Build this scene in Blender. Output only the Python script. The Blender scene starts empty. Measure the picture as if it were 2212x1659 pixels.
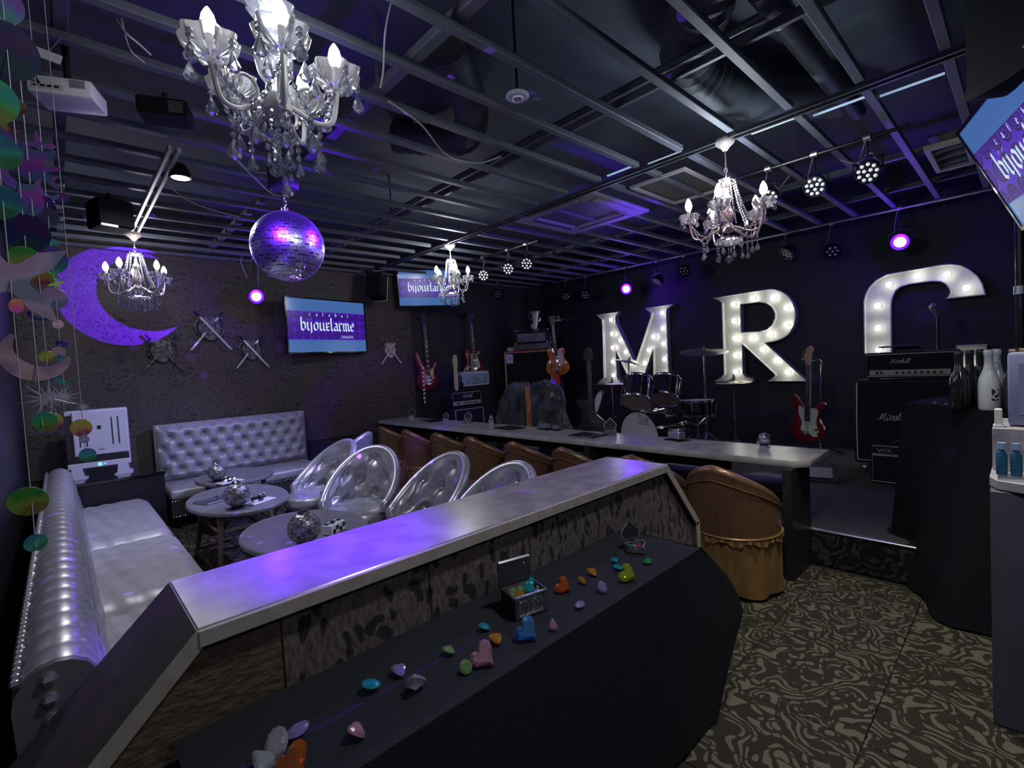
import bpy, bmesh, math, random
from mathutils import Matrix, Vector, Euler
from mathutils.geometry import tessellate_polygon
random.seed(7)
PI = math.pi
S = bpy.context.scene
C = S.collection

# ------------------------------------------------------------------ camera
FPX, CX, CY, CAMZ = 1047.0, 1106.0, 829.5, 1.42
YAW, PIT, ROL = 0.750582, 0.040261, 0.055213
_f = Vector((math.sin(YAW)*math.cos(PIT), math.cos(YAW)*math.cos(PIT), -math.sin(PIT)))
_r = Vector((math.cos(YAW), -math.sin(YAW), 0))
_d = _f.cross(_r)
_r2 = math.cos(ROL)*_r + math.sin(ROL)*_d
_d2 = -math.sin(ROL)*_r + math.cos(ROL)*_d
cam_d = bpy.data.cameras.new('camera')
cam = bpy.data.objects.new('camera', cam_d); C.objects.link(cam)
_m = Matrix((_r2, -_d2, -_f)).transposed().to_4x4()
_m.translation = (0, 0, CAMZ)
cam.matrix_world = _m
cam_d.sensor_width = 36; cam_d.lens = 36*FPX/2212; cam_d.clip_start = 0.05
S.camera = cam
EYE = Vector((0, 0, CAMZ))
def ray(x, y): return _r2*((x-CX)/FPX) + _d2*((y-CY)/FPX) + _f
def on_x(x, y, X): r = ray(x, y); return EYE + r*(X/r.x)
def on_y(x, y, Y): r = ray(x, y); return EYE + r*(Y/r.y)
def on_z(x, y, Z): r = ray(x, y); return EYE + r*((Z-CAMZ)/r.z)
def on_d(x, y, d): return EYE + ray(x, y)*d

# ------------------------------------------------------------------ world, exposure
S.view_settings.view_transform = 'Standard'; S.view_settings.look = 'None'
S.view_settings.gamma = 1; S.view_settings.use_curve_mapping = False
S.view_settings.exposure = 0.0
w = bpy.data.worlds.new('world'); S.world = w; w.use_nodes = True
w.node_tree.nodes['Background'].inputs[0].default_value = (0.24, 0.32, 0.62, 1)
w.node_tree.nodes['Background'].inputs[1].default_value = 0.105

# ------------------------------------------------------------------ lamps
def lamp(name, kind, loc, power, color=(1, 1, 1), size=0.05, aim=None, spot=60, blend=0.3):
    d = bpy.data.lights.new(name, kind); d.energy = power; d.color = color
    if kind == 'AREA': d.shape = 'DISK'; d.size = size
    else: d.shadow_soft_size = size
    if kind == 'SPOT': d.spot_size = math.radians(spot); d.spot_blend = blend
    o = bpy.data.objects.new(name, d); C.objects.link(o); o.location = loc
    if aim is not None:
        o.rotation_euler = (Vector(aim)-Vector(loc)).to_track_quat('-Z', 'Y').to_euler()
    return o
VIOLET = (0.14, 0.008, 1.0)
# ceiling lamps, one with a visible fixture; carpet and front fills are added
lamp('downlight_a', 'AREA', (1.35, 0.45, 2.72), 19, (0.92, 0.95, 1.0), 0.16, (1.1, 0.95, 0))
lamp('carpet_fill', 'SPOT', (2.72, 0.42, 2.74), 115, (1.0, 0.93, 0.76), 0.08, (2.66, 0.42, 0), 64, 0.8)  # lamp without a fixture, added to brighten the carpet and near chair
lamp('front_fill', 'AREA', (0.8, -1.3, 2.74), 9, (0.95, 0.95, 1.0), 0.3, (1.1, 0.9, 0.6))  # unseen lamp added behind the viewer to lift the counter front
lamp('downlight_c', 'AREA', (0.70, 3.92, 2.70), 22, (0.9, 0.93, 1.0), 0.14, (0.75, 3.9, 0))
# violet stage spots thrown into the room
lamp('violet_spot_counter_end', 'SPOT', (2.5, 2.2, 2.72), 110, VIOLET, 0.02, on_z(1372, 1000, 0.9), 11, 0.8)
lamp('lilac_wash_counter', 'SPOT', (2.6, 2.4, 2.7), 70, (0.5, 0.28, 1.0), 0.05, (1.35, 1.4, 0.9), 46, 0.9)
lamp('violet_spot_ball_a', 'SPOT', (0.25, 1.9, 2.72), 420, VIOLET, 0.03, (1.03, 2.95, 2.2), 26, 0.4)
lamp('violet_spot_ball_b', 'SPOT', (2.3, 2.3, 2.72), 420, VIOLET, 0.03, (1.03, 2.95, 2.2), 26, 0.4)
lamp('violet_ceiling_wash', 'SPOT', (1.5, 3.4, 2.2), 26, VIOLET, 0.03, (1.1, 3.0, 2.8), 80, 0.9)
lamp('violet_wash_lounge', 'SPOT', (2.9, 3.2, 2.7), 320, (0.36, 0.34, 1.0), 0.05, (0.9, 4.9, 0.5), 62, 0.8)

# ------------------------------------------------------------------ materials
MATS = {}
def mat(name, col, rough=0.6, metal=0.0, emit=None, es=1.0, spec=None, trans=0, coat=0, sheen=0):
    if name in MATS: return MATS[name]
    m = bpy.data.materials.new(name); m.use_nodes = True
    b = m.node_tree.nodes['Principled BSDF']
    b.inputs['Base Color'].default_value = (*col, 1)
    b.inputs['Roughness'].default_value = rough
    b.inputs['Metallic'].default_value = metal
    if emit: b.inputs['Emission Color'].default_value = (*emit, 1); b.inputs['Emission Strength'].default_value = es
    if spec is not None: b.inputs['Specular IOR Level'].default_value = spec
    if trans: b.inputs['Transmission Weight'].default_value = trans
    if coat: b.inputs['Coat Weight'].default_value = coat
    if sheen: b.inputs['Sheen Weight'].default_value = sheen
    MATS[name] = m
    return m
def nodes(m): return m.node_tree.nodes, m.node_tree.links, m.node_tree.nodes['Principled BSDF']
def noisy(name, c1, c2, scale=8, rough=0.6, metal=0, bump=0.0, detail=4, stretch=(1, 1, 1), lo=0.35, hi=0.65, coat=0, coord='Object'):
    """two colours mixed by noise, with fine relief"""
    if name in MATS: return MATS[name]
    m = mat(name, c1, rough, metal, coat=coat); N, L, b = nodes(m)
    tc = N.new('ShaderNodeTexCoord'); mp = N.new('ShaderNodeMapping'); mp.inputs['Scale'].default_value = stretch
    nz = N.new('ShaderNodeTexNoise'); nz.inputs['Scale'].default_value = scale; nz.inputs['Detail'].default_value = detail
    cr = N.new('ShaderNodeValToRGB'); cr.color_ramp.elements[0].position = lo; cr.color_ramp.elements[1].position = hi
    cr.color_ramp.elements[0].color = (*c1, 1); cr.color_ramp.elements[1].color = (*c2, 1)
    L.new(tc.outputs[coord], mp.inputs[0]); L.new(mp.outputs[0], nz.inputs['Vector'])
    L.new(nz.outputs['Fac'], cr.inputs[0]); L.new(cr.outputs[0], b.inputs['Base Color'])
    if bump:
        bp = N.new('ShaderNodeBump'); bp.inputs['Strength'].default_value = bump; bp.inputs['Distance'].default_value = 0.01
        L.new(nz.outputs['Fac'], bp.inputs['Height']); L.new(bp.outputs[0], b.inputs['Normal'])
    return m
def leopard(name, base, base2, spot, sc=16, thr=0.38, stretch=(1, 1, 0.6), rough=0.9, bump=0.25, fur=(1, 1, 1), upright=False):
    m = mat(name, base, rough); N, L, b = nodes(m)
    tc = N.new('ShaderNodeTexCoord'); mp = N.new('ShaderNodeMapping'); mp.inputs['Scale'].default_value = stretch
    if upright: mp.inputs['Rotation'].default_value = (PI/2, 0, 0)
    L.new(tc.outputs['Object'], mp.inputs[0])
    n1 = N.new('ShaderNodeTexNoise'); n1.inputs['Scale'].default_value = sc*0.9; n1.inputs['Detail'].default_value = 3
    L.new(mp.outputs[0], n1.inputs['Vector'])
    mx = N.new('ShaderNodeMix'); mx.data_type = 'VECTOR'; mx.inputs[0].default_value = 0.12
    L.new(mp.outputs[0], mx.inputs[4]); L.new(n1.outputs['Color'], mx.inputs[5])
    v = N.new('ShaderNodeTexVoronoi'); v.voronoi_dimensions = '2D'; v.inputs['Scale'].default_value = sc
    L.new(mx.outputs[1], v.inputs['Vector'])
    r = N.new('ShaderNodeValToRGB'); r.color_ramp.elements[0].position = thr-0.04; r.color_ramp.elements[1].position = thr+0.03
    L.new(v.outputs['Distance'], r.inputs[0])
    mf = N.new('ShaderNodeMapping'); mf.inputs['Scale'].default_value = fur
    L.new(tc.outputs['Object'], mf.inputs[0])
    n2 = N.new('ShaderNodeTexNoise'); n2.inputs['Scale'].default_value = 90; n2.inputs['Detail'].default_value = 3
    L.new(mf.outputs[0], n2.inputs['Vector'])
    r2 = N.new('ShaderNodeValToRGB'); r2.color_ramp.elements[0].color = (*base, 1); r2.color_ramp.elements[1].color = (*base2, 1)
    r2.color_ramp.elements[0].position = 0.35; r2.color_ramp.elements[1].position = 0.68
    L.new(n2.outputs['Fac'], r2.inputs[0])
    c = N.new('ShaderNodeMix'); c.data_type = 'RGBA'
    L.new(r.outputs[0], c.inputs[0]); c.inputs[6].default_value = (*spot, 1); L.new(r2.outputs[0], c.inputs[7])
    L.new(c.outputs[2], b.inputs['Base Color'])
    bp = N.new('ShaderNodeBump'); bp.inputs['Strength'].default_value = bump; bp.inputs['Distance'].default_value = 0.01
    L.new(n2.outputs['Fac'], bp.inputs['Height']); L.new(bp.outputs[0], b.inputs['Normal'])
    return m
def carpet_mat(name, dark, light, wsc=5.5):
    m = mat(name, dark, 0.95); N, L, b = nodes(m)
    b.inputs['Specular IOR Level'].default_value = 0.1
    tc = N.new('ShaderNodeTexCoord'); oi = N.new('ShaderNodeObjectInfo')
    ad = N.new('ShaderNodeVectorMath'); ad.operation = 'ADD'
    sc = N.new('ShaderNodeVectorMath'); sc.operation = 'SCALE'; sc.inputs[3].default_value = 37.0
    L.new(oi.outputs['Random'], sc.inputs[0]); L.new(tc.outputs['Object'], ad.inputs[0]); L.new(sc.outputs[0], ad.inputs[1])
    nz = N.new('ShaderNodeTexNoise'); nz.inputs['Scale'].default_value = 6.5; nz.inputs['Detail'].default_value = 1.0
    L.new(ad.outputs[0], nz.inputs['Vector'])
    mx = N.new('ShaderNodeMix'); mx.data_type = 'VECTOR'; mx.inputs[0].default_value = 0.30
    L.new(ad.outputs[0], mx.inputs[4]); L.new(nz.outputs['Color'], mx.inputs[5])
    w1 = N.new('ShaderNodeTexWave'); w1.inputs['Scale'].default_value = wsc; w1.inputs['Distortion'].default_value = 2.2
    w1.inputs['Detail'].default_value = 1.0; w1.bands_direction = 'DIAGONAL'
    L.new(mx.outputs[1], w1.inputs['Vector'])
    v = N.new('ShaderNodeTexVoronoi'); v.feature = 'DISTANCE_TO_EDGE'; v.inputs['Scale'].default_value = 15
    L.new(mx.outputs[1], v.inputs['Vector'])
    vr = N.new('ShaderNodeMapRange'); vr.inputs[1].default_value = 0.01; vr.inputs[2].default_value = 0.12
    L.new(v.outputs['Distance'], vr.inputs[0])
    mu = N.new('ShaderNodeMath'); mu.operation = 'MULTIPLY'
    L.new(w1.outputs['Fac'], mu.inputs[0]); L.new(vr.outputs[0], mu.inputs[1])
    r = N.new('ShaderNodeValToRGB'); r.color_ramp.elements[0].position = 0.40; r.color_ramp.elements[1].position = 0.52
    r.color_ramp.elements[0].color = (*dark, 1); r.color_ramp.elements[1].color = (*light, 1)
    L.new(mu.outputs[0], r.inputs[0])
    # ribbed loop pile
    w2 = N.new('ShaderNodeTexWave'); w2.inputs['Scale'].default_value = 55; w2.bands_direction = 'X'
    L.new(tc.outputs['Object'], w2.inputs['Vector'])
    r3 = N.new('ShaderNodeMapRange'); r3.inputs[3].default_value = 0.55; r3.inputs[4].default_value = 1.15
    L.new(w2.outputs['Fac'], r3.inputs[0])
    cm = N.new('ShaderNodeVectorMath'); cm.operation = 'SCALE'
    L.new(r.outputs[0], cm.inputs[0]); L.new(r3.outputs[0], cm.inputs[3])
    L.new(cm.outputs[0], b.inputs['Base Color'])
    return m
def sparkle(name, c, rough=0.09):
    """clear cut crystal: see-through with bright facets"""
    if name in MATS: return MATS[name]
    m = bpy.data.materials.new(name); m.use_nodes = True; N, L = m.node_tree.nodes, m.node_tree.links
    N.remove(N['Principled BSDF']); out = N['Material Output']
    t = N.new('ShaderNodeBsdfTransparent'); t.inputs[0].default_value = (*[0.55+0.45*x for x in c], 1)
    g = N.new('ShaderNodeBsdfGlossy'); g.inputs['Color'].default_value = (*c, 1); g.inputs['Roughness'].default_value = rough
    d = N.new('ShaderNodeBsdfTranslucent'); d.inputs[0].default_value = (*c, 1)
    fr = N.new('ShaderNodeFresnel'); fr.inputs[0].default_value = 1.9
    a = N.new('ShaderNodeMixShader'); b2 = N.new('ShaderNodeMixShader'); b2.inputs[0].default_value = 0.30
    mr = N.new('ShaderNodeMapRange'); mr.inputs[3].default_value = 0.32; mr.inputs[4].default_value = 1.0
    L.new(fr.outputs[0], mr.inputs[0]); L.new(mr.outputs[0], a.inputs[0])
    L.new(t.outputs[0], b2.inputs[1]); L.new(d.outputs[0], b2.inputs[2])
    L.new(b2.outputs[0], a.inputs[1]); L.new(g.outputs[0], a.inputs[2]); L.new(a.outputs[0], out.inputs[0])
    MATS[name] = m; return m
def gem_mat(name, c):
    if name in MATS: return MATS[name]
    m = bpy.data.materials.new(name); m.use_nodes = True; N, L = m.node_tree.nodes, m.node_tree.links
    N.remove(N['Principled BSDF']); out = N['Material Output']
    t = N.new('ShaderNodeBsdfGlass'); t.inputs[0].default_value = (*[0.3+0.7*x for x in c], 1); t.inputs['Roughness'].default_value = 0.0; t.inputs['IOR'].default_value = 1.45
    g = N.new('ShaderNodeBsdfGlossy'); g.inputs['Color'].default_value = (*[0.4+0.6*x for x in c], 1); g.inputs['Roughness'].default_value = 0.05
    d = N.new('ShaderNodeBsdfTranslucent'); d.inputs[0].default_value = (*c, 1)
    f2 = N.new('ShaderNodeBsdfDiffuse'); f2.inputs[0].default_value = (*c, 1)
    dd = N.new('ShaderNodeMixShader'); dd.inputs[0].default_value = 0.35; L.new(d.outputs[0], dd.inputs[1]); L.new(f2.outputs[0], dd.inputs[2])
    fr = N.new('ShaderNodeFresnel'); fr.inputs[0].default_value = 1.8
    mr = N.new('ShaderNodeMapRange'); mr.inputs[3].default_value = 0.22; mr.inputs[4].default_value = 1.0
    a = N.new('ShaderNodeMixShader'); b2 = N.new('ShaderNodeMixShader'); b2.inputs[0].default_value = 0.50
    L.new(fr.outputs[0], mr.inputs[0]); L.new(mr.outputs[0], a.inputs[0]); L.new(t.outputs[0], b2.inputs[1]); L.new(dd.outputs[0], b2.inputs[2])
    L.new(b2.outputs[0], a.inputs[1]); L.new(g.outputs[0], a.inputs[2]); L.new(a.outputs[0], out.inputs[0])
    MATS[name] = m; return m
def irid(name, hue, sat=0.75, val=0.55):
    """iridescent sequin film"""
    if name in MATS: return MATS[name]
    import colorsys
    c0 = colorsys.hsv_to_rgb(hue % 1, sat, val); c1 = colorsys.hsv_to_rgb((hue+0.10) % 1, sat, val*0.8); c2 = colorsys.hsv_to_rgb((hue-0.10) % 1, sat*0.9, val*0.6)
    m = mat(name, c0, 0.35, 0.15); N, L, b = nodes(m)
    tc = N.new('ShaderNodeTexCoord'); g = N.new('ShaderNodeTexNoise'); g.inputs['Scale'].default_value = 18; g.inputs['Detail'].default_value = 0.5
    L.new(tc.outputs['Object'], g.inputs['Vector'])
    r = N.new('ShaderNodeValToRGB'); e = r.color_ramp.elements; e[0].position = 0.38; e[1].position = 0.62
    e[0].color = (*c1, 1); e[1].color = (*c2, 1); k = e.new(0.5); k.color = (*c0, 1)
    L.new(g.outputs['Fac'], r.inputs[0]); L.new(r.outputs[0], b.inputs['Base Color'])
    b.inputs['Alpha'].default_value = 0.85
    return m

SILVER = noisy('silver_vinyl', (0.36, 0.36, 0.40), (0.46, 0.46, 0.50), 30, 0.33, 0.55, 0.04)
SILVER2 = noisy('silver_vinyl_seat', (0.34, 0.335, 0.35), (0.42, 0.415, 0.43), 12, 0.45, 0.25, 0.05)
GOLD = noisy('bronze_vinyl', (0.165, 0.088, 0.048), (0.20, 0.108, 0.058), 40, 0.30, 0.35, 0.03)
GOLDSKIRT = noisy('gold_satin', (0.31, 0.175, 0.065), (0.38, 0.22, 0.085), 14, 0.32, 0.5, 0.02)
BLACK = mat('black_paint', (0.010, 0.011, 0.014), 0.55)
BLACKM = mat('black_metal', (0.012, 0.012, 0.015), 0.35, 0.3)
GLOSSB = mat('gloss_black', (0.008, 0.008, 0.010), 0.12, coat=0.6)
TOLEX = noisy('black_tolex', (0.012, 0.012, 0.014), (0.02, 0.02, 0.023), 150, 0.55, 0, 0.2)
GRILLE = noisy('grille_cloth', (0.010, 0.011, 0.014), (0.018, 0.019, 0.024), 300, 0.9, 0, 0.2)
CHROME = mat('chrome', (0.75, 0.76, 0.80), 0.14, 1.0)
STEEL = mat('brushed_steel', (0.42, 0.43, 0.46), 0.35, 0.9)
GREY = mat('grey_paint', (0.20, 0.20, 0.22), 0.6)
WHITE = mat('white_plastic', (0.72, 0.73, 0.76), 0.4)
WHITEP = noisy('white_enamel', (0.62, 0.63, 0.60), (0.70, 0.70, 0.67), 6, 0.45, 0.1, 0.02)
STONEP = noisy('grey_stone_laminate', (0.29, 0.285, 0.285), (0.38, 0.375, 0.37), 9, 0.26, 0, 0.03, lo=0.4, hi=0.6)
COUNTERTOP = noisy('counter_stone_laminate', (0.17, 0.165, 0.17), (0.23, 0.225, 0.225), 9, 0.24, 0, 0.03, lo=0.4, hi=0.6)
SILVERM = noisy('silver_vinyl_satin', (0.30, 0.30, 0.34), (0.38, 0.38, 0.42), 30, 0.46, 0.2, 0.04)
STONESHADE = noisy('shaded_laminate', (0.070, 0.056, 0.050), (0.092, 0.075, 0.068), 14, 0.55, 0, 0.03)  # the counter laminate with shade put into its colour, for boards turned from light
CLOTH = noisy('black_tablecloth', (0.013, 0.015, 0.019), (0.020, 0.022, 0.027), 260, 0.95, 0, 0.25)
WOODD = noisy('dark_brown_wood', (0.10, 0.065, 0.04), (0.15, 0.10, 0.06), 5, 0.5, 0, 0.1, stretch=(8, 8, 0.8))
BULB = mat('lit_bulb', (1, 1, 1), 0.4, emit=(0.88, 0.93, 1.0), es=14)
BULBW = mat('lit_bulb_warm', (1, 1, 1), 0.4, emit=(1.0, 0.93, 0.78), es=14)
for m_ in ('black_tablecloth', 'black_tolex', 'grille_cloth'): nodes(MATS[m_])[2].inputs['Specular IOR Level'].default_value = 0.15
CRYSTAL = sparkle('clear_crystal', (0.92, 0.94, 1.0))
ROSE = sparkle('rose_crystal', (0.95, 0.89, 0.91))

# ------------------------------------------------------------------ mesh helpers
def T(x=0, y=0, z=0): return Matrix.Translation((x, y, z))
def R(ax, deg): return Matrix.Rotation(math.radians(deg), 4, ax)
def Sc(x, y, z): return Matrix.Diagonal((x, y, z, 1))
def look(p, d, up=(0, 0, 1)):
    """matrix at p whose local +Z points along d"""
    q = Vector(d).to_track_quat('Z', 'Y'); return Matrix.Translation(p) @ q.to_matrix().to_4x4()
def spline(pts, n=6, closed=True):
    out = []; k = len(pts); P = [Vector(p) for p in pts]
    rng = range(k) if closed else range(k-1)
    for i in rng:
        if closed: p0, p1, p2, p3 = P[(i-1) % k], P[i], P[(i+1) % k], P[(i+2) % k]
        else: p0, p1, p2, p3 = P[max(i-1, 0)], P[i], P[i+1], P[min(i+2, k-1)]
        for j in range(n):
            t = j/n
            out.append(0.5*((2*p1)+(p2-p0)*t+(2*p0-5*p1+4*p2-p3)*t*t+(3*p1-p0-3*p2+p3)*t**3))
    if not closed: out.append(P[-1])
    return out
class MB:
    def __init__(s): s.v = []; s.f = []
    def add(s, vs, fs, M=None):
        o = len(s.v)
        s.v += [tuple(M @ Vector(p)) for p in vs] if M is not None else [tuple(p) for p in vs]
        s.f += [tuple(i+o for i in f) for f in fs]; return s
    def box(s, c, d, M=None):
        x, y, z = c; a, b, h = d[0]/2, d[1]/2, d[2]/2
        vs = [(x+i*a, y+j*b, z+k*h) for i in (-1, 1) for j in (-1, 1) for k in (-1, 1)]
        return s.add(vs, [(0, 1, 3, 2), (4, 6, 7, 5), (0, 4, 5, 1), (2, 3, 7, 6), (0, 2, 6, 4), (1, 5, 7, 3)], M)
    def tube(s, pts, r, n=8, M=None, closed=False):
        P = [Vector(p) for p in pts]; k = len(P); rr = r if isinstance(r, (list, tuple)) else [r]*k
        vs, fs = [], []; up = None
        for i, p in enumerate(P):
            a = P[(i-1) % k] if (closed or i) else P[0]; b = P[(i+1) % k] if (closed or i < k-1) else P[-1]
            t = (b-a)
            if t.length < 1e-9: t = Vector((0, 0, 1))
            t.normalize()
            if up is None: up = t.orthogonal().normalized()
            up = up-t*up.dot(t)
            if up.length < 1e-6: up = t.orthogonal()
            up.normalize(); q = t.cross(up)
            for j in range(n):
                an = 2*PI*j/n; vs.append(p+(up*math.cos(an)+q*math.sin(an))*rr[i])
        for i in range(k if closed else k-1):
            for j in range(n):
                a, b = i*n+j, i*n+(j+1) % n; c, d = ((i+1) % k)*n+(j+1) % n, ((i+1) % k)*n+j
                fs.append((a, b, c, d))
        if not closed: fs.append(tuple(range(n-1, -1, -1))); fs.append(tuple((k-1)*n+j for j in range(n)))
        return s.add(vs, fs, M)
    def lathe(s, prof, n=20, M=None, a0=0, a1=360, wave=None):
        vs, fs = [], []; full = abs(a1-a0-360) < 1e-6; m = n if full else n+1
        for (r, z) in prof:
            for j in range(m):
                an = math.radians(a0+(a1-a0)*j/n); q = r*(wave(an, z) if wave else 1)
                vs.append((q*math.cos(an), q*math.sin(an), z))
        for i in range(len(prof)-1):
            for j in range(n):
                j2 = (j+1) % m
                fs.append((i*m+j, i*m+j2, (i+1)*m+j2, (i+1)*m+j))
        if full and prof[0][0] > 1e-4 and False: pass
        return s.add(vs, fs, M)
    def cyl(s, r, z0, z1, n=20, M=None, r2=None):
        r2 = r if r2 is None else r2
        vs = [(r*math.cos(2*PI*j/n), r*math.sin(2*PI*j/n), z0) for j in range(n)]+[(r2*math.cos(2*PI*j/n), r2*math.sin(2*PI*j/n), z1) for j in range(n)]
        fs = [(j, (j+1) % n, n+(j+1) % n, n+j) for j in range(n)]+[tuple(range(n-1, -1, -1)), tuple(range(n, 2*n))]
        return s.add(vs, fs, M)
    def sphere(s, c, r, nu=12, nv=8, M=None, sc=(1, 1, 1)):
        vs = [(c[0], c[1], c[2]-r*sc[2])]; fs = []
        for i in range(1, nv):
            ph = -PI/2+PI*i/nv
            for j in range(nu):
                th = 2*PI*j/nu; vs.append((c[0]+r*sc[0]*math.cos(ph)*math.cos(th), c[1]+r*sc[1]*math.cos(ph)*math.sin(th), c[2]+r*sc[2]*math.sin(ph)))
        vs.append((c[0], c[1], c[2]+r*sc[2])); t = len(vs)-1
        for j in range(nu): fs.append((0, 1+(j+1) % nu, 1+j)); fs.append((t, t-nu+j, t-nu+(j+1) % nu))
        for i in range(nv-2):
            for j in range(nu):
                a = 1+i*nu+j; b = 1+i*nu+(j+1) % nu; fs.append((a, b, b+nu, a+nu))
        return s.add(vs, fs, M)
    def grid(s, fn, nu, nv, M=None, wrap=False):
        vs = [fn(i/nu, j/nv) for j in range(nv+1) for i in range(nu+(0 if wrap else 1))]; m = nu+(0 if wrap else 1)
        fs = [(j*m+i, j*m+(i+1) % m, (j+1)*m+(i+1) % m, (j+1)*m+i) for j in range(nv) for i in range(nu)]
        return s.add(vs, fs, M)
    def prism(s, loops, z0, z1, M=None):
        """loops: [outer, hole, ...] of 2D points, extruded z0..z1"""
        if not isinstance(loops[0][0], (tuple, list, Vector)): loops = [loops]
        L3 = [[Vector((p[0], p[1], 0)) for p in l] for l in loops]
        tri = tessellate_polygon(L3); flat = [p for l in L3 for p in l]; k = len(flat)
        vs = [(p.x, p.y, z0) for p in flat]+[(p.x, p.y, z1) for p in flat]
        fs = []
        for a, b, c in tri:
            ar = (flat[b]-flat[a]).cross(flat[c]-flat[a]).z
            if ar < 0: b, c = c, b
            fs += [(a, c, b), (a+k, b+k, c+k)]
        o = 0
        for l in L3:
            n = len(l)
            for j in range(n): a, b = o+j, o+(j+1) % n; fs.append((a, b, b+k, a+k))
            o += n
        return s.add(vs, fs, M)
    def build(s, name, m, parent=None, smooth=35, bevel=0, M=None, seg=1, fix=True):
        me = bpy.data.meshes.new(name); me.from_pydata(s.v, [], s.f)
        if bevel or fix:
            bm = bmesh.new(); bm.from_mesh(me)
            if fix: bmesh.ops.recalc_face_normals(bm, faces=bm.faces)
            if bevel:
                es = [e for e in bm.edges if len(e.link_faces) == 2 and e.calc_face_angle(0) > 0.6]
                bmesh.ops.bevel(bm, geom=es, offset=bevel, segments=seg, affect='EDGES', profile=0.5, clamp_overlap=True)
            bm.to_mesh(me); bm.free()
        if smooth: me.shade_smooth(); me.set_sharp_from_angle(angle=math.radians(smooth))
        me.materials.append(m)
        o = bpy.data.objects.new(name, me); C.objects.link(o)
        if parent: o.parent = parent
        if M is not None: o.matrix_local = M
        return o
def tag(o, label, cat, group=None):
    o['label'] = label; o['category'] = cat
    if group: o['group'] = group
    return o
def thing(name, label, cat, loc=(0, 0, 0), rz=0, group=None, scale=1, M=None):
    o = bpy.data.objects.new(name, None); o.empty_display_size = 0.1; C.objects.link(o)
    if M is not None: o.matrix_world = M
    else: o.location = loc; o.rotation_euler = (0, 0, math.radians(rz)); o.scale = (scale,)*3
    return tag(o, label, cat, group)
def copy_tree(o, parent=None):
    c = o.copy(); C.objects.link(c); c.parent = parent
    for ch in list(o.children): copy_tree(ch, c)
    return c
def clone(o, label, loc, rz=None, scale=None, group=None):
    c = copy_tree(o); c['label'] = label; c.location = loc
    if rz is not None: c.rotation_euler = (0, 0, math.radians(rz))
    if scale is not None: c.scale = (scale,)*3
    if group: c['group'] = group
    return c
def struct(o): o['kind'] = 'structure'; return o
def B(c, d, M=None): return MB().box(c, d, M)

# ------------------------------------------------------------------ pen lettering
BL = {  # blackletter
 'b': (0.72, [[(.1, 1.6), (.1, .15), (.35, 0), (.6, .2), (.6, .8), (.35, 1), (.1, .85)]]),
 'i': (0.40, [[(0, .85), (.14, 1), (.14, .14), (.3, 0)], [(.06, 1.32), (.22, 1.42)]]),
 'j': (0.40, [[(0, .85), (.16, 1), (.16, -.3), (-.08, -.5)], [(.08, 1.32), (.24, 1.42)]]),
 'o': (0.74, [[(.35, 1), (.1, .8), (.1, .2), (.35, 0), (.6, .2), (.6, .8), (.35, 1)]]),
 'u': (0.78, [[(0, .88), (.12, 1), (.12, .15), (.3, 0), (.58, .2)], [(.58, 1), (.58, .12), (.74, 0)]]),
 'x': (0.66, [[(.02, .85), (.18, 1), (.18, .12), (.02, -.02)], [(.18, .8), (.45, 1), (.55, .85)], [(.05, .45), (.5, .5)], [(.18, .12), (.5, .02)]]),
 'l': (0.36, [[(.12, 1.6), (.12, .14), (.3, 0)]]),
 'a': (0.72, [[(.08, .82), (.34, 1), (.54, .8), (.54, .12), (.7, 0)], [(.54, .58), (.2, .5), (.1, .2), (.3, 0), (.54, .16)]]),
 'r': (0.55, [[(0, .88), (.12, 1), (.12, .12), (.26, 0)], [(.12, .8), (.38, 1), (.5, .84)]]),
 'm': (1.05, [[(0, .88), (.12, 1), (.12, .1), (.24, 0)], [(.12, .8), (.36, 1), (.48, .84), (.48, .1), (.6, 0)], [(.48, .8), (.72, 1), (.84, .84), (.84, .12), (1, 0)]]),
 'e': (0.66, [[(.1, .5), (.54, .62), (.52, .86), (.34, 1), (.1, .8), (.1, .2), (.34, 0), (.58, .15)]]),
 'c': (0.62, [[(.52, .86), (.34, 1), (.1, .8), (.1, .2), (.34, 0), (.56, .15)]]),
 'f': (0.5, [[(.42, 1.45), (.22, 1.5), (.16, 1.2), (.16, 0)], [(0, .9), (.42, .95)]]),
}
SCR = {  # connected brush script
 'M': (1.35, [[(0, .1), (.12, 0), (.25, .35), (.45, 1.5), (.5, .2), (.95, 1.5), (.98, .2), (1.1, 0), (1.35, .35)]]),
 'P': (0.95, [[(.35, 1.5), (.25, -.1), (.05, -.25)], [(-.05, 1.1), (.15, 1.5), (.7, 1.5), (.85, 1.1), (.6, .7), (.3, .65)]]),
 'a': (0.72, [[(.6, .9), (.3, 1), (.08, .6), (.12, .1), (.3, 0), (.52, .35), (.6, .95), (.56, .15), (.72, .1)]]),
 'r': (0.5, [[(0, .1), (.1, .5), (.15, 1), (.2, .8), (.42, .85), (.36, .2), (.5, .1)]]),
 's': (0.55, [[(0, .1), (.3, 1), (.4, .5), (.4, .1), (.2, 0), (.05, .1)], [(.4, .1), (.55, .2)]]),
 'h': (0.68, [[(0, .2), (.3, 1.3), (.25, 1.6), (.15, 1.3), (.1, 0)], [(.1, .5), (.3, 1), (.48, .8), (.45, .15), (.68, .2)]]),
 'l': (0.38, [[(0, .2), (.28, 1.3), (.24, 1.6), (.12, 1.2), (.12, .15), (.22, 0), (.4, .25)]]),
 'e': (0.55, [[(0, .2), (.38, .6), (.35, .95), (.2, 1), (.06, .5), (.14, .08), (.3, 0), (.55, .25)]]),
}
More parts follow.
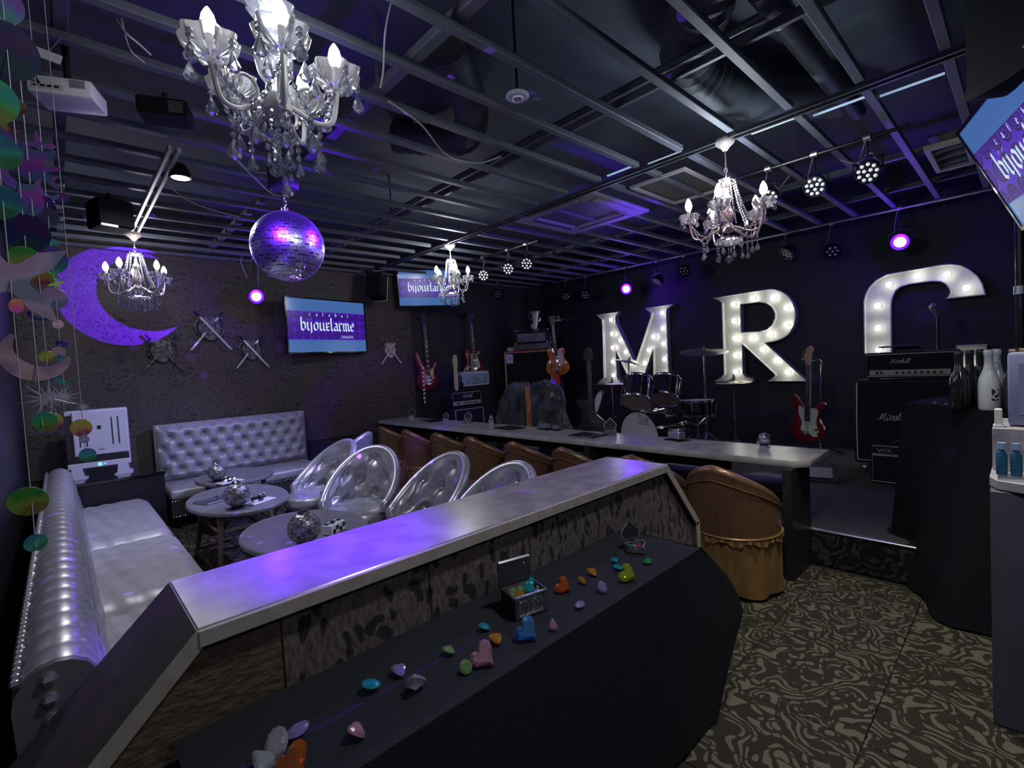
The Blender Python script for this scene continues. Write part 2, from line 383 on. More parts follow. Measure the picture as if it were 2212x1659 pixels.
CAP = {'V': (0.9, [[(0, 1), (.4, 0), (.8, 1)]]), 'O': (0.95, [[(.4, 0), (.05, .25), (.05, .75), (.4, 1), (.75, .75), (.75, .25), (.4, 0)]]),
       'X': (0.85, [[(0, 1), (.75, 0)], [(.75, 1), (0, 0)]])}
def pen(word, font, x_height, nib=0.2, ang=40, slant=0.0, gap=0.0, z=0.0, smooth_n=0, M=None, mb=None, upto=None):
    """lettering drawn with a broad nib in the local XY plane"""
    mb = mb or MB(); x = 0; n = Vector((math.cos(math.radians(ang)), math.sin(math.radians(ang)), 0))*nib*0.5
    for k, ch in enumerate(word):
        if ch == ' ': x += 0.5; continue
        w_, st = font[ch]
        for pl in st:
            P = [Vector((p[0]+x+p[1]*slant, p[1], 0)) for p in pl]
            if smooth_n: P = spline(P, smooth_n, closed=False)
            for a, b in zip(P, P[1:]):
                q = [a-n, a+n, b+n, b-n]
                if (q[1]-q[0]).cross(q[2]-q[0]).z < 0: q.reverse()
                mb.add([(v.x*x_height, v.y*x_height, z) for v in q], [(0, 1, 2, 3)], M)
        x += w_+gap
    return mb, x*x_height
# ================================================================== THE SETTING
CARPET = carpet_mat('leaf_carpet', (0.034, 0.031, 0.025), (0.135, 0.124, 0.094), 10.5)
CARPETD = carpet_mat('dark_leaf_carpet', (0.016, 0.018, 0.019), (0.062, 0.068, 0.070), 7.0)
WX, WY = 6.75, 6.40
floor = struct(B((3.15, 2.0, -0.03), (7.4, 9.2, 0.04)).build('floor', mat('floor_adhesive', (0.01, 0.01, 0.01), 0.9)))
tile_me = None
for i in range(-5, 4):
    for j in range(-5, 12):
        x, y = 2.01+0.5*i+0.25, 0.42+0.5*j+0.25
        if x > 3.6 or y > 6.3 or y < -1.9: continue
        if tile_me is None:
            t = B((0, 0, 0), (0.497, 0.497, 0.010)).build('carpet_tile', CARPET, floor, bevel=0.002); tile_me = t.data
        else:
            t = bpy.data.objects.new('carpet_tile', tile_me); C.objects.link(t); t.parent = floor
        t.location = (x, y, -0.005); t.rotation_euler = (0, 0, PI/2*((i+j) % 2))
# raised stage
stage = struct(B(((3.57+WX)/2, 2.2, 0.115), (WX-3.57, 8.4, 0.23)).build('floor_stage', noisy('stage_felt', (0.020, 0.021, 0.023), (0.040, 0.041, 0.044), 160, 0.85, 0, 0.15)))
B((3.565, 2.2, 0.11), (0.012, 8.4, 0.215)).build('riser', CARPETD, stage)
B((3.572, 2.2, 0.226), (0.035, 8.4, 0.012)).build('nosing', STEEL, stage, bevel=0.003)
# walls
wb = struct(B(((-0.3+WX)/2, WY+0.06, 1.6), (WX+0.3, 0.10, 3.4)).build('wall_back', mat('wall_black', (0.016, 0.016, 0.021), 0.7)))
CROC = leopard('embossed_hide_tile', (0.046, 0.037, 0.036), (0.075, 0.060, 0.058), (0.012, 0.010, 0.011), 26, 0.30, (0.75, 1.5, 1), 0.55, 0.35, upright=True)
CROC2 = leopard('embossed_hide_tile_brown', (0.052, 0.040, 0.037), (0.078, 0.060, 0.055), (0.019, 0.015, 0.015), 34, 0.26, (1.2, 1.2, 1), 0.55, 0.35, upright=True)
tm = [B((0, 0, 0), (0.2795, 0.02, 0.2595)).build('tile', m_, wb) for m_ in (CROC, CROC2)]
tl = [o.data for o in tm]
for o in tm: bpy.data.objects.remove(o)
for i in range(-4, 12):
    for j in range(-3, 6):
        x, z = 0.87+0.28*i+0.14, 1.61+0.26*j-0.13
        if x > 3.95 or x < -0.3: continue
        if z < 0.8 and 0.75 < x < 2.1: continue
        t = bpy.data.objects.new('tile', tl[(i*7+j*13+i*j) % 2]); C.objects.link(t); t.parent = wb
        t.location = (x, WY+0.003*((i*5+j*3) % 3), z); t.rotation_euler = (0, PI/2*0, 0)
wr = struct(B((WX+0.05, 2.2, 1.6), (0.10, 8.6, 3.4)).build('wall_right', noisy('wall_right_paint', (0.013, 0.015, 0.026), (0.017, 0.019, 0.031), 3, 0.6)))
wl = struct(B((-0.32, 2.0, 1.6), (0.10, 9.0, 3.4)).build('wall_left', mat('wall_navy_black', (0.010, 0.009, 0.020), 0.5)))
struct(B((6.60, 6.30, 1.6), (0.26, 0.16, 3.2)).build('trim_1', mat('pillar_grey', (0.030, 0.030, 0.033), 0.7)))
# ceiling: slab, timber battens under it, cross channels
CEIL = noisy('ceiling_black', (0.046, 0.058, 0.078), (0.060, 0.074, 0.098), 3, 0.8)
JOIST = noisy('batten_grey', (0.088, 0.098, 0.128), (0.105, 0.118, 0.150), 5, 0.55, 0.1)
ceil = struct(B((3.15, 1.5, 3.34), (7.4, 10.4, 0.08)).build('ceiling', CEIL))
jm = B((0, 0, 0), (3.42, 0.045, 0.035)).build('batten', JOIST, ceil, bevel=0.003); jm2 = B((0, 0, 0), (3.20, 0.045, 0.035)).build('batten', JOIST, ceil, bevel=0.003)
for k in range(-4, 18):
    y = 0.60+0.337*k
    for me, x in ((jm, 1.47), (jm2, 4.87)):
        o = me if k == -4 else me.copy()
        if k != -4: C.objects.link(o)
        o.location = (x, y, 2.8175+0.004*((k*3) % 3))
for x, w_ in ((0.10, 0.05), (1.31, 0.06), (2.45, 0.03), (4.9, 0.04), (5.9, 0.05)):
    B((x, 2.4, 2.875), (w_, 7.9, 0.045)).build('cross_channel', JOIST, ceil, bevel=0.004)
for (x, y) in ((1.31, 0.9), (1.31, 2.3), (0.1, 3.5), (2.45, 4.2), (4.9, 1.4), (4.9, 4.2)):
    B((x, y, 3.10), (0.012, 0.012, 0.42)).build('hanger', JOIST, ceil)
# steel track dividing the ceiling, with blue-white LED strips above the battens
tr = thing('ceiling_track', 'long black ceiling track crossing the room between the batten fields', 'track', (3.23, 0, 2.79))
for dx in (-0.025, 0.03): B((dx, 2.85, 0), (0.016, 5.9, 0.022)).build('rail', mat('track_steel', (0.10, 0.105, 0.12), 0.35, 0.6), tr)
LED = mat('led_strip', (0.5, 0.6, 0.7), 0.4, emit=(0.42, 0.62, 0.85), es=0.55)
ls = thing('led_strip_light', 'thin broken line of pale blue LED strip beside the right chandelier', 'light strip', (3.47, 0, 2.845))
for k, (y0, y1) in enumerate(((0.30, 0.58), (0.64, 0.90), (0.98, 1.24), (1.30, 1.58), (1.66, 1.92), (2.0, 2.24))):
    o = B((0.0, (y0+y1)/2, 0), (0.016, y1-y0, 0.008)).build('strip', LED, ls)
    o.rotation_euler = (0, 0, 0); o.location = (-0.20*((y0+y1)/2-0.9), 0, 0)
sr = thing('rail_track', 'bright bare steel twin rail on the ceiling above the left chandelier', 'track', (0.585, 0, 2.785))
for dx in (-0.022, 0.022): B((dx, 4.42, 0), (0.022, 2.05, 0.03)).build('rail', mat('bare_steel', (0.55, 0.55, 0.54), 0.35, 0.7), sr, bevel=0.003)
# ducts and pipes
DUCT = noisy('duct_grey', (0.050, 0.060, 0.074), (0.068, 0.080, 0.098), 4, 0.6, 0.2)
def flex(name, label, pts, r):
    P = spline(pts, 14, closed=False); rr = [r*(1+0.05*math.cos(i*PI)) for i in range(len(P))]
    o = MB().tube(P, rr, 16).build(name, DUCT); return tag(o, label, 'duct')
flex('flexible_duct', 'wide ribbed flexible duct bulging above the battens near the right chandelier', [(1.9, 0.6, 3.22), (2.3, 1.0, 3.12), (2.8, 1.32, 3.08), (3.5, 1.2, 3.10), (4.2, 0.9, 3.22)], 0.15)
flex('flexible_duct', 'ribbed flexible duct curling above the battens in mid ceiling', [(1.7, 2.2, 3.2), (2.1, 2.5, 3.10), (2.3, 2.9, 3.12), (2.0, 3.3, 3.2)], 0.11)
pp = thing('ceiling_pipe', 'straight grey duct pipe with clamp ring under the right ceiling', 'pipe', (2.3, 0.78, 2.97))
MB().cyl(0.055, 0, 1.7, 20, R('Y', 90)).build('pipe', DUCT, pp); MB().lathe([(0.058, 0), (0.062, 0.004), (0.062, 0.02), (0.058, 0.024)], 20, T(0.25, 0, 0) @ R('Y', 90)).build('clamp_ring', STEEL, pp)
o = MB().tube([(2.45, 0.75, 2.94), (2.45, 5.6, 2.94)], 0.022, 10).build('ceiling_pipe', DUCT); tag(o, 'long thin conduit pipe running the length of the ceiling', 'pipe')
# air-conditioning cassette, access frame, square lit vent
PANEL = noisy('cassette_grey', (0.17, 0.175, 0.20), (0.20, 0.205, 0.23), 4, 0.5)
ac = thing('air_conditioner', 'square ceiling air conditioner cassette glowing violet in mid ceiling', 'air conditioner', (3.72, 2.92, 2.79))
MB().prism([[(-.47, -.47), (.47, -.47), (.47, .47), (-.47, .47)], [(-.29, -.29), (-.29, .29), (.29, .29), (.29, -.29)]], 0, 0.03).build('frame', PANEL, ac, bevel=0.006)
B((0, 0, 0.035), (0.57, 0.57, 0.02)).build('intake_grille', mat('intake_dark', (0.05, 0.05, 0.065), 0.5), ac)
for k in range(4): B((0, 0.38, -0.004), (0.56, 0.07, 0.012), R('Z', 90*k)).build('louver', PANEL, ac, bevel=0.003)
for k in range(4): B((0, 0.335, -0.002), (0.56, 0.012, 0.012), R('Z', 90*k)).build('slot', BLACK, ac)
lamp('violet_on_cassette', 'SPOT', (4.15, 2.05, 2.30), 60, VIOLET, 0.02, (3.95, 2.65, 2.79), 62, 0.6)
fr = thing('access_frame', 'pale square ceiling access panel frame left of the right chandelier', 'panel', (3.86, 1.98, 2.795))
MB().prism([[(-.36, -.24), (.36, -.24), (.36, .24), (-.36, .24)], [(-.33, -.215), (-.33, .215), (.33, .215), (.33, -.215)]], 0, 0.02).build('frame', mat('frame_pale', (0.32, 0.31, 0.30), 0.5), fr)
B((0, 0, 0.025), (0.66, 0.43, 0.01)).build('panel', mat('panel_dark', (0.03, 0.03, 0.034), 0.5), fr)
vt = thing('ceiling_vent', 'square open ceiling vent with pale frame at the far right', 'vent', (4.95, 0.39, 2.775))
MB().prism([[(-.36, -.12), (.36, -.12), (.36, .12), (-.36, .12)], [(-.29, -.085), (-.29, .085), (.29, .085), (.29, -.085)]], 0, 0.03).build('frame', mat('frame_cream', (0.42, 0.40, 0.34), 0.5), vt, bevel=0.004)
B((0, 0, 0.10), (0.6, 0.2, 0.01)).build('duct_box', mat('duct_inner', (0.14, 0.135, 0.11), 0.5), vt)
for k in range(3): B((-0.18+0.18*k, 0, 0.03), (0.008, 0.18, 0.05), T() @ R('Y', 0)).build('vane', PANEL, vt)
sd = thing('smoke_detector', 'round pale smoke detector disc on the ceiling beside the track', 'detector', (1.83, 1.80, 2.80), scale=0.6)
MB().lathe([(0, -0.012), (0.085, -0.012), (0.10, 0), (0.10, 0.012), (0, 0.012)], 28).build('plate', mat('detector_lilac', (0.55, 0.55, 0.66), 0.5), sd)
MB().lathe([(0.035, -0.013), (0.045, -0.028), (0.05, -0.013)], 24).build('ring', WHITE, sd); MB().cyl(0.014, -0.035, -0.01, 12).build('sensor', GREY, sd); MB().cyl(0.012, 0.0, 0.84, 8).build('stem', BLACKM, sd)

# ================================================================== PARTITION COUNTER
ZC, YF, YB = 0.90, 1.203, 1.554
prof = [(-0.17, 0.0), (-0.17, 0.56), (0.177, 0.90), (2.11, 0.90), (2.415, 0.545), (2.415, 0.0)]
pc = thing('partition_counter', 'low partition counter with stone-look top and leopard fur front panels', 'counter', (0, 0, 0))
def plank(a, b, th, name, m_):
    a, b = Vector((a[0], 0, a[1])), Vector((b[0], 0, b[1])); d = (b-a); L_ = d.length; d.normalize(); n = Vector((d.z, 0, -d.x))
    # inner face offset along n (towards inside)
    vs = []
    for y in (YF, YB):
        for p, q in ((a, 0), (b, 0), (b, 1), (a, 1)): vs.append(tuple(p+n*th*q+Vector((0, y, 0))))
    return MB().add(vs, [(0, 1, 2, 3), (4, 7, 6, 5), (0, 4, 5, 1), (1, 5, 6, 2), (2, 6, 7, 3), (3, 7, 4, 0)]).build(name, m_, pc, bevel=0.003)
EDGE = noisy('edge_laminate', (0.26, 0.23, 0.205), (0.32, 0.285, 0.26), 30, 0.5)
def band(a, b, th=0.035):
    a, b = Vector((a[0], 0, a[1])), Vector((b[0], 0, b[1])); d = (b-a).normalized(); n = Vector((d.z, 0, -d.x)); vs = []
    for y in (YF-0.0065, YF-0.0005):
        for p, q in ((a, 0), (b, 0), (b, 1), (a, 1)): vs.append(tuple(p+n*th*q+Vector((0, y, 0))))
    MB().add(vs, [(0, 1, 2, 3), (4, 7, 6, 5), (0, 4, 5, 1), (1, 5, 6, 2), (2, 6, 7, 3), (3, 7, 4, 0)]).build('edge_band', EDGE, pc, bevel=0.002)
for k in (0, 1, 3, 4): band(prof[k], prof[k+1])
plank(prof[2], prof[3], 0.035, 'top_board', COUNTERTOP)
plank(prof[1], prof[2], 0.035, 'sloping_board', STONESHADE); plank(prof[3], prof[4], 0.035, 'sloping_board', STONESHADE)
plank(prof[0], prof[1], 0.035, 'end_board', STONESHADE); plank(prof[4], prof[5], 0.035, 'end_board', STONESHADE)
B(((prof[2][0]+prof[3][0])/2, YF-0.004, ZC-0.021), (prof[3][0]-prof[2][0], 0.010, 0.036)).build('edge_band', EDGE, pc, bevel=0.002)
B((1.14, YF+0.20, 0.42), (2.4, 0.24, 0.80)).build('core', mat('counter_core', (0.012, 0.011, 0.011), 0.8), pc) if False else None
FUR = leopard('leopard_fur', (0.060, 0.046, 0.042), (0.125, 0.098, 0.090), (0.010, 0.010, 0.013), 15, 0.27, (1.25, 0.75, 1), 0.95, 0.5, (1, 0.35, 1))
FUR2 = leopard('leopard_fur_small', (0.060, 0.048, 0.044), (0.115, 0.093, 0.085), (0.011, 0.011, 0.014), 20, 0.27, (1.5, 0.6, 1), 0.95, 0.5, (1, 0.35, 1))
FUR3 = leopard('brown_fur', (0.050, 0.036, 0.024), (0.105, 0.080, 0.055), (0.030, 0.022, 0.016), 30, 0.08, (1, 1, 1), 0.95, 0.5, (0.35, 1, 1))
def clip(poly, x0, x1):
    def half(P, f):
        out = []
        for i, p in enumerate(P):
            q = P[(i+1) % len(P)]; a, b = f(p), f(q)
            if a >= 0: out.append(p)
            if a*b < 0: t = a/(a-b); out.append((p[0]+(q[0]-p[0])*t, p[1]+(q[1]-p[1])*t))
        return out
    return half(half(poly, lambda p: p[0]-x0), lambda p: x1-p[0])
inner = [(-0.13, 0.02), (-0.13, 0.54), (0.19, 0.855), (2.095, 0.855), (2.375, 0.53), (2.375, 0.02)]
edges = [-0.14, 0.345, 0.76, 1.18, 1.585, 2.0, 2.38]
for k in range(6):
    pl = clip(inner, edges[k]+0.001, edges[k+1]-0.001)
    m_ = [FUR3, FUR, FUR, FUR2, FUR, FUR2][k]
    if pl: MB().prism([[(p[0], p[1]) for p in pl]], 0, 0.02).build('panel', m_, pc, M=T(0, YF+0.036+0.001*(k % 2), 0) @ R('X', 90), bevel=0.003)
MB().prism([inner], 0, 0.02).build('back_panel', STONESHADE, pc, M=T(0, YB-0.02, 0) @ R('X', 90))
B((1.14, YF+0.12, 0.40), (2.0, 0.08, 0.7)).build('core', BLACK, pc)

# ================================================================== TABLE WITH BLACK CLOTH
ZT, TXR, TYF = 0.69, 1.72, 0.855
tb = thing('display_table', 'narrow display table standing against the leopard partition counter', 'table', (0.92, 1.02, 0))
B((0, 0, ZT-0.025), (1.56, 0.32, 0.03)).build('tabletop', WOODD, tb)
for sx in (-1, 1):
    for sy in (-1, 1): B((sx*0.74, sy*0.13, (ZT-0.04)/2), (0.04, 0.04, ZT-0.04)).build('leg', BLACKM, tb)
cl = MB()
x0, x1, y0, y1 = 0.12, TXR, TYF, 1.200
cl.grid(lambda u, v: (x0+(x1-x0)*u, y0+(y1-y0)*v, ZT+0.002*math.sin(u*23+v*5)*math.sin(v*7)), 60, 12)
# skirt: front edge, corner, right end
path = [(x0+(x1-x0)*i/40, y0, 0, -1) for i in range(41)]
for k in range(1, 9): a = -PI/2+PI/2*k/8; path.append((x1+0.004*math.cos(a), y0+0.004*math.sin(a), math.cos(a), math.sin(a)))
path += [(x1, y0+(y1-y0)*i/10, 1, 0) for i in range(1, 11)]
n_ = len(path)-1
def skirt(u, v):
    i = min(n_, int(round(u*n_))); x, y, nx, ny = path[i]
    c_ = math.exp(-((i-43)/5.0)**2) if i > 40 else 0
    fold = 0.012*math.sin(i*0.55)*v if i < 36 else 0.03*math.sin((i-36)*0.8)*v
    if i > 51: fold = -0.0
    off = 0.004+0.012*v+fold*0.4*(i < 36)
    fl_ = c_*0.26*math.sin(min(1, v*1.75)*PI*0.5)*(1-0.85*max(0, (v-0.52)/0.48)**0.8)
    return (x+nx*off+fl_, y+ny*off-0.12*fl_, ZT-v*(ZT-0.02))
cl.grid(skirt, n_, 14)
tag(cl.build('tablecloth', CLOTH, smooth=60), 'plain black cloth draped over the narrow display table', 'tablecloth')
# ================================================================== SOFAS
def tuft(u, v):
    """diamond tufting relief 0..1, u and v in button pitches"""
    a, b = abs(math.sin(PI*(u+v)/2)), abs(math.sin(PI*(u-v)/2))
    return min(a, b)**0.6*0.65+0.35*(a*b)**0.35
def dimple(u, v, pu, pv, r=0.030):
    """buttoned relief: round dips at the buttons, faint creases between"""
    best = 9
    for V in (math.floor(v), math.floor(v)+1):
        U = round((u-V)/2)*2+V
        best = min(best, ((u-U)*pu)**2+((v-V)*pv)**2)
    return (1-math.exp(-best/r**2))*0.80+0.20*tuft(u, v)
STUD = mat('stud_steel', (0.6, 0.6, 0.64), 0.25, 0.9)
def studs(p0, p1, n, r, name, parent):
    mb = MB(); p0, p1 = Vector(p0), Vector(p1)
    for k in range(n): mb.sphere(p0.lerp(p1, k/(n-1)), r, 6, 4)
    return mb.build(name, STUD, parent)
bs = thing('tufted_sofa', 'straight silver button-tufted sofa against the tiled back wall', 'sofa', (1.45, 6.0, 0))
W2 = 0.755
B((0, 0.26, 0.66), (2*W2+0.03, 0.10, 0.66)).build('back_frame', SILVER2, bs, bevel=0.02, seg=2)
def bfn(u, v):
    x = -W2+2*W2*u; z = 0.40+0.585*v
    e = min(1, min(u, 1-u)*14)*min(1, min(v, 1-v)*9+0.02)
    return (x, 0.20-0.085*max(0, e)**0.6*(0.10+0.90*dimple(u*19.5+0.5, v*5.1, 0.077, 0.115)), z)
MB().grid(bfn, 150, 60).build('tufted_back', SILVERM, bs, smooth=80)
for r_ in range(6):
    for c_ in range(12):
        u = (2*c_+(r_ % 2)-0.5)/19.5; v = r_/5.1     # buttons sit where both creases cross
        if 0.02 < u < 0.98 and 0.05 < v < 0.99:
            p = bfn(u, v); MB().sphere((p[0], p[1]-0.002, p[2]), 0.009, 8, 5).build('button', mat('button_dark', (0.25, 0.25, 0.28), 0.35, 0.5), bs)
B((0, -0.07, 0.335), (2*W2-0.02, 0.58, 0.11)).build('seat_cushion', SILVER2, bs, bevel=0.035, seg=3)
B((0, -0.05, 0.20), (2*W2-0.03, 0.56, 0.17)).build('base', mat('dark_vinyl', (0.045, 0.045, 0.055), 0.4, 0.2), bs, bevel=0.01)
studs((-W2+.03, -0.335, 0.275), (W2-.03, -0.335, 0.275), 64, 0.008, 'nailhead_trim', bs); studs((-W2+.03, -0.335, 0.122), (W2-.03, -0.335, 0.122), 64, 0.006, 'nailhead_trim', bs)
for sx in (-1, 1):
    for y in (-0.28, 0.22): MB().cyl(0.022, 0, 0.12, 10, T(sx*0.68, y, 0)).build('leg', BLACKM, bs)

so = thing('side_sofa', 'long silver pleated vinyl sofa running along the dark left wall', 'sofa', (0.15, 3.5, 0))
Y0, Y1 = -1.90, 1.96
B((0.09, 0.03, 0.15), (0.60, Y1-Y0, 0.24)).build('base', SILVER2, so, bevel=0.01)
yb = [Y0, -0.70, 0.50, Y1]
for k in range(3):
    y0_, y1_ = yb[k]+0.006, yb[k+1]-0.006
    def cf(u, v, y0_=y0_, y1_=y1_):
        x = -0.09+0.46*u; y = y0_+(y1_-y0_)*v
        cu = min(1, min(u+0.4, (1-u))*5.5); cv = min(1, min(v, 1-v)*14)
        h = 0.355+0.075*(max(0, cu)**0.5)*(max(0, cv)**0.45)+0.004*math.sin(x*60+y*9)*math.exp(-((u-.2)/.4)**2)
        return (x+0.012*(cv-1)*(u > .9), y, h)
    m_ = MB().grid(cf, 34, 50)
    m_.box((0.14, (y0_+y1_)/2, 0.31), (0.458, y1_-y0_-0.004, 0.09))
    m_.build('seat_cushion', SILVER2, so, smooth=60)
def bf2(u, v):   # pleated inner face of the back, rolls over the top
    y = Y0+(Y1-Y0)*u; t = v
    pl = abs(math.sin(PI*u*33))**0.5
    if t < 0.55:
        k = t/0.55; x = -0.075-0.045*k; z = 0.40+0.27*k
        d = 0.020*(tuft(u*33, k*2.6)-0.5); return (x+d, y, z)
    a = (t-0.55)/0.45*PI*0.98; rr = 0.082*(0.90+0.10*pl)
    return (-0.20+rr*math.cos(a), y, 0.69+rr*1.05*math.sin(a))
MB().grid(bf2, 330, 34).build('pleated_back', SILVER, so, smooth=80)
B((-0.23, 0.03, 0.42), (0.06, Y1-Y0, 0.56)).build('back_board', mat('back_vinyl', (0.10, 0.10, 0.12), 0.4, 0.2), so)
for yy in (Y0, Y1):
    MB().prism([[(-0.08, 0.10)]+[(-0.20+0.08*math.cos(a*PI/8), 0.69+0.084*math.sin(a*PI/8)) for a in range(9)]+[(-0.26, 0.10)]], -0.012, 0.012).build('end_cap', mat('end_vinyl', (0.13, 0.13, 0.14), 0.4, 0.3), so, M=T(0, yy, 0) @ R('X', 90))
studs((-0.272, Y0+.01, 0.745), (-0.272, Y1-.01, 0.745), 110, 0.011, 'nailhead_trim', so); studs((-0.215, Y0-0.014, 0.74), (-0.215, Y0-0.014, 0.2), 12, 0.018, 'nailhead_trim', so)

# ================================================================== CABINET AND AIR PURIFIER
cb = thing('low_cabinet', 'plain black low cabinet filling the corner between the two sofas', 'cabinet', (0.26, 5.92, 0))
B((0, 0, 0.29), (0.80, 0.80, 0.58)).build('body', mat('cabinet_black', (0.006, 0.006, 0.010), 0.45), cb)
B((0, 0, 0.595), (0.82, 0.82, 0.03)).build('top', GLOSSB, cb, bevel=0.004)
ap = thing('air_purifier', 'white slatted air purifier with green power light standing on the corner cabinet', 'air purifier', (0.235, 5.86, 0.61), rz=-6)
PUR = noisy('purifier_white', (0.52, 0.52, 0.62), (0.56, 0.56, 0.66), 5, 0.4)
B((0, 0.03, 0.35), (0.44, 0.17, 0.52)).build('body', PUR, ap, bevel=0.015, seg=2)
B((-0.195, -0.062, 0.37), (0.045, 0.02, 0.40)).build('side_vent', mat('vent_black', (0.02, 0.02, 0.03), 0.5), ap)
B((0.025, -0.075, 0.40), (0.385, 0.03, 0.40)).build('front_panel', PUR, ap, bevel=0.008)
for x in (-0.12, -0.075, 0.105, 0.15): B((x, -0.0915, 0.41), (0.008, 0.006, 0.25)).build('slot', BLACK, ap)
B((0.015, -0.092, 0.45), (0.026, 0.006, 0.032), R('Z', 0)).build('emblem', BLACK, ap); B((0.02, -0.091, 0.25), (0.04, 0.004, 0.010)).build('badge', GREY, ap)
B((0.0, -0.075, 0.165), (0.42, 0.028, 0.05)).build('intake_slot', BLACK, ap)
B((0.0, -0.078, 0.115), (0.44, 0.04, 0.05)).build('control_bar', PUR, ap, bevel=0.006)
MB().lathe([(0.008, 0), (0.013, 0), (0.013, 0.003), (0.008, 0.003)], 16, T(0.0, -0.099, 0.115) @ R('X', 90)).build('power_light', mat('green_light', (0.1, 0.9, 0.4), 0.4, emit=(0.1, 1, 0.5), es=3), ap)
MB().cyl(0.006, 0, 0.003, 10, T(0.035, -0.099, 0.117) @ R('X', 90)).build('status_light', mat('blue_light', (0.1, 0.2, 1), 0.4, emit=(0.15, 0.25, 1), es=3), ap)
for sx in (-1, 1):
    MB().prism([[(-0.035, 0.10), (0.035, 0.10), (0.045, 0.02), (0.07, 0.0), (-0.07, 0.0), (-0.045, 0.02)]], -0.10, 0.10).build('foot', PUR, ap, M=T(sx*0.16, 0, 0) @ R('X', 90))

# ================================================================== TUB CHAIRS
def tub(name, label, cat, group, rad, h_back, h_arm, a_max, seat_z, m_shell, m_seat, m_skirt, hem, tufts, pw):
    t = thing(name, label, cat, (0, 0, 0), 0, group)
    th = 0.055
    def top(an): k = abs(an)/a_max; return h_arm+(h_back-h_arm)*(math.cos(k*PI/2)**pw if pw < 3 else 1-k**1.35)
    def pos(an, r_, z): lean = (z-hem)*0.10; return (-(r_+lean)*math.cos(an)*1.02, (r_+lean*(0.6 if tufts else 0.15))*math.sin(an), z)
    N_ = 44
    def outer(u, v): an = (u*2-1)*a_max; z = hem+(top(an)-hem)*v; return pos(an, rad, z)
    def inner(u, v):
        an = (u*2-1)*a_max; z0 = seat_z-0.06; z = z0+(top(an)-z0)*v; d = 0
        if tufts:
            e = min(1, min(u, 1-u)*8)*min(1, min(v*1.3, 1-v)*6)
            d = 0.048*max(0, e)*(dimple((u-0.5)*8+1, v*3.1+0.45, 0.11, 0.12, 0.045)-0.45)
        return pos(an, rad-th-d, z)
    mb = MB().grid(outer, N_, 8).grid(inner, 84 if tufts else N_, 30 if tufts else 10)
    # rims
    mb.grid(lambda u, v: tuple(Vector(outer(u, 1)).lerp(Vector(inner(u, 1)), v)), N_, 1)
    for e_ in (0, 1): mb.grid(lambda u, v: tuple(Vector(outer(e_, u)).lerp(Vector(inner(e_, u)), v)), 6, 1)
    mb.build('backrest', m_shell, t, smooth=60)
    rim = []
    for i in range(N_+1):
        an = (i/N_*2-1)*a_max; z = top(an); rim.append(pos(an, rad-th/2, z))
    rim = [pos(-a_max, rad-th/2, seat_z-0.02)]+rim+[pos(a_max, rad-th/2, seat_z-0.02)]
    MB().tube(rim, [0.030]*len(rim), 10).build('top_roll', m_shell, t, smooth=60)
    if tufts:
        for r_ in range(3):
            for c_ in range(-3, 4):
                U, V = 2*c_+(r_ % 2)*1.0, r_+0.9
                uu = (U-1+ (1 if True else 0))/8+0.5; vv = (V-0.45)/3.1
                if 0.14 < uu < 0.86 and 0.08 < vv < 0.85:
                    p = inner(uu, vv); MB().sphere(p, 0.012, 8, 5).build('button', STUD, t)
    else:
        MB().tube([pos((i/N_*2-1)*a_max, rad+0.004, hem+(top((i/N_*2-1)*a_max)-hem)*0.86) for i in range(N_+1)], 0.004, 6).build('welt', m_shell, t)
    # cushion
    def seat(u, v):
        an = u*2*PI; q = v; r_ = (rad-0.05)*q; x = r_*math.cos(an)*1.05+0.03; y = r_*math.sin(an)
        z = seat_z+0.012-0.035*q**6+ (0.012*(tuft(x*13+.5, y*13)-0.5)*(1-q**4) if tufts else 0.012*(1-q*q))
        return (x, y, z)
    sm = MB().grid(seat, 48, 16, wrap=True)
    sm.lathe([(rad-0.05, seat_z-0.022), (rad-0.035, seat_z-0.05), (rad-0.035, seat_z-0.09), (rad-0.05, seat_z-0.11)], 48, T(0.03, 0, 0) @ Sc(1.05, 1, 1))
    sm.build('seat_cushion', m_seat, t, smooth=70)
    # gathered skirt, drawn in under a piping
    ph = 0.7
    def sk(u, v):
        an = u*2*PI; g = 0.5+0.5*math.sin(an*17+ph*math.sin(an*3)); g2 = math.sin(an*7+1.3)
        r_ = rad-0.012+0.004*v+0.014*g*min(1, v*5)*(1-0.55*v)+0.008*g2*v*v
        return (-r_*math.cos(an)*(1.0), r_*math.sin(an), hem-v*(hem-0.025+0.006*g2))
    MB().grid(sk, 150, 16, wrap=True).build('skirt', m_skirt, t, smooth=70)
    def ruf(u, v):
        an = u*2*PI; g = math.sin(an*34); r_ = rad+0.003+0.006*v+0.007*g*v
        return (-r_*math.cos(an), r_*math.sin(an), hem+0.006-0.040*v-0.012*math.sin(an*11)*v)
    MB().grid(ruf, 190, 3, wrap=True).build('ruffle', m_skirt, t, smooth=70)
    MB().tube([(-(rad+0.006)*math.cos(a*2*PI/48), (rad+0.006)*math.sin(a*2*PI/48), hem) for a in range(48)], 0.007, 6, closed=True).build('piping', m_skirt, t)
    return t
gname = 'gold skirted tub chairs along the stage bar'
g0 = tub('skirted_tub_chair', 'bronze skirted tub chair nearest the viewer at the open end of the bar', 'chair', gname, 0.252, 0.755, 0.47, math.radians(118), 0.47, GOLD, GOLD, GOLDSKIRT, 0.365, False, 5)
g0.location = (2.955, 1.245, 0)
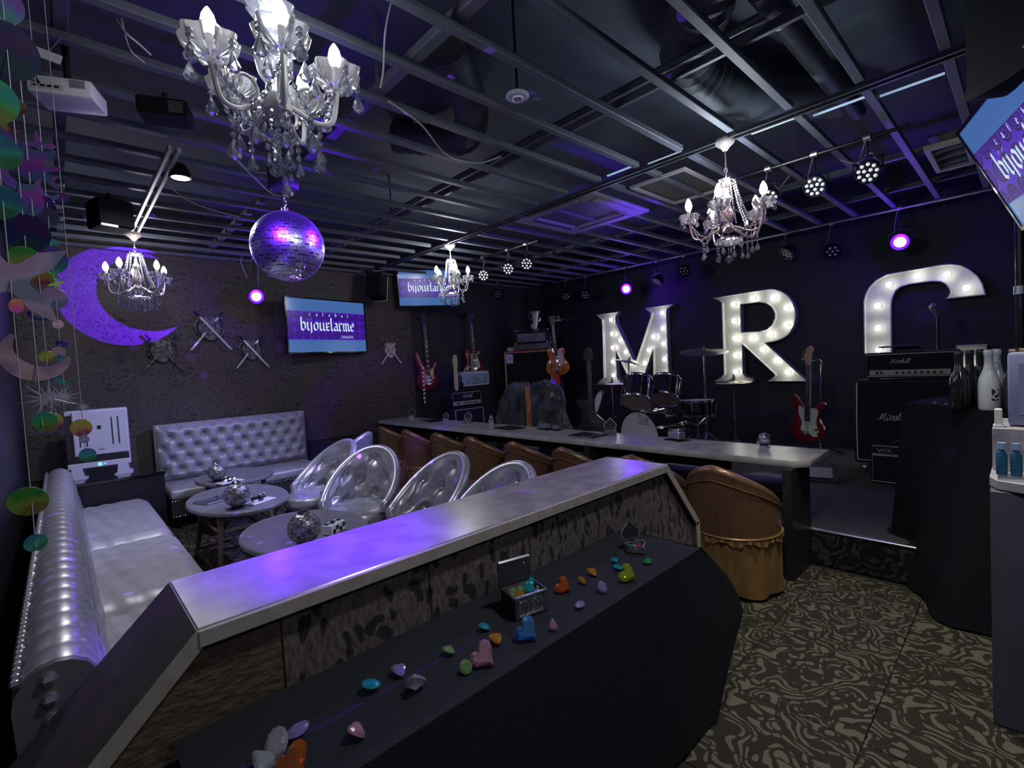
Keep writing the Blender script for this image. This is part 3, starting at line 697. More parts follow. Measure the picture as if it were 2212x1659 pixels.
gl = ['bronze skirted tub chair half hidden by the end of the partition counter', 'bronze skirted tub chair, third from the open end of the bar', 'bronze skirted tub chair, fourth from the open end of the bar',
      'bronze skirted tub chair, fifth from the open end of the bar', 'bronze skirted tub chair, third from the tiled back wall at the bar', 'bronze skirted tub chair, second from the tiled back wall at the bar', 'bronze skirted tub chair nearest the tiled back wall at the bar']
for k, (y, l_) in enumerate(zip((1.82, 2.385, 2.95, 3.51, 4.075, 4.635, 5.20), gl)):
    clone(g0, l_, (2.985+0.01*((k*3) % 3), y, 0), (4, -3, 2, -2, 3, -4, 2)[k])
sname = 'silver tufted tub chairs around the low tables'
s0 = tub('tufted_tub_chair', 'silver tufted tub chair turned towards the viewer beside the nearest low table', 'chair', sname, 0.285, 0.80, 0.46, math.radians(112), 0.43, SILVER, SILVER, SILVER2, 0.29, True, 1.3)
s0.location = (1.60, 3.47, 0); s0.rotation_euler = (0, 0, math.radians(215))
clone(s0, 'silver tufted tub chair pulled up to the middle low table', (1.58, 4.20, 0), 188)
clone(s0, 'silver tufted tub chair cut off by the partition counter', (1.72, 2.78, 0), 182)
clone(s0, 'silver tub chair of which only the top rim shows above the counter', (1.72, 2.15, 0), 180)
clone(s0, 'silver tub chair seen from behind, nearest the gold chairs by the back wall', (2.02, 4.78, 0), 130)

# ================================================================== LOW TABLES
TT = noisy('table_slate', (0.145, 0.145, 0.165), (0.19, 0.19, 0.21), 7, 0.36, 0, 0.02)
def low_table(label, c, ax, ay, z=0.52, rz=0):
    t = thing('low_table', label, 'table', (c[0], c[1], 0), rz, 'oval low tables in the lounge')
    MB().cyl(1, z-0.028, z, 56, Sc(ax, ay, 1)).build('tabletop', TT, t, bevel=0.006)
    feet = []
    for sx in (-1, 1):
        for sy in (-1, 1):
            a = Vector((sx*ax*0.55, sy*ay*0.55, z-0.03)); b = Vector((sx*ax*0.72, sy*ay*0.72, 0.0)); feet.append(b)
            MB().tube([a, b], [0.024, 0.018], 4).build('leg', WOODD, t)
    for i, j in ((0, 1), (2, 3), (0, 2), (1, 3)):
        MB().tube([feet[i]+Vector((0, 0, .09)), feet[j]+Vector((0, 0, .09))], 0.014, 4).build('stretcher', WOODD, t)
    return t
low_table('oval low table nearest the partition counter, washed in violet light', (1.00, 2.93), 0.335, 0.45)
low_table('oval low table in the middle of the lounge with tablet and mosaic globe', (0.945, 4.17), 0.33, 0.53)
low_table('dim oval low table right in front of the tufted sofa', (1.16, 5.16), 0.32, 0.42)
MOS = noisy('silver_mosaic', (0.10, 0.10, 0.11), (0.42, 0.42, 0.45), 60, 0.3, 0.6, 0.5, detail=1)
def globe(label, c, r_=0.085):
    t = thing('mosaic_globe', label, 'lantern', c, 20, 'silver mosaic globe lanterns')
    MB().lathe([(0.0, 0.0), (0.045, 0.0), (0.05, 0.008), (0.03, 0.016)], 20).build('stand', GLOSSB, t)
    MB().sphere((0, 0, r_+0.010), r_, 24, 16).build('globe', MOS, t, smooth=0)
    MB().lathe([(0.022, 2*r_+0.004), (0.03, 2*r_+0.012), (0.018, 2*r_+0.022), (0, 2*r_+0.022)], 14).build('cap', CHROME, t)
    return t
zt = 0.52
def at_t(x, y): p = on_z(x, y, zt); return (p.x, p.y, zt)
globe('silver mosaic globe on the table nearest the counter', at_t(660, 1178)); globe('silver mosaic globe beside the tablet on the middle low table', at_t(514, 1097)); globe('dark mosaic globe on the far low table by the sofa', at_t(470, 1040), 0.075)
def slab(name, label, cat, c, sx, sy, rz, h=0.012, m1=GLOSSB, group=None, frame=True):
    t = thing(name, label, cat, c, rz, group)
    B((0, 0, h/2), (sx, sy, h)).build('case', m1, t, bevel=0.003)
    if frame: B((0, 0, h+0.0006), (sx*0.9, sy*0.86, 0.0012)).build('screen', mat('dark_screen', (0.012, 0.012, 0.018), 0.08, coat=0.5), t)
    return t
slab('tablet', 'dark tablet lying on the middle low table', 'tablet', at_t(470, 1080), 0.26, 0.18, 20, 0.014, STEEL)
def caddy(label, c, rz, group='little crystal dishes on white trays'):
    t = thing('crystal_caddy', label, 'dish', c, rz, group)
    B((0, 0, 0.006), (0.19, 0.11, 0.012)).build('tray', WHITE, t, bevel=0.004)
    for k in range(5): MB().lathe([(0.0, 0.0), (0.016, 0.0), (0.022, 0.02), (0.018, 0.026)], 6, T(-0.05+0.035*(k % 3)+0.015*(k//3), -0.015+0.035*(k//3), 0.012)).build('dish', GLOSSB if k % 2 else CHROME, t, smooth=0)
    for k in range(3): MB().sphere((-0.035+0.035*k, 0.0, 0.05), 0.012, 8, 6).build('stopper', CHROME, t)
    return t
caddy('white tray of black and chrome dishes on the middle low table', at_t(562, 1084), 25); caddy('white tray of dishes beside the far mosaic globe', at_t(497, 1042), 15)
bx = thing('mirror_box', 'small black and white chequered box on the table nearest the counter', 'box', at_t(722, 1150), 30)
B((0, 0, 0.03), (0.12, 0.07, 0.055)).build('body', WHITE, bx, bevel=0.004)
for k in range(4):
    B((-0.042+0.028*k, -0.0358, 0.038 if k % 2 else 0.022), (0.022, 0.003, 0.024)).build('patch', GLOSSB, bx)
    B((-0.042+0.028*k, 0.0 if k % 2 else 0.015, 0.0585), (0.022, 0.026, 0.003)).build('patch', GLOSSB, bx)

# ================================================================== LONG BAR
bar = thing('long_bar', 'long stone-topped bar running along the stage edge to the back wall', 'bar', (3.52, 0, 0))
zb = 0.73
o_ = [(-0.25, 1.00), (-0.18, 0.93), (0.23, 0.93), (0.23, 6.34), (-0.25, 6.34)]
MB().prism([o_], zb-0.045, zb).build('counter_top', STONEP, bar, bevel=0.004)
B((-0.15, 1.02, 0.3425), (0.36, 0.05, 0.685)).build('end_panel', mat('bar_end_black', (0.012, 0.012, 0.015), 0.5), bar)
B((0.02, 3.9, 0.62), (0.03, 4.8, 0.11)).build('apron', BLACK, bar)
for y in (2.6, 4.3, 6.0): B((-0.12, y, 0.3425), (0.30, 0.04, 0.685)).build('support', BLACK, bar)
BEIGE = noisy('taupe_velvet', (0.20, 0.18, 0.175), (0.25, 0.23, 0.22), 60, 0.8, 0, 0.05)
def stool(label, c):
    t = thing('low_stool', label, 'stool', c, 0, 'taupe stools behind the bar')
    MB().lathe([(0.0, 0.25), (0.15, 0.25), (0.175, 0.235), (0.18, 0.205), (0.175, 0.18), (0.0, 0.18)], 28).build('cushion', BEIGE, t, smooth=60)
    MB().cyl(0.165, 0.10, 0.18, 24).build('seat_box', mat('stool_dark', (0.03, 0.03, 0.035), 0.6), t)
    for k in range(4): MB().tube([(0.13*math.cos(PI/4+k*PI/2), 0.13*math.sin(PI/4+k*PI/2), 0.11), (0.15*math.cos(PI/4+k*PI/2), 0.15*math.sin(PI/4+k*PI/2), 0.0)], 0.012, 8).build('leg', CHROME, t)
    return t
stool('taupe round stool under the open end of the bar', (3.78, 1.36, 0.23)); stool('taupe round stool behind the second gold chair', (3.80, 2.05, 0.23)); stool('taupe round stool behind the middle gold chairs', (3.80, 3.95, 0.23))
# things on the bar
def at_b(x, y): p = on_z(x, y, zb); return (min(max(p.x, 3.36), 3.64), p.y, zb)
for (x, y, rz, l_) in ((938, 909, 78, 'black menu folder nearest the back wall on the bar'), (1100, 925, 82, 'black menu folder in front of the stone slab on the bar'), (1270, 941, 85, 'black menu folder beside the bass drum on the bar')):
    t = slab('menu_folder', l_, 'menu', at_b(x, y), 0.30, 0.22, rz, 0.010, GLOSSB, 'menu folders along the bar', False)
    B((0, 0, 0.0108), (0.26, 0.18, 0.0014)).build('cover_sheet', mat('menu_dark', (0.02, 0.02, 0.026), 0.25), t)
def heart2(s, n=28): return [(s*0.0625*16*math.sin(a)**3*1.0, s*0.0625*(13*math.cos(a)-5*math.cos(2*a)-2*math.cos(3*a)-math.cos(4*a))) for a in [2*PI*k/n for k in range(n)]]
SILVB = noisy('embossed_pewter', (0.25, 0.25, 0.27), (0.55, 0.55, 0.58), 80, 0.3, 0.8, 0.5)
def heart_box(label, c, rz, s=0.05, dark=False, parent_group='silver jewellery boxes'):
    t = thing('heart_box', label, 'box', c, rz, parent_group)
    h_ = heart2(s); hi = heart2(s*0.86)
    MB().prism([h_, hi], 0, s*0.7).build('body', SILVB, t); MB().prism([h_], 0, 0.004).build('bottom', BLACK, t)
    lid = MB().prism([h_], 0, s*0.16).build('lid', SILVB, t, M=T(0, s*0.80, s*0.74) @ R('X', -97) @ T(0, -s*0.80, 0))
    MB().prism([hi], 0, 0.002).build('lid_lining', BLACK, lid, M=T(0, 0, -0.0025))
    B((0, s*0.82, s*0.70), (s*0.5, s*0.1, s*0.1)).build('hinge', CHROME, t)
    return t
def heart_on_bar(label, x, y, rz, s=0.055): return heart_box(label, at_b(x, y), rz, s)
heart_on_bar('open silver heart box nearest the back wall on the bar', 893, 903, -60); heart_on_bar('open silver heart box in front of the small amplifier on the bar', 1020, 912, -60)
heart_on_bar('small pale open heart box behind the menu by the back wall', 980, 907, -60, 0.045)
heart_on_bar('open silver heart box beside the bass drum on the bar', 1322, 938, -60, 0.06)
def casket(label, c, rz, s=1.0):
    t = thing('jewel_casket', label, 'box', c, rz, 'little pewter caskets on the bar')
    B((0, 0, 0.004), (0.16*s, 0.10*s, 0.008)).build('tray', GLOSSB, t)
    B((0, 0, 0.030*s+0.008), (0.11*s, 0.07*s, 0.05*s)).build('body', SILVB, t, bevel=0.004)
    for k in range(4): B((-0.04*s+0.027*s*k, -0.036*s, 0.035*s), (0.018*s, 0.003, 0.03*s)).build('facet', GLOSSB, t)
    MB().tube([(-0.05*s, 0.03*s, 0.06*s), (-0.04*s, 0.03*s, 0.085*s), (0.04*s, 0.03*s, 0.085*s), (0.05*s, 0.03*s, 0.06*s)], 0.003, 6).build('handle', CHROME, t)
    return t
casket('little pewter casket right of the stone slab on the bar', at_b(1190, 925), 80, 1.0); casket('pewter casket with raised clasp in front of the bass drum shell', at_b(1465, 950), 75, 1.1); casket('flat pewter casket at the far edge of the bar by the dark bass guitar', at_b(1240, 922), 80, 0.7)
sk_ = thing('glass_jar', 'small clear glass skull jar near the open end of the bar', 'jar', at_b(1662, 962), 200)
MB().lathe([(0.0, 0.0), (0.034, 0.0), (0.034, 0.012), (0.025, 0.02)], 16).build('base', CHROME, sk_)
MB().sphere((0, 0, 0.062), 0.040, 14, 10, sc=(1, 1.1, 1.05)).build('glass', CRYSTAL, sk_); B((0, -0.035, 0.03), (0.04, 0.03, 0.02)).build('jaw', CRYSTAL, sk_, bevel=0.004)
for sx in (-1, 1): MB().sphere((sx*0.016, -0.037, 0.06), 0.010, 8, 6).build('eye_socket', BLACK, sk_)
gj = thing('glass_jar', 'small clear glass beside the menu in front of the stone slab', 'jar', at_b(1062, 918), 0)
MB().lathe([(0, 0.003), (0.028, 0.003), (0.034, 0.03), (0.034, 0.07), (0.022, 0.085), (0.026, 0.095)], 16).build('glass', CRYSTAL, gj); MB().sphere((0, 0, 0.10), 0.02, 10, 8).build('stopper', CHROME, gj)
# ================================================================== MARQUEE LETTERS on the right wall
XL = 6.66
MW = Matrix(((0, 0, -1, WX), (-1, 0, 0, 0), (0, 1, 0, 0), (0, 0, 0, 1)))   # local u right, v up, w out of the wall
def uv(px, py): p = on_x(px, py, XL); return (-p.y, p.z)
LET = noisy('letter_enamel', (0.50, 0.51, 0.48), (0.60, 0.60, 0.57), 5, 0.45, 0.15)
MBULB = mat('marquee_bulb', (1, 1, 1), 0.4, emit=(1.0, 0.98, 0.86), es=13)
def marquee(label, z0, sc, loops, bulbs, r_=0.030, curved=()):
    LP = []
    for k, l_ in enumerate(loops):
        P = [uv(z0[0]+a/sc, z0[1]+b/sc) for a, b in l_]
        ar = sum(P[i][0]*P[(i+1) % len(P)][1]-P[(i+1) % len(P)][0]*P[i][1] for i in range(len(P)))
        if (ar < 0) == (k == 0): P.reverse()
        LP.append(P)
    cx = sum(p[0] for p in LP[0])/len(LP[0]); cz = min(p[1] for p in LP[0])
    t = thing('marquee_letter', label, 'sign', M=MW @ T(cx, cz, 0)); loc = [[(p[0]-cx, p[1]-cz) for p in l_] for l_ in LP]
    MB().prism(loc, 0.004, 0.02).build('back_plate', LET, t)
    for l_ in loc:
        rim = MB(); n = len(l_)
        for i in range(n):
            a, b, c_ = Vector(l_[i-1]), Vector(l_[i]), Vector(l_[(i+1) % n])
            d1, d2 = (b-a).normalized(), (c_-b).normalized(); nn = Vector((d1.y+d2.y, -d1.x-d2.x))
            nn = nn.normalized() if nn.length > 1e-6 else Vector((d1.y, -d1.x))
            k = min(2.0, 1/max(0.3, nn.dot(Vector((d1.y, -d1.x)))))
            for q, z in ((0, 0.004), (0, 0.095), (0.010, 0.095), (0.010, 0.004)): rim.v.append((b.x+nn.x*q*k, b.y+nn.y*q*k, z))
        for i in range(n):
            j = (i+1) % n
            for e_ in range(4): rim.f.append((i*4+e_, j*4+e_, j*4+(e_+1) % 4, i*4+(e_+1) % 4))
        rim.build('rim', LET, t)
    for a, b in bulbs:
        p = uv(z0[0]+a/sc, z0[1]+b/sc); x, z = p[0]-cx, p[1]-cz
        bl = MB().sphere((0, 0, 0), r_, 12, 8).build('bulb', MBULB, t, M=T(x, z, 0.068))
        MB().lathe([(0.026, 0), (0.026, 0.028), (0.016, 0.034)], 12).build('socket', WHITE, bl, M=T(0, 0, -0.05))
    return t
Z6 = ((1250, 560), 3.771)
marquee('lit marquee letter M of bulbs above the drum kit', *Z6,
        [[(150, 455), (325, 430), (298, 472), (300, 515), (440, 815), (470, 830), (590, 470), (594, 437), (550, 402), (763, 368), (716, 405), (712, 440), (733, 965), (760, 1005), (590, 1010), (612, 975), (607, 725), (520, 985), (420, 990), (302, 740), (312, 970), (345, 1005), (160, 1010), (206, 965), (196, 560), (190, 490)]],
        [(258, 492), (265, 607), (335, 657), (270, 720), (378, 755), (273, 835), (278, 945), (425, 850), (478, 942), (533, 845), (565, 740), (603, 632), (675, 437), (680, 562), (685, 688), (693, 812), (695, 938)])
marquee('lit marquee letter R of bulbs in the middle of the stage wall', *Z6,
        [[(1100, 318), (1400, 270), (1550, 248), (1600, 250), (1650, 266), (1700, 300), (1738, 350), (1760, 410), (1763, 470), (1750, 540), (1715, 600), (1665, 640), (1600, 664), (1512, 680), (1850, 990), (1545, 992), (1585, 970), (1605, 945), (1590, 925), (1330, 685), (1335, 930), (1360, 962), (1415, 975), (1415, 992), (1110, 992), (1160, 970), (1188, 935), (1178, 600), (1170, 355), (1150, 335)],
         [(1315, 365), (1470, 346), (1530, 355), (1575, 385), (1602, 435), (1603, 480), (1580, 535), (1535, 575), (1470, 592), (1322, 600)]],
        [(1257, 365), (1413, 315), (1580, 312), (1690, 392), (1690, 532), (1555, 612), (1405, 643), (1270, 643), (1262, 503), (1275, 782), (1275, 918), (1495, 735), (1605, 825), (1697, 918)], 0.032)
marquee('lit marquee letter C of bulbs behind the guitar amplifier', (1700, 540), 2.963,
        [[(500, 645), (496, 330), (505, 290), (530, 240), (575, 195), (640, 160), (840, 125), (980, 100), (1050, 95), (1110, 103), (1165, 130), (1215, 170), (1245, 215), (1263, 283), (1030, 307), (1050, 278), (1045, 250), (1020, 215), (985, 198), (930, 195), (780, 215), (725, 232), (690, 260), (668, 310), (662, 360), (665, 645), (668, 800), (700, 890), (800, 950), (930, 950), (1040, 890), (1090, 790), (1092, 615), (1272, 608), (1270, 700), (1200, 850), (1100, 980), (900, 1060), (700, 1060), (560, 990), (505, 870)]],
        [(650, 222), (833, 165), (1022, 157), (1147, 243), (578, 357), (580, 500), (585, 640), (600, 800), (700, 960), (900, 1000), (1080, 930), (1180, 760)], 0.030)

# ================================================================== AMPLIFIERS
LOGO = mat('logo_white', (0.72, 0.72, 0.74), 0.5)
BRASS = noisy('gold_panel', (0.42, 0.36, 0.24), (0.50, 0.43, 0.30), 20, 0.4, 0.5)
PIPE = mat('white_piping', (0.62, 0.62, 0.66), 0.5)
def front(x, z, y): return T(x, y, z) @ R('X', 90)     # local XY plane facing -Y
def piping(t, x0, x1, z0, z1, y, r_=0.004, open_=False):
    p = [(x0, y, z0), (x0, y, z1), (x1, y, z1), (x1, y, z0)]
    MB().tube(p, r_, 6, closed=not open_).build('piping', PIPE, t)
def script_logo(t, word, x, z, y, xh, m_=LOGO, nib=0.20, under=False):
    mb, wd = pen(word, SCR, xh, nib, 45, 0.28, 0.0, smooth_n=4)
    if under: mb.add([(0.3*xh, -0.35*xh, 0), (wd*1.02, -0.30*xh, 0), (wd*1.02, -0.22*xh, 0), (0.3*xh, -0.26*xh, 0)], [(0, 1, 2, 3)])
    o = mb.build('logo', m_, t, smooth=0, fix=False, M=front(x-wd/2, z, y)); return o
def amp_head(label, loc, rz, w_, d_, h_, word, xh, panel_m, name='amplifier_head', nk=8):
    t = thing(name, label, 'amplifier', loc, rz)
    B((0, 0, h_/2+0.012), (w_, d_, h_)).build('cabinet', TOLEX, t, bevel=0.010, seg=2)
    B((0, -d_/2+0.001, h_*0.62+0.012), (w_*0.93, 0.008, h_*0.56)).build('grille', GRILLE, t)
    B((0, -d_/2-0.002, h_*0.22+0.012), (w_*0.86 if nk > 7 else w_*0.9, 0.012, h_*0.22)).build('control_panel', panel_m, t, bevel=0.004)
    piping(t, -w_*0.465, w_*0.465, h_*0.08+0.012, h_*0.93+0.012, -d_/2-0.003, 0.003)
    for k in range(nk): MB().cyl(h_*0.045, 0, 0.016, 10, front(-w_*0.12+w_*0.52*k/nk, h_*0.22+0.012, -d_/2-0.008)).build('knob', BLACK, t)
    for k in range(2): B((-w_*0.34+0.05*w_*k, -d_/2-0.012, h_*0.22+0.012), (0.018, 0.012, 0.022)).build('switch', BLACK, t)
    MB().tube([(-0.11, 0, h_+0.012), (-0.09, 0, h_+0.045), (0.09, 0, h_+0.045), (0.11, 0, h_+0.012)], 0.010, 8).build('handle', BLACKM, t)
    for sx in (-1, 1): B((sx*w_*0.4, 0, 0.006), (0.05, d_*0.7, 0.012)).build('foot', BLACK, t)
    script_logo(t, word, -0.06 if nk > 7 else 0, h_*0.58+0.012, -d_/2-0.006, xh)
    return t
# big stack at the right
xm, ym, zs = 5.45, 0.765, 0.23
cabt = thing('speaker_cabinet', 'large black angled guitar speaker cabinet with white piping at right of stage', 'speaker', (xm+0.18, ym, zs), -90)
prf = [(-0.18, 0.09), (-0.18, 0.46), (-0.135, 0.86), (0.18, 0.86), (0.18, 0.09)]
MB().prism([prf], -0.38, 0.38).build('cabinet', TOLEX, cabt, M=Matrix(((0, 0, 1, 0), (1, 0, 0, 0), (0, 1, 0, 0), (0, 0, 0, 1))), bevel=0.012, seg=2)
B((0, -0.178, 0.29), (0.70, 0.012, 0.34)).build('grille', GRILLE, cabt); B((0, 0, 0), (0.70, 0.012, 0.37)).build('grille', GRILLE, cabt, M=T(0, -0.160, 0.655) @ R('X', -6.4))
MB().tube([(-0.355, -0.188, 0.12), (-0.355, -0.188, 0.46), (-0.355, -0.146, 0.84)], 0.005, 6).build('piping', PIPE, cabt); MB().tube([(-0.355, -0.188, 0.12), (0.355, -0.188, 0.12)], 0.004, 6).build('piping', PIPE, cabt)
script_logo(cabt, 'Marshall', -0.075, 0.50, -0.20, 0.044)
for sx in (-1, 1):
    for y in (-0.12, 0.12):
        MB().cyl(0.035, -0.012, 0.012, 14, T(sx*0.31, y, 0.036) @ R('Y', 90)).build('caster', STEEL, cabt)
B((-0.384, 0, 0.55), (0.008, 0.12, 0.05)).build('side_handle', BLACKM, cabt)
bigh = amp_head('wide black amplifier head on top of the large angled cabinet', (xm+0.19, ym-0.02, zs+0.862), -90, 0.66, 0.22, 0.235, 'Marshall', 0.026, mat('panel_pewter', (0.40, 0.38, 0.33), 0.4, 0.6))
cab_tr = thing('cable_tray', 'flat black laptop-like tray lying on the wide amplifier head', 'tray', (xm+0.19, ym+0.05, zs+1.152), -88)
B((0, 0, 0.004), (0.30, 0.16, 0.008)).build('tray', GLOSSB, cab_tr); MB().tube([(-0.15, -0.08, 0.01), (0, -0.085, 0.018), (0.15, -0.08, 0.01)], 0.004, 6).build('rim', STEEL, cab_tr)
vx = thing('combo_amplifier', 'small black combo amplifier with grey piping below the large cabinet', 'amplifier', (5.16, 0.72, 0.23), -90)
B((0, 0, 0.17), (0.46, 0.20, 0.33)).build('cabinet', TOLEX, vx, bevel=0.01); piping(vx, -0.215, 0.215, 0.02, 0.245, -0.104, 0.0035); piping(vx, -0.215, 0.215, 0.255, 0.325, -0.104, 0.003)
B((0, -0.101, 0.13), (0.42, 0.004, 0.22)).build('grille', GRILLE, vx)
m_, wd = pen('VOX', CAP, 0.034, 0.22, 15, 0, 0.1); m_.build('logo', mat('logo_grey', (0.30, 0.30, 0.31), 0.5), vx, smooth=0, fix=False, M=front(-0.18, 0.272, -0.106))
MB().tube([(-0.08, 0, 0.335), (-0.06, 0, 0.36), (0.06, 0, 0.36), (0.08, 0, 0.335)], 0.008, 8).build('handle', BLACKM, vx)
# sheet and wedge beside the stack
wd_ = thing('floor_wedge', 'black stage wedge with a pale sheet lying beside the large cabinet', 'monitor', (4.95, 1.30, 0.23), -75)
MB().prism([[(-0.12, 0), (0.14, 0), (0.14, 0.10), (-0.12, 0.02)]], -0.13, 0.13).build('body', BLACK, wd_, M=Matrix(((0, 0, 1, 0), (1, 0, 0, 0), (0, 1, 0, 0), (0, 0, 0, 1))))
B((0, 0, 0), (0.18, 0.18, 0.003)).build('sheet', mat('sheet_pale', (0.24, 0.225, 0.215), 0.6), wd_, M=T(0, 0.0, 0.066) @ R('X', 17))

# small stack by the back wall
yc = 6.05
ca2 = thing('speaker_cabinet', 'small black speaker cabinet with white piping behind the bar', 'speaker', (4.58, yc, zs), 0)
B((0, 0, 0.30), (0.60, 0.30, 0.56)).build('cabinet', TOLEX, ca2, bevel=0.012); B((0, -0.151, 0.30), (0.53, 0.006, 0.48)).build('grille', GRILLE, ca2); piping(ca2, -0.27, 0.27, 0.05, 0.545, -0.156, 0.006)
for sx in (-1, 1): B((sx*0.22, 0, 0.01), (0.06, 0.2, 0.02)).build('foot', BLACK, ca2)
amp_head('small black amplifier head with gold panel behind the bar', (4.58, yc, zs+0.585), 0, 0.58, 0.22, 0.22, 'Marshall', 0.036, BRASS, nk=7)
BLUEV = noisy('pale_blue_tolex', (0.24, 0.33, 0.46), (0.30, 0.40, 0.54), 40, 0.5)
ba = thing('blue_amplifier', 'pale blue retro amplifier head with arched handle on the small amplifier', 'amplifier', (4.79, yc, zs+0.872), 0)
B((0, 0, 0.13), (0.54, 0.20, 0.235)).build('cabinet', BLUEV, ba, bevel=0.018, seg=2); piping(ba, -0.25, 0.25, 0.03, 0.215, -0.102, 0.007)
B((0, -0.101, 0.122), (0.46, 0.006, 0.15)).build('grille', noisy('blue_grille', (0.10, 0.15, 0.22), (0.26, 0.36, 0.50), 7, 0.6, stretch=(1, 1, 3)), ba)
MB().tube([(-0.10+0.10*math.cos(a*PI/10)+0.05, 0, 0.245+0.075*math.sin(a*PI/10)) for a in range(11)], 0.010, 8).build('handle', mat('handle_grey', (0.35, 0.35, 0.36), 0.4), ba)
for sx in (-1, 1): MB().cyl(0.012, 0.0, 0.014, 8, T(sx*0.2, 0, 0)).build('foot', BLACK, ba)
hsx = thing('headphones_stand', 'dark headphones hanging on a pale guitar-neck stand beside the blue amplifier', 'stand', (4.40, yc-0.09, zs+0.818+0.054), 0)
MB().prism([spline([(-0.03, 0.0), (0.03, 0.0), (0.028, 0.30), (0.045, 0.34), (0.035, 0.48), (0.0, 0.51), (-0.03, 0.46), (-0.04, 0.36), (-0.025, 0.30)], 3)], -0.012, 0.012).build('neck', noisy('maple', (0.42, 0.34, 0.22), (0.52, 0.43, 0.29), 6, 0.5), hsx, M=R('X', 90))
for k in range(3): MB().sphere((-0.05, 0, 0.36+0.045*k), 0.014, 8, 6).build('peg', CHROME, hsx)
MB().tube([(0.055, 0, 0.07), (0.05, 0, 0.17), (0.075, 0, 0.19), (0.10, 0, 0.17), (0.095, 0, 0.07)], 0.010, 8).build('headband', BLACKM, hsx)
for x in (0.05, 0.10): MB().cyl(0.032, -0.014, 0.014, 14, T(x, -0.005, 0.06) @ R('Y', 90)).build('ear_cup', GLOSSB, hsx)

# tall red bass cabinet in the corner with head and trophies
amz = thing('bass_cabinet', 'tall red-edged bass speaker cabinet with square badge in the stage corner', 'speaker', (6.0, 5.90, zs), -63, scale=1.08)
REDT = noisy('red_tolex', (0.34, 0.035, 0.04), (0.42, 0.05, 0.05), 60, 0.5)
B((0, 0, 0.665), (0.80, 0.40, 1.29)).build('cabinet', REDT, amz, bevel=0.012); B((0, -0.2005, 0.665), (0.73, 0.008, 1.22)).build('grille', GRILLE, amz)
piping(amz, -0.372, 0.372, 0.045, 1.285, -0.206, 0.008)
bd = B((-0.30, -0.207, 1.19), (0.115, 0.010, 0.15)).build('badge', STEEL, amz, bevel=0.004)
MB().tube([(0.03*math.cos(a)*(0.3+a/9), 0.03*math.sin(a)*(0.3+a/9), 0) for a in [k*0.35 for k in range(22)]], 0.0035, 6).build('spiral', BLACK, bd, M=front(-0.30, 1.205, -0.214))
for sx in (-1, 1): MB().sphere((sx*0.39, -0.19, 1.30), 0.018, 8, 6).build('corner', CHROME, amz)
for sx in (-1, 1): B((sx*0.3, 0, 0.01), (0.06, 0.3, 0.02)).build('foot', BLACK, amz)
ah = thing('bass_amplifier', 'black bass amplifier head with chrome corners on the red cabinet', 'amplifier', (6.03, 5.85, zs+1.416), -63, scale=1.08)
B((0, 0, 0.055), (0.60, 0.28, 0.10)).build('chassis', noisy('chassis_dark', (0.03, 0.03, 0.035), (0.06, 0.06, 0.065), 30, 0.4, 0.3), ah, bevel=0.006)
B((0.0, 0, 0.20), (0.52, 0.26, 0.18)).build('cabinet', TOLEX, ah, bevel=0.01)
B((0.0, -0.132, 0.20), (0.46, 0.006, 0.13)).build('face', noisy('violet_face', (0.03, 0.03, 0.05), (0.10, 0.08, 0.22), 14, 0.3), ah)
MB().tube([(-0.26, -0.12, 0.315), (0.26, -0.12, 0.315)], 0.008, 8).build('rail', CHROME, ah)
for sx in (-1, 1): MB().sphere((sx*0.26, -0.12, 0.315), 0.020, 8, 6).build('rail_end', CHROME, ah); B((sx*0.26, -0.12, 0.10), (0.03, 0.03, 0.04)).build('corner', CHROME, ah)
tp = thing('silver_trophy', 'pale silver trophy with pink ribbon standing on the bass amplifier head', 'trophy', (6.06, 5.82, zs+1.416+0.315), -63, scale=1.08)
MB().lathe([(0.0, 0.0), (0.05, 0.0), (0.05, 0.02), (0.025, 0.03), (0.022, 0.06), (0.05, 0.16), (0.055, 0.24), (0.075, 0.31), (0.085, 0.32)], 16).build('cup', mat('trophy_silver', (0.55, 0.56, 0.60), 0.35, 0.5), tp)
MB().tube([(-0.06, 0, 0.30), (-0.12, 0, 0.29), (-0.11, 0, 0.22), (-0.05, 0, 0.20)], 0.008, 8).build('handle', CHROME, tp); MB().tube([(0.05, 0, 0.22), (0.09, 0, 0.21), (0.06, 0, 0.16)], 0.008, 8).build('handle', CHROME, tp)
MB().sphere((-0.035, -0.03, 0.085), 0.035, 10, 8, sc=(1, 0.6, 1.3)).build('ribbon', mat('pink_ribbon', (0.65, 0.30, 0.38), 0.5), tp)
pl_ = thing('pedal_box', 'small white effect pedal box on the left corner of the red cabinet', 'box', (5.80, 6.20, zs+1.416), -63, scale=1.08)
B((0, 0, 0.035), (0.12, 0.07, 0.06)).build('case', WHITE, pl_, bevel=0.015, seg=2)
for sx in (-1, 1): MB().cyl(0.014, 0, 0.006, 12, front(sx*0.03, 0.04, -0.034)).build('knob', BLACKM, pl_)
fig = thing('green_figurine', 'tiny green ornament beside the bass amplifier head', 'ornament', (6.17, 5.60, zs+1.416), -63, scale=1.08)
MB().lathe([(0, 0), (0.05, 0), (0.05, 0.012), (0.02, 0.02), (0.02, 0.05)], 12).build('base', WHITE, fig); MB().sphere((0, 0, 0.10), 0.04, 10, 8, sc=(0.9, 0.7, 1.4)).build('body', mat('ornament_green', (0.08, 0.14, 0.09), 0.4), fig); MB().sphere((0.0, -0.01, 0.18), 0.028, 10, 8).build('head', MATS['ornament_green'], fig)
tg = thing('price_tag', 'pale pink paper tag hanging below the orange guitar', 'tag', (6.72, 5.88, 1.0), -90)
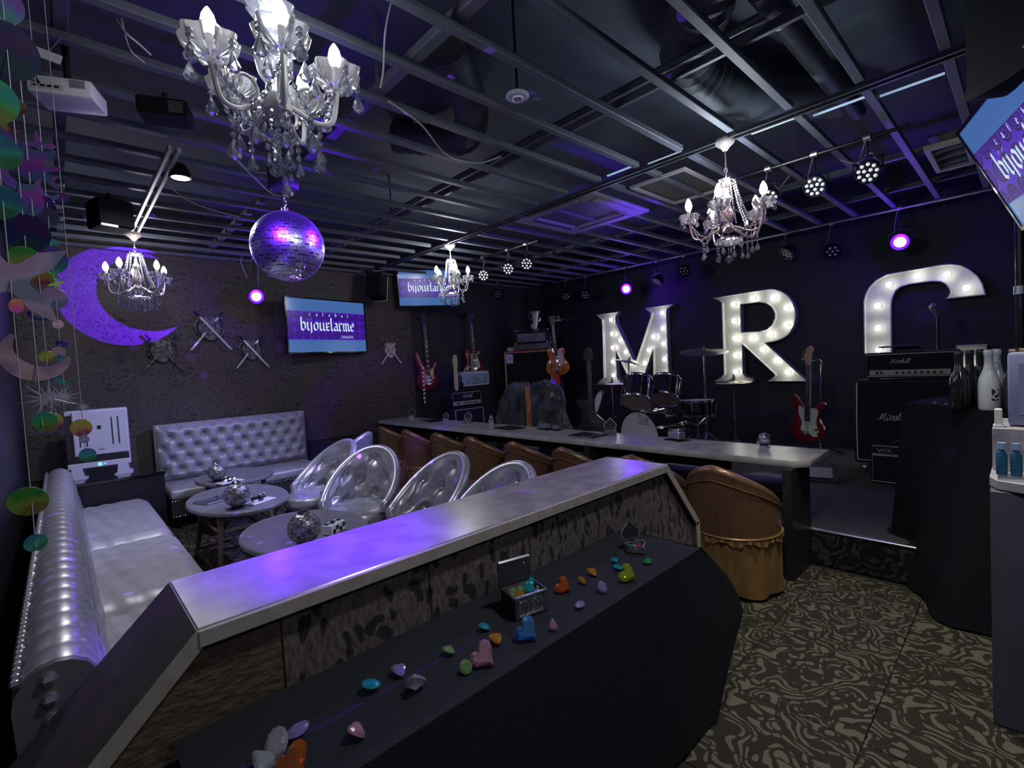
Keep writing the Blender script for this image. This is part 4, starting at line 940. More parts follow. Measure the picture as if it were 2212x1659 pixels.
B((0, 0, 0), (0.085, 0.003, 0.19)).build('card', mat('tag_pink', (0.50, 0.22, 0.26), 0.6), tg); B((0, -0.002, 0.0), (0.03, 0.002, 0.14)).build('print', mat('tag_print', (0.2, 0.05, 0.07), 0.6), tg)

# split stone slab with orange vein, standing behind the bar
SLATE = noisy('dark_slate', (0.018, 0.022, 0.026), (0.085, 0.095, 0.100), 7, 0.32, 0.1, 0.5, 6)
st = thing('stone_slab', 'rough dark split stone slab with an orange wooden vein behind the bar', 'sculpture', (4.25, 4.22, zs), -90)
lp = [(-0.62, 0.0), (-0.62, 0.35), (-0.60, 0.55), (-0.55, 0.66), (-0.48, 0.78), (-0.42, 0.86), (-0.33, 0.93), (-0.23, 0.98), (-0.15, 0.96), (-0.08, 0.945), (-0.065, 0.93), (-0.065, 0.0)]
rp = [(0.055, 0.0), (0.055, 0.90), (0.09, 0.965), (0.2, 0.965), (0.32, 0.99), (0.40, 0.94), (0.45, 0.85), (0.50, 0.74), (0.50, 0.62), (0.54, 0.50), (0.60, 0.38), (0.60, 0.22), (0.64, 0.1), (0.64, 0.0)]
def rough_slab(o2, th):
    mb = MB().prism([o2], -th/2, th/2); me = mb
    return me
for nm, q in (('left_half', lp), ('right_half', rp)):
    ob = rough_slab(q, 0.16).build('stone_half', SLATE, st, M=R('X', 90), bevel=0.02, seg=2, smooth=60)
    ob.modifiers.new('sub', 'SUBSURF').subdivision_type = 'SIMPLE'; ob.modifiers['sub'].levels = 2; ob.modifiers['sub'].render_levels = 3
    tx = bpy.data.textures.new('slate_relief_'+nm, 'CLOUDS'); tx.noise_scale = 0.12
    dm = ob.modifiers.new('relief', 'DISPLACE'); dm.texture = tx; dm.strength = 0.05; dm.mid_level = 0.5
VEIN = noisy('orange_wood_vein', (0.16, 0.055, 0.02), (0.50, 0.22, 0.09), 16, 0.5, 0, 0.5, 6, stretch=(3, 1, 0.6))
MB().prism([[(-0.062, 0.0), (-0.07, 0.3), (-0.066, 0.92), (-0.02, 0.86), (0.03, 0.85), (0.058, 0.91), (0.05, 0.45), (0.10, 0.42), (0.09, 0.3), (0.10, 0.0)]], -0.085, 0.05).build('vein', VEIN, st, M=R('X', 90), bevel=0.01)
o = MB().prism([spline([(-0.10, 0), (0.10, 0), (0.11, 0.3), (0.07, 0.52), (0, 0.58), (-0.07, 0.5), (-0.11, 0.3)], 4)], -0.03, 0.03).build('wooden_shell', noisy('shell_brown', (0.22, 0.11, 0.07), (0.30, 0.16, 0.10), 9, 0.5), M=T(4.70, 5.10, zs) @ R('Z', -60) @ R('X', 90)); tag(o, 'rounded brown wooden back peeking out left of the stone slab', 'chair')

# ================================================================== GUITARS (local: front -Y, body bottom at z=0)
def guitar(label, M, kind, body_m, pick_m, L_=1.0, group=None, strap=False):
    t = thing({'lp': 'electric_guitar', 'bass': 'bass_guitar', 'hollow': 'hollow_body_guitar', 'bird': 'bass_guitar', 'strat': 'electric_guitar'}[kind], label, 'guitar', M=M, group=group)
    S_ = {'lp': [(0, 0), (0.10, 0.01), (0.17, 0.07), (0.175, 0.16), (0.13, 0.24), (0.115, 0.29), (0.135, 0.36), (0.13, 0.41), (0.08, 0.40), (0.045, 0.36), (-0.03, 0.40), (-0.09, 0.43), (-0.14, 0.41), (-0.145, 0.34), (-0.12, 0.27), (-0.15, 0.20), (-0.175, 0.12), (-0.15, 0.04), (-0.08, 0.0)],
          'hollow': [(0, 0), (0.12, 0.015), (0.19, 0.09), (0.18, 0.19), (0.13, 0.27), (0.12, 0.31), (0.14, 0.38), (0.13, 0.44), (0.06, 0.42), (0.03, 0.38), (-0.03, 0.44), (-0.10, 0.46), (-0.14, 0.42), (-0.14, 0.34), (-0.125, 0.28), (-0.18, 0.19), (-0.19, 0.09), (-0.12, 0.015)],
          'bass': [(0, 0), (0.11, 0.02), (0.16, 0.09), (0.14, 0.17), (0.10, 0.23), (0.11, 0.30), (0.15, 0.37), (0.13, 0.40), (0.06, 0.33), (0.02, 0.32), (-0.05, 0.35), (-0.11, 0.46), (-0.15, 0.56), (-0.19, 0.55), (-0.17, 0.40), (-0.13, 0.28), (-0.17, 0.17), (-0.17, 0.07), (-0.10, 0.0)],
          'bird': [(0, 0), (0.10, 0.02), (0.17, 0.10), (0.15, 0.16), (0.08, 0.22), (0.06, 0.27), (0.14, 0.42), (0.16, 0.50), (0.12, 0.53), (0.06, 0.45), (0.0, 0.40), (-0.06, 0.40), (-0.16, 0.42), (-0.19, 0.38), (-0.13, 0.28), (-0.14, 0.16), (-0.20, 0.06), (-0.15, 0.0)],
          'strat': [(0, 0), (0.09, 0.02), (0.155, 0.08), (0.16, 0.15), (0.12, 0.22), (0.11, 0.28), (0.145, 0.36), (0.16, 0.41), (0.12, 0.43), (0.07, 0.38), (0.0, 0.34), (-0.06, 0.37), (-0.11, 0.45), (-0.15, 0.49), (-0.18, 0.45), (-0.155, 0.35), (-0.125, 0.27), (-0.16, 0.18), (-0.175, 0.10), (-0.13, 0.03), (-0.07, 0.0)]}[kind]
    out = [tuple(p) for p in spline([Vector(p) for p in S_], 5)]
    th = 0.06 if kind == 'hollow' else 0.042
    MB().prism([[(p[0], p[1]) for p in out]], -th/2, th/2).build('body', body_m, t, M=R('X', 90), bevel=0.008, seg=2, smooth=50)
    zb_ = max(p[1] for p in S_ if abs(p[0]) < 0.05)-0.07; f = -th/2
    bassy = kind in ('bass', 'bird')
    zn = L_*0.80 if not bassy else L_*0.82
    MB().prism([[(-0.026, zb_-0.05), (0.026, zb_-0.05), (0.021, zn), (-0.021, zn)]], 0.0, 0.022).build('neck', noisy('neck_dark', (0.10, 0.075, 0.06), (0.15, 0.12, 0.10), 7, 0.45), t, M=T(0, f+0.005, 0) @ R('X', 90))
    MB().prism([[(-0.025, zb_-0.04), (0.025, zb_-0.04), (0.020, zn), (-0.020, zn)]], 0.0, 0.004).build('fretboard', noisy('rosewood', (0.035, 0.026, 0.022), (0.06, 0.045, 0.038), 12, 0.5), t, M=T(0, f-0.018, 0) @ R('X', 90))
    fb = MB()
    for k in range(9): zz = zb_+0.03+(zn-zb_-0.04)*k/9; fb.box((0, f-0.0235, zz), (0.042, 0.002, 0.002))
    fb.build('frets', CHROME, t)['kind'] = 'stuff'
    if kind == 'strat': hd = [(-0.022, zn), (0.022, zn), (0.025, zn+0.04), (0.03, zn+0.12), (0.05, zn+0.17), (0.02, zn+0.20), (-0.025, zn+0.17), (-0.045, zn+0.08)]
    elif bassy: hd = [(-0.022, zn), (0.022, zn), (0.045, zn+0.05), (0.04, zn+0.17), (0.0, zn+0.19), (-0.045, zn+0.15), (-0.04, zn+0.05)]
    else: hd = [(-0.022, zn), (0.022, zn), (0.042, zn+0.04), (0.046, zn+0.16), (0.0, zn+0.15), (-0.046, zn+0.16), (-0.042, zn+0.04)]
    MB().prism([hd], 0, 0.014).build('headstock', mat('headstock_'+kind, (0.42, 0.26, 0.16) if kind == 'strat' else (0.012, 0.012, 0.013), 0.35), t, M=T(0, f-0.002, 0) @ R('X', 90))
    npg = 3 if not bassy else 2
    for sx in ((-1, 1) if kind != 'strat' else (-1,)):
        for k in range(npg if kind != 'strat' else 6):
            zz = zn+0.05+k*(0.04 if kind != 'strat' else 0.021); o = MB().cyl(0.007, 0, 0.022, 8, T(sx*0.045, f-0.01, zz) @ R('Y', 90*sx)); o.build('tuning_peg', CHROME, t)
    if pick_m: MB().prism([[tuple(p) for p in spline([Vector(p) for p in {'lp': [(0.045, 0.16), (0.10, 0.16), (0.085, 0.27), (0.045, 0.36), (0.035, 0.26)], 'hollow': [(0.04, 0.16), (0.09, 0.16), (0.11, 0.27), (0.09, 0.42), (0.04, 0.40)], 'bass': [(-0.04, 0.1), (0.05, 0.1), (0.05, 0.2), (-0.04, 0.2)], 'bird': [(0.055, 0.27), (0.09, 0.30), (0.145, 0.47), (0.12, 0.515), (0.07, 0.46), (0.05, 0.36)], 'strat': [(0.07, 0.06), (0.115, 0.10), (0.085, 0.22), (0.105, 0.33), (0.06, 0.36), (-0.03, 0.34), (-0.09, 0.37), (-0.10, 0.30), (-0.06, 0.20), (-0.07, 0.12), (0.0, 0.10)]}[kind]], 4)]], 0, 0.003).build('pickguard', pick_m, t, M=T(0, f, 0) @ R('X', 90))
    for zz in ({'lp': (0.15, 0.28), 'hollow': (0.17, 0.30), 'bass': (0.14, 0.20), 'bird': (0.14, 0.27), 'strat': (0.13, 0.20, 0.27)}[kind]):
        B((0, f-0.006, zz), (0.075, 0.012, 0.032 if kind != 'strat' else 0.016)).build('pickup', CHROME if kind in ('lp', 'hollow', 'bird') else WHITE, t, bevel=0.003)
    B((0, f-0.007, 0.09), (0.07, 0.012, 0.022)).build('bridge', CHROME, t)
    for k in range(3): MB().cyl(0.011, 0, 0.014, 10, front(0.09+0.022*(k % 2), 0.06+0.04*k, f)).build('knob', CHROME if kind == 'bird' else mat('knob_dark', (0.03, 0.025, 0.02), 0.4), t)
    if kind == 'hollow':
        for sx in (-1, 1): MB().prism([spline([(sx*0.085, 0.12), (sx*0.10, 0.13), (sx*0.095, 0.20), (sx*0.11, 0.26), (sx*0.09, 0.25), (sx*0.08, 0.19)], 3)], 0, 0.002).build('sound_hole', BLACK, t, M=T(0, f-0.0005, 0) @ R('X', 90))
        MB().prism([[(-0.02, 0.0), (0.02, 0.0), (0.03, 0.08), (-0.03, 0.08)]], 0, 0.006).build('tailpiece', BLACK, t, M=T(0, f, 0.01) @ R('X', 90))
    sg = MB()
    for k in range(4 if bassy else 6): x = -0.016+0.032*k/(3 if bassy else 5); sg.tube([(x, f-0.016, 0.09), (x*0.9, f-0.025, zn+0.02)], 0.0009, 4)
    sg.build('strings', STEEL, t)['kind'] = 'stuff'
    return t
REDG = mat('cherry_red_gloss', (0.17, 0.007, 0.015), 0.14, coat=0.8)
WINE = mat('wine_red_gloss', (0.16, 0.010, 0.020), 0.15, coat=0.7)
ORANGE = noisy('orange_gloss', (0.50, 0.13, 0.02), (0.58, 0.17, 0.035), 5, 0.15, coat=0.7)
def gM(p, rz, tilt=0, s=1.0): return T(*p) @ R('Z', rz) @ R('Y', tilt) @ Sc(s, s, s)
guitar('dark red bass guitar hanging on the black wall under the second screen', gM((4.13, 6.30, 1.10), 0, -2, 1.05), 'bass', WINE, None, 1.13)
guitar('wine red single-cutaway guitar hanging behind the blue amplifier', gM((5.07, 6.33, 1.22), 0, -3, 1.12), 'lp', WINE, mat('pickguard_grey', (0.45, 0.45, 0.47), 0.4), 1.0)
guitar('orange hollow-body guitar hanging in the stage corner', gM((6.0, 5.30, 1.20), -62, -3, 1.0), 'hollow', ORANGE, mat('pickguard_silver', (0.50, 0.50, 0.50), 0.3), 1.02)
guitar('dark silver-winged bass guitar standing left of the drum kit', gM((4.72, 3.66, 0.52), -72, 0, 1.0), 'bird', mat('gunmetal_gloss', (0.10, 0.10, 0.13), 0.2, 0.4, coat=0.6), mat('pickguard_pale', (0.55, 0.55, 0.60), 0.4), 1.06)
guitar('red and white electric guitar on a hanger stand right of the drum kit', gM((5.92, 1.66, 0.40), -106, 3, 1.05), 'strat', REDG, mat('pickguard_mint', (0.60, 0.62, 0.56), 0.4), 1.0)
# wall hangers and straps
for l_, p, rz in (('black guitar hanger on the wall above the dark red bass', (4.10, 6.39, 2.14), 0), ('black guitar hanger on the wall above the wine red guitar', (5.03, 6.39, 2.22), 0), ('black guitar hanger on a long wall arm above the orange guitar', (6.06, 5.29, 2.075), -62)):
    t = thing('guitar_hanger', l_, 'hanger', p, rz, 'wall guitar hangers')
    B((0, -0.01, 0.05), (0.06, 0.02, 0.10)).build('plate', BLACKM, t)
    if rz: MB().tube([(0, 0, 0.05), (0.305, 0.575, 0.05)], 0.014, 8).build('long_arm', BLACKM, t)
    MB().tube([(0, -0.01, 0.04), (0, -0.05, 0.03)], 0.008, 8).build('arm', STEEL, t); MB().tube([(-0.05, -0.10, 0.02), (-0.045, -0.05, 0.02), (0.045, -0.05, 0.02), (0.05, -0.10, 0.02)], 0.008, 8).build('yoke', STEEL, t)
sp = thing('guitar_strap', 'black and white patterned strap hanging down in front of the dark red bass', 'strap', (4.03, 6.28, 0.88), 0)
B((0, 0, 0.30), (0.055, 0.004, 0.62)).build('webbing', BLACK, sp)
for k in range(9): MB().prism([[(-0.02, 0), (0.022, 0.01), (0.012, 0.045), (-0.022, 0.03)] if k % 2 else [(-0.022, 0.0), (0.01, 0.01), (0.022, 0.04), (-0.01, 0.05)]], 0, 0.001).build('pattern', mat('strap_white', (0.55, 0.55, 0.56), 0.6), sp, M=T(0, -0.0025, 0.02+0.064*k) @ R('X', 90))
s2 = thing('guitar_strap', 'plain beige strap hanging down the wine red guitar', 'strap', (4.985, 6.275, 1.26), 0)
B((0, 0, 0.17), (0.065, 0.004, 0.42)).build('webbing', mat('strap_beige', (0.28, 0.25, 0.20), 0.8), s2)
gs = thing('guitar_stand', 'black tubular hanger stand holding the red and white guitar', 'stand', (6.05, 1.62, 0.23), -68)
MB().tube([(0.04, 0.03, 0.0), (0.06, 0.04, 0.75), (0.075, 0.02, 1.03), (0.04, -0.02, 1.06)], 0.010, 8).build('post', CHROME, gs); MB().tube([(0.04, 0.0, 1.06), (-0.01, -0.04, 1.05), (-0.04, -0.10, 1.05)], 0.008, 8).build('yoke', BLACKM, gs)
for k in range(3): MB().tube([(0.04, 0.03, 0.12), (0.04+0.26*math.cos(2.1*k+0.5), 0.03+0.26*math.sin(2.1*k+0.5), 0.0)], 0.009, 8).build('leg', BLACKM, gs)
bst = thing('guitar_stand', 'low black stand under the silver-winged bass', 'stand', (4.78, 3.66, 0.23), -72)
MB().tube([(-0.12, -0.05, 0.27), (-0.1, 0.05, 0.27), (0.1, 0.05, 0.27), (0.12, -0.05, 0.27)], 0.009, 8).build('cradle', BLACKM, bst); MB().tube([(0, 0.05, 0.27), (0, 0.08, 0.0)], 0.010, 8).build('post', BLACKM, bst)
for k in range(3): MB().tube([(0, 0.06, 0.15), (0.2*math.cos(2.1*k), 0.06+0.2*math.sin(2.1*k), 0.0)], 0.008, 8).build('leg', BLACKM, bst)

# ================================================================== DRUM KIT
SHELL = mat('piano_black_shell', (0.012, 0.012, 0.015), 0.10, coat=1.0)
HEADW = noisy('drum_head_white', (0.50, 0.51, 0.54), (0.56, 0.57, 0.60), 4, 0.5)
HEADT = noisy('drum_head_tan', (0.40, 0.31, 0.27), (0.46, 0.36, 0.31), 4, 0.5)
def drum(name, label, M, r_, L_, head_front, head_back, nl=8):
    """axis along local z; front head at z=0 facing -z"""
    t = thing(name, label, 'drum', M=M)
    MB().lathe([(r_, 0.01), (r_, L_-0.01)], 48).build('shell', SHELL, t)
    for z, m_, s in ((0.0, head_front, -1), (L_, head_back, 1)):
        MB().cyl(r_*0.985, z-0.003, z+0.003, 48).build('drum_head', m_, t)
        MB().lathe([(r_*0.97, z-0.008*0), (r_*1.02, z-0.012), (r_*1.045, z-0.006), (r_*1.045, z+0.014), (r_*1.0, z+0.016)], 48).build('hoop', CHROME if name != 'bass_drum' else SHELL, t)
    for k in range(nl):
        a = 2*PI*(k+0.5)/nl
        lg = MB().tube([(r_*1.04, 0, 0.01), (r_*1.04, 0, L_-0.01)], 0.004, 6).build('tension_rod', CHROME, t, M=R('Z', math.degrees(a)))
        for z in (0.06 if L_ > 0.2 else L_/2, L_-0.06 if L_ > 0.2 else L_/2): B((r_*1.02, 0, z), (0.02, 0.022, 0.05)).build('lug', CHROME, lg, bevel=0.004)
    return t
bdx, bdy, bdr = 4.68, 2.99, 0.285
bdm = T(bdx, bdy, 0.23+bdr+0.02) @ R('Z', -12) @ R('Y', 90)
bd_ = drum('bass_drum', 'black bass drum with white front head and maker lettering behind the bar', bdm, bdr, 0.46, HEADW, HEADT, 8)
m_, wd = pen('Pearl', SCR, 0.052, 0.16, 45, 0.3, 0.02, smooth_n=4)
m_.add([(0.0, -0.018, 0), (wd*1.1, -0.018, 0), (wd*1.1, -0.012, 0), (0.0, -0.012, 0)], [(0, 1, 2, 3)])
m_.build('lettering', BLACK, bd_, smooth=0, fix=False, M=Matrix(((0, 1, 0, 0.15), (-1, 0, 0, 0.045), (0, 0, -1, -0.0045), (0, 0, 0, 1))) @ T(0, 0, 0) if False else Matrix(((0, 0, 0, 0), (0, 0, 0, 0), (0, 0, 0, 0), (0, 0, 0, 1))) if False else Matrix(((0, -1, 0, -0.165), (-1, 0, 0, 0.02), (0, 0, -1, -0.0048), (0, 0, 0, 1))))
for s in (-1, 1): MB().tube([(0.1, s*bdr, 0.12), (0.30, s*(bdr+0.16), 0.05)], 0.010, 8).build('spur', CHROME, bd_)
for s in (-1, 1): MB().tube([(-bdr, s*0.035, 0.16), (-bdr-0.30, s*0.035, 0.16)], 0.013, 10).build('tom_post', CHROME, bd_)
B((-bdr-0.02, 0, 0.16), (0.05, 0.12, 0.05)).build('mount', CHROME, bd_, bevel=0.006)
def aim(p, d): return T(*p) @ Vector(d).to_track_quat('Z', 'X').to_matrix().to_4x4()
drum('rack_tom', 'left black rack tom tilted above the bass drum', aim(on_x(1373, 868, 4.48), (0.62, 0.20, 0.85)), 0.160, 0.26, HEADT, HEADW, 6)
drum('rack_tom', 'right black rack tom tilted above the bass drum shell', aim(on_x(1435, 862, 4.86), (0.62, 0.15, 0.85)), 0.155, 0.24, HEADT, HEADW, 6)
sn = drum('snare_drum', 'black snare drum on a chrome stand right of the bass drum', aim(on_x(1507, 897, 5.4), (0.03, 0.02, 1)), 0.20, 0.165, HEADT, HEADW, 8)
def tripod(t, h, spread=0.26, zt=None, m_=CHROME, leg_h=0.22):
    MB().tube([(0, 0, 0.04), (0, 0, h*0.55)], 0.013, 10).build('tube', m_, t); MB().tube([(0, 0, h*0.5), (0, 0, h)], 0.010, 10).build('post', m_, t)
    MB().cyl(0.022, h*0.53, h*0.56, 10).build('clamp', m_, t); MB().tube([(-0.03, 0, h*0.545), (0.04, 0, h*0.545)], 0.008, 8).build('wing_nut', m_, t)
    for k in range(3):
        a = 2*PI*k/3+0.6; e = (spread*math.cos(a), spread*math.sin(a), 0.008)
        MB().tube([(0.015*math.cos(a), 0.015*math.sin(a), leg_h), e], 0.009, 8).build('leg', m_, t); MB().sphere(e, 0.014, 8, 6).build('foot', BLACK, t)
ss = thing('snare_stand', 'chrome basket stand carrying the snare drum', 'stand', (on_x(1507, 897, 5.4).x, on_x(1507, 897, 5.4).y, 0.23)); tripod(ss, on_x(1507, 897, 5.4).z-0.23-0.03)
for k in range(3): a = 2*PI*k/3; MB().tube([(0, 0, 0.36), (0.20*math.cos(a), 0.20*math.sin(a), 0.44), (0.21*math.cos(a), 0.21*math.sin(a), 0.47)], 0.008, 8).build('basket_arm', CHROME, ss)
CYM = noisy('cymbal_bronze', (0.48, 0.44, 0.36), (0.60, 0.56, 0.46), 3, 0.28, 0.8, 0.03, stretch=(1, 1, 1))
def cymbal(label, p, r_, tilt, rz, hh=False, boom=None, group='cymbals on chrome stands'):
    t = thing('cymbal', label, 'cymbal', (p[0], p[1], 0.23), rz, group); h = p[2]-0.23
    Mt = T(0, 0, h) @ R('Y', tilt)
    pr = [(0.004, 0.028), (0.03, 0.024), (0.045, 0.012), (r_*0.7, 0.002), (r_, -0.012)]
    MB().lathe(pr, 40, Mt).build('plate', CYM, t, smooth=60)
    if hh: MB().lathe([(q, -z-0.035) for q, z in pr], 40, Mt).build('lower_plate', CYM, t, smooth=60)
    MB().cyl(0.016, 0.028, 0.05, 10, Mt).build('felt', GREY, t); MB().cyl(0.008, 0.045, 0.075, 8, Mt).build('wing_nut', CHROME, t)
    tripod(t, h-0.01 if not hh else h)
    return t
pc1 = on_x(1520, 758, 5.75); cymbal('ride cymbal on a tall chrome stand between the letters M and R', pc1, 0.28, -10, 35)
pc2 = on_x(1585, 823, 5.45); cymbal('hi-hat cymbal pair on a chrome stand below the letter R', pc2, 0.19, 0, 0, True)
pc3 = on_x(1322, 829, 4.95); cymbal('crash cymbal left of the drum kit at the foot of the letter M', pc3, 0.24, 4, 0)
pc4 = on_x(1358, 782, 5.6); cymbal('thin tilted crash cymbal high in front of the letter M', pc4, 0.22, 16, -50)
# microphone stand and tall black pole at the right
ms = thing('microphone_stand', 'thin black microphone stand behind the wide amplifier head', 'microphone stand', (6.15, 0.60, 0.23))
MB().tube([(0, 0, 0.02), (0, 0, 1.45)], 0.011, 8).build('post', BLACKM, ms); MB().cyl(0.14, 0, 0.02, 24).build('base', BLACKM, ms)
MB().tube([(0, 0, 1.42), (-0.02, 0.03, 1.50)], [0.014, 0.022], 10).build('microphone', STEEL, ms); MB().sphere((-0.025, 0.035, 1.52), 0.028, 10, 8).build('grille', STEEL, ms)
po = thing('lighting_pole', 'tall black lighting pole at the far right edge', 'pole', (5.2, 0.045, 0.23))
MB().tube([(0, 0, 0.02), (0, 0, 2.25)], 0.028, 10).build('post', BLACKM, po); MB().cyl(0.2, 0, 0.02, 24).build('base', BLACKM, po); MB().cyl(0.04, 1.50, 1.56, 12).build('collar', STEEL, po); MB().cyl(0.04, 2.2, 2.28, 12).build('collar', STEEL, po)
# ================================================================== CHANDELIERS
def strand(pts, m_, parent, r_=0.006, drop=0.0, name='crystal_strand', bead=0.017):
    """a string of cut beads, optionally ending in a pendant"""
    P = [Vector(p) for p in pts]; Q, rr = [], []
    for a, b in zip(P, P[1:]):
        n = max(2, int((b-a).length/bead))
        for k in range(n):
            for t, q in ((0.0, 0.22), (0.25, 0.85), (0.5, 1.0), (0.75, 0.85)):
                Q.append(a.lerp(b, (k+t)/n)); rr.append(r_*q)
    Q.append(P[-1]); rr.append(r_*0.2)
    if drop:
        e = P[-1]
        for t, q in ((0.06, 0.1), (0.35, 0.55), (0.7, 1.0), (0.88, 0.75), (1.0, 0.08)): Q.append(e+Vector((0, 0, -drop*t))); rr.append(drop*0.30*q)
    return MB().tube(Q, rr, 6).build(name, m_, parent, smooth=0, fix=False)
def chandelier(label, loc, Rb, rot0, hc, s, frame_m, cm, bulb_m, candle_m, canopy_m, power, col, big=False, tiers=2):
    t = thing('chandelier', label, 'chandelier', loc, 0)
    # canopy, rod, chain
    MB().lathe([(0.0, hc-0.075*s), (0.014*s, hc-0.072*s), (0.03*s, hc-0.05*s), (0.055*s, hc-0.03*s), (0.062*s, hc-0.012*s), (0.06*s, hc), (0.0, hc)], 24).build('canopy', canopy_m, t)
    zt_ = 0.12*s if not big else 0.20
    MB().tube([(0, 0, hc-0.07*s), (0, 0, zt_+0.09*s)], 0.004*s+0.001, 8).build('rod', frame_m, t)
    for k in range(3): MB().tube([(0.010*s*math.cos(a)*(1 if k % 2 else 0.4), 0.010*s*math.cos(a)*(0.4 if k % 2 else 1), zt_+0.085*s-0.03*s*k+0.016*s*math.sin(a)) for a in [2*PI*j/12 for j in range(12)]], 0.0025*s+0.001, 6, closed=True).build('chain_link', frame_m, t)
    # body
    h0 = -0.17*s
    if big:
        MB().lathe([(0.02, -0.145), (0.035, -0.12), (0.03, -0.10), (0.05, -0.07), (0.062, -0.02), (0.05, 0.03), (0.03, 0.05), (0.025, 0.08), (0.04, 0.11), (0.03, 0.16), (0.014, 0.2), (0.012, 0.34)], 20).build('glass_column', cm, t)
        MB().lathe([(0, -0.195), (0.046, -0.19), (0.05, -0.175), (0.046, -0.145), (0.03, -0.14), (0, -0.14)], 24).build('hub', candle_m, t)
        for zz, rr_ in ((0.10, 0.075),): MB().lathe([(0.012, zz), (rr_*0.6, zz+0.01), (rr_, zz+0.05), (rr_*1.02, zz+0.055)], 40, wave=lambda a, z: 1+0.07*math.cos(8*a)).build('glass_dish', cm, t, smooth=60)
    else:
        MB().lathe([(0, h0-0.03*s), (0.03*s, h0-0.02*s), (0.04*s, h0), (0.025*s, h0+0.03*s), (0.04*s, h0+0.07*s), (0.028*s, h0+0.12*s), (0.018*s, h0+0.16*s), (0.03*s, h0+0.19*s), (0.012*s, h0+0.23*s), (0.010*s, zt_+0.02*s)], 20).build('column', frame_m, t)
        MB().lathe([(0.01*s, h0-0.05*s), (0.05*s, h0-0.055*s), (0.082*s, h0-0.085*s), (0.086*s, h0-0.09*s)], 36, wave=lambda a, z: 1+0.06*math.cos(9*a)).build('lower_dish', cm, t, smooth=60)
        MB().lathe([(0.01*s, zt_-0.01*s), (0.04*s, zt_), (0.055*s, zt_+0.02*s)], 32, wave=lambda a, z: 1+0.07*math.cos(8*a)).build('top_dish', cm, t, smooth=60)
    for k in range(5):
        a = rot0+k*2*PI/5; ca, sa = math.cos(a), math.sin(a)
        def P(r_, z): return (r_*ca, r_*sa, z)
        ar = [P(0.03*s, h0+0.01*s), P(Rb*0.35, h0-0.015*s), P(Rb*0.65, h0-0.05*s), P(Rb*0.9, h0-0.035*s), P(Rb, -0.105*s)]
        arm = MB().tube(spline([Vector(p) for p in ar], 6, closed=False), (0.0085 if big else 0.0055)*s+0.0005, 8).build('arm', candle_m if big else frame_m, t)
        if big: MB().tube([(P(Rb*0.50+0.036*math.cos(q), h0+0.025+0.042*math.sin(q))) for q in [2*PI*j/18 for j in range(18)]], 0.006, 8, closed=True).build('scroll', candle_m, arm)
        kc = 1.32 if big else 1.0
        MB().lathe([(0.010*s, -0.108*s), (0.035*s, -0.10*s), (0.055*s, -0.075*s), (0.062*s, -0.052*s), (0.060*s, -0.052*s), (0.050*s, -0.072*s), (0.012*s, -0.098*s)], 40, T(Rb*ca, Rb*sa, 0.108*s*(kc-1)) @ Sc(kc, kc, kc), wave=lambda an, z: 1+0.09*math.cos(7*an)).build('glass_cup', cm, t, smooth=60)
        cd = MB().cyl(0.0115*s, -0.10*s, -0.025*s, 14, T(Rb*ca, Rb*sa, 0)).build('candle', candle_m, t)
        MB().lathe([(0.009*s, -0.026*s), (0.019*s, -0.010*s), (0.023*s, 0.008*s), (0.017*s, 0.034*s), (0.007*s, 0.052*s), (0.0, 0.060*s)], 14, T(Rb*ca, Rb*sa, 0)).build('bulb', bulb_m, t)
        # drops round the cup
        for j in range(4):
            q = a+0.5+j*PI/2; x, y = Rb*ca+0.058*s*kc*math.cos(q), Rb*sa+0.058*s*kc*math.sin(q)
            strand([(x, y, -0.052*s), (x, y, -0.085*s)], cm, t, (0.011 if big else 0.007)*s, (0.070 if big else 0.045)*s, 'crystal_drop', bead=0.03 if big else 0.017)
        # swags: arm to next arm, top to arm, long tails
        b = a+2*PI/5; e1 = Vector(P(Rb*0.97, -0.11*s)); e2 = Vector((Rb*0.97*math.cos(b), Rb*0.97*math.sin(b), -0.11*s)); mid = (e1+e2)/2*0.92+Vector((0, 0, -0.13*s))
        strand([e1, e1.lerp(mid, .55)+Vector((0, 0, -.025*s)), mid, e2.lerp(mid, .55)+Vector((0, 0, -.025*s)), e2], cm, t, (0.0085 if big else 0.0055)*s, bead=0.022 if big else 0.017)
        strand([mid, mid+Vector((0, 0, -0.05*s))], cm, t, (0.010 if big else 0.006)*s, (0.075 if big else 0.05)*s, bead=0.024 if big else 0.017)
        if not big:
            tp_ = Vector((0.05*s*ca, 0.05*s*sa, zt_+0.012*s)); strand([tp_, tp_.lerp(Vector(P(Rb*.6, h0+.03*s)), .5)+Vector((0, 0, -0.02*s)), P(Rb*0.62, h0+0.015*s)], cm, t, 0.006*s)
            a2 = a+PI/5; tq = Vector((0.05*s*math.cos(a2), 0.05*s*math.sin(a2), zt_+0.012*s)); eq = Vector((Rb*0.5*math.cos(a2), Rb*0.5*math.sin(a2), h0+0.0*s)); strand([tq, tq.lerp(eq, .5)+Vector((0, 0, -0.03*s)), eq], cm, t, 0.006*s)
            q2 = a+PI/5; dp = Vector((0.08*s*math.cos(q2), 0.08*s*math.sin(q2), h0-0.088*s)); strand([dp, dp+Vector((0, 0, -0.07*s))], cm, t, 0.0065*s, 0.045*s)
            strand([P(Rb*0.66, h0-0.05*s), P(Rb*0.66, h0-0.14*s)], cm, t, 0.0065*s, 0.05*s)
        else:
            q2 = a+PI/5; dp = Vector((0.035*math.cos(q2), 0.035*math.sin(q2), -0.19)); strand([dp, dp+Vector((0.012*math.cos(q2), 0.012*math.sin(q2), -0.07)), dp+Vector((0, 0, -0.13))], cm, t, 0.009, 0.055, bead=0.024)
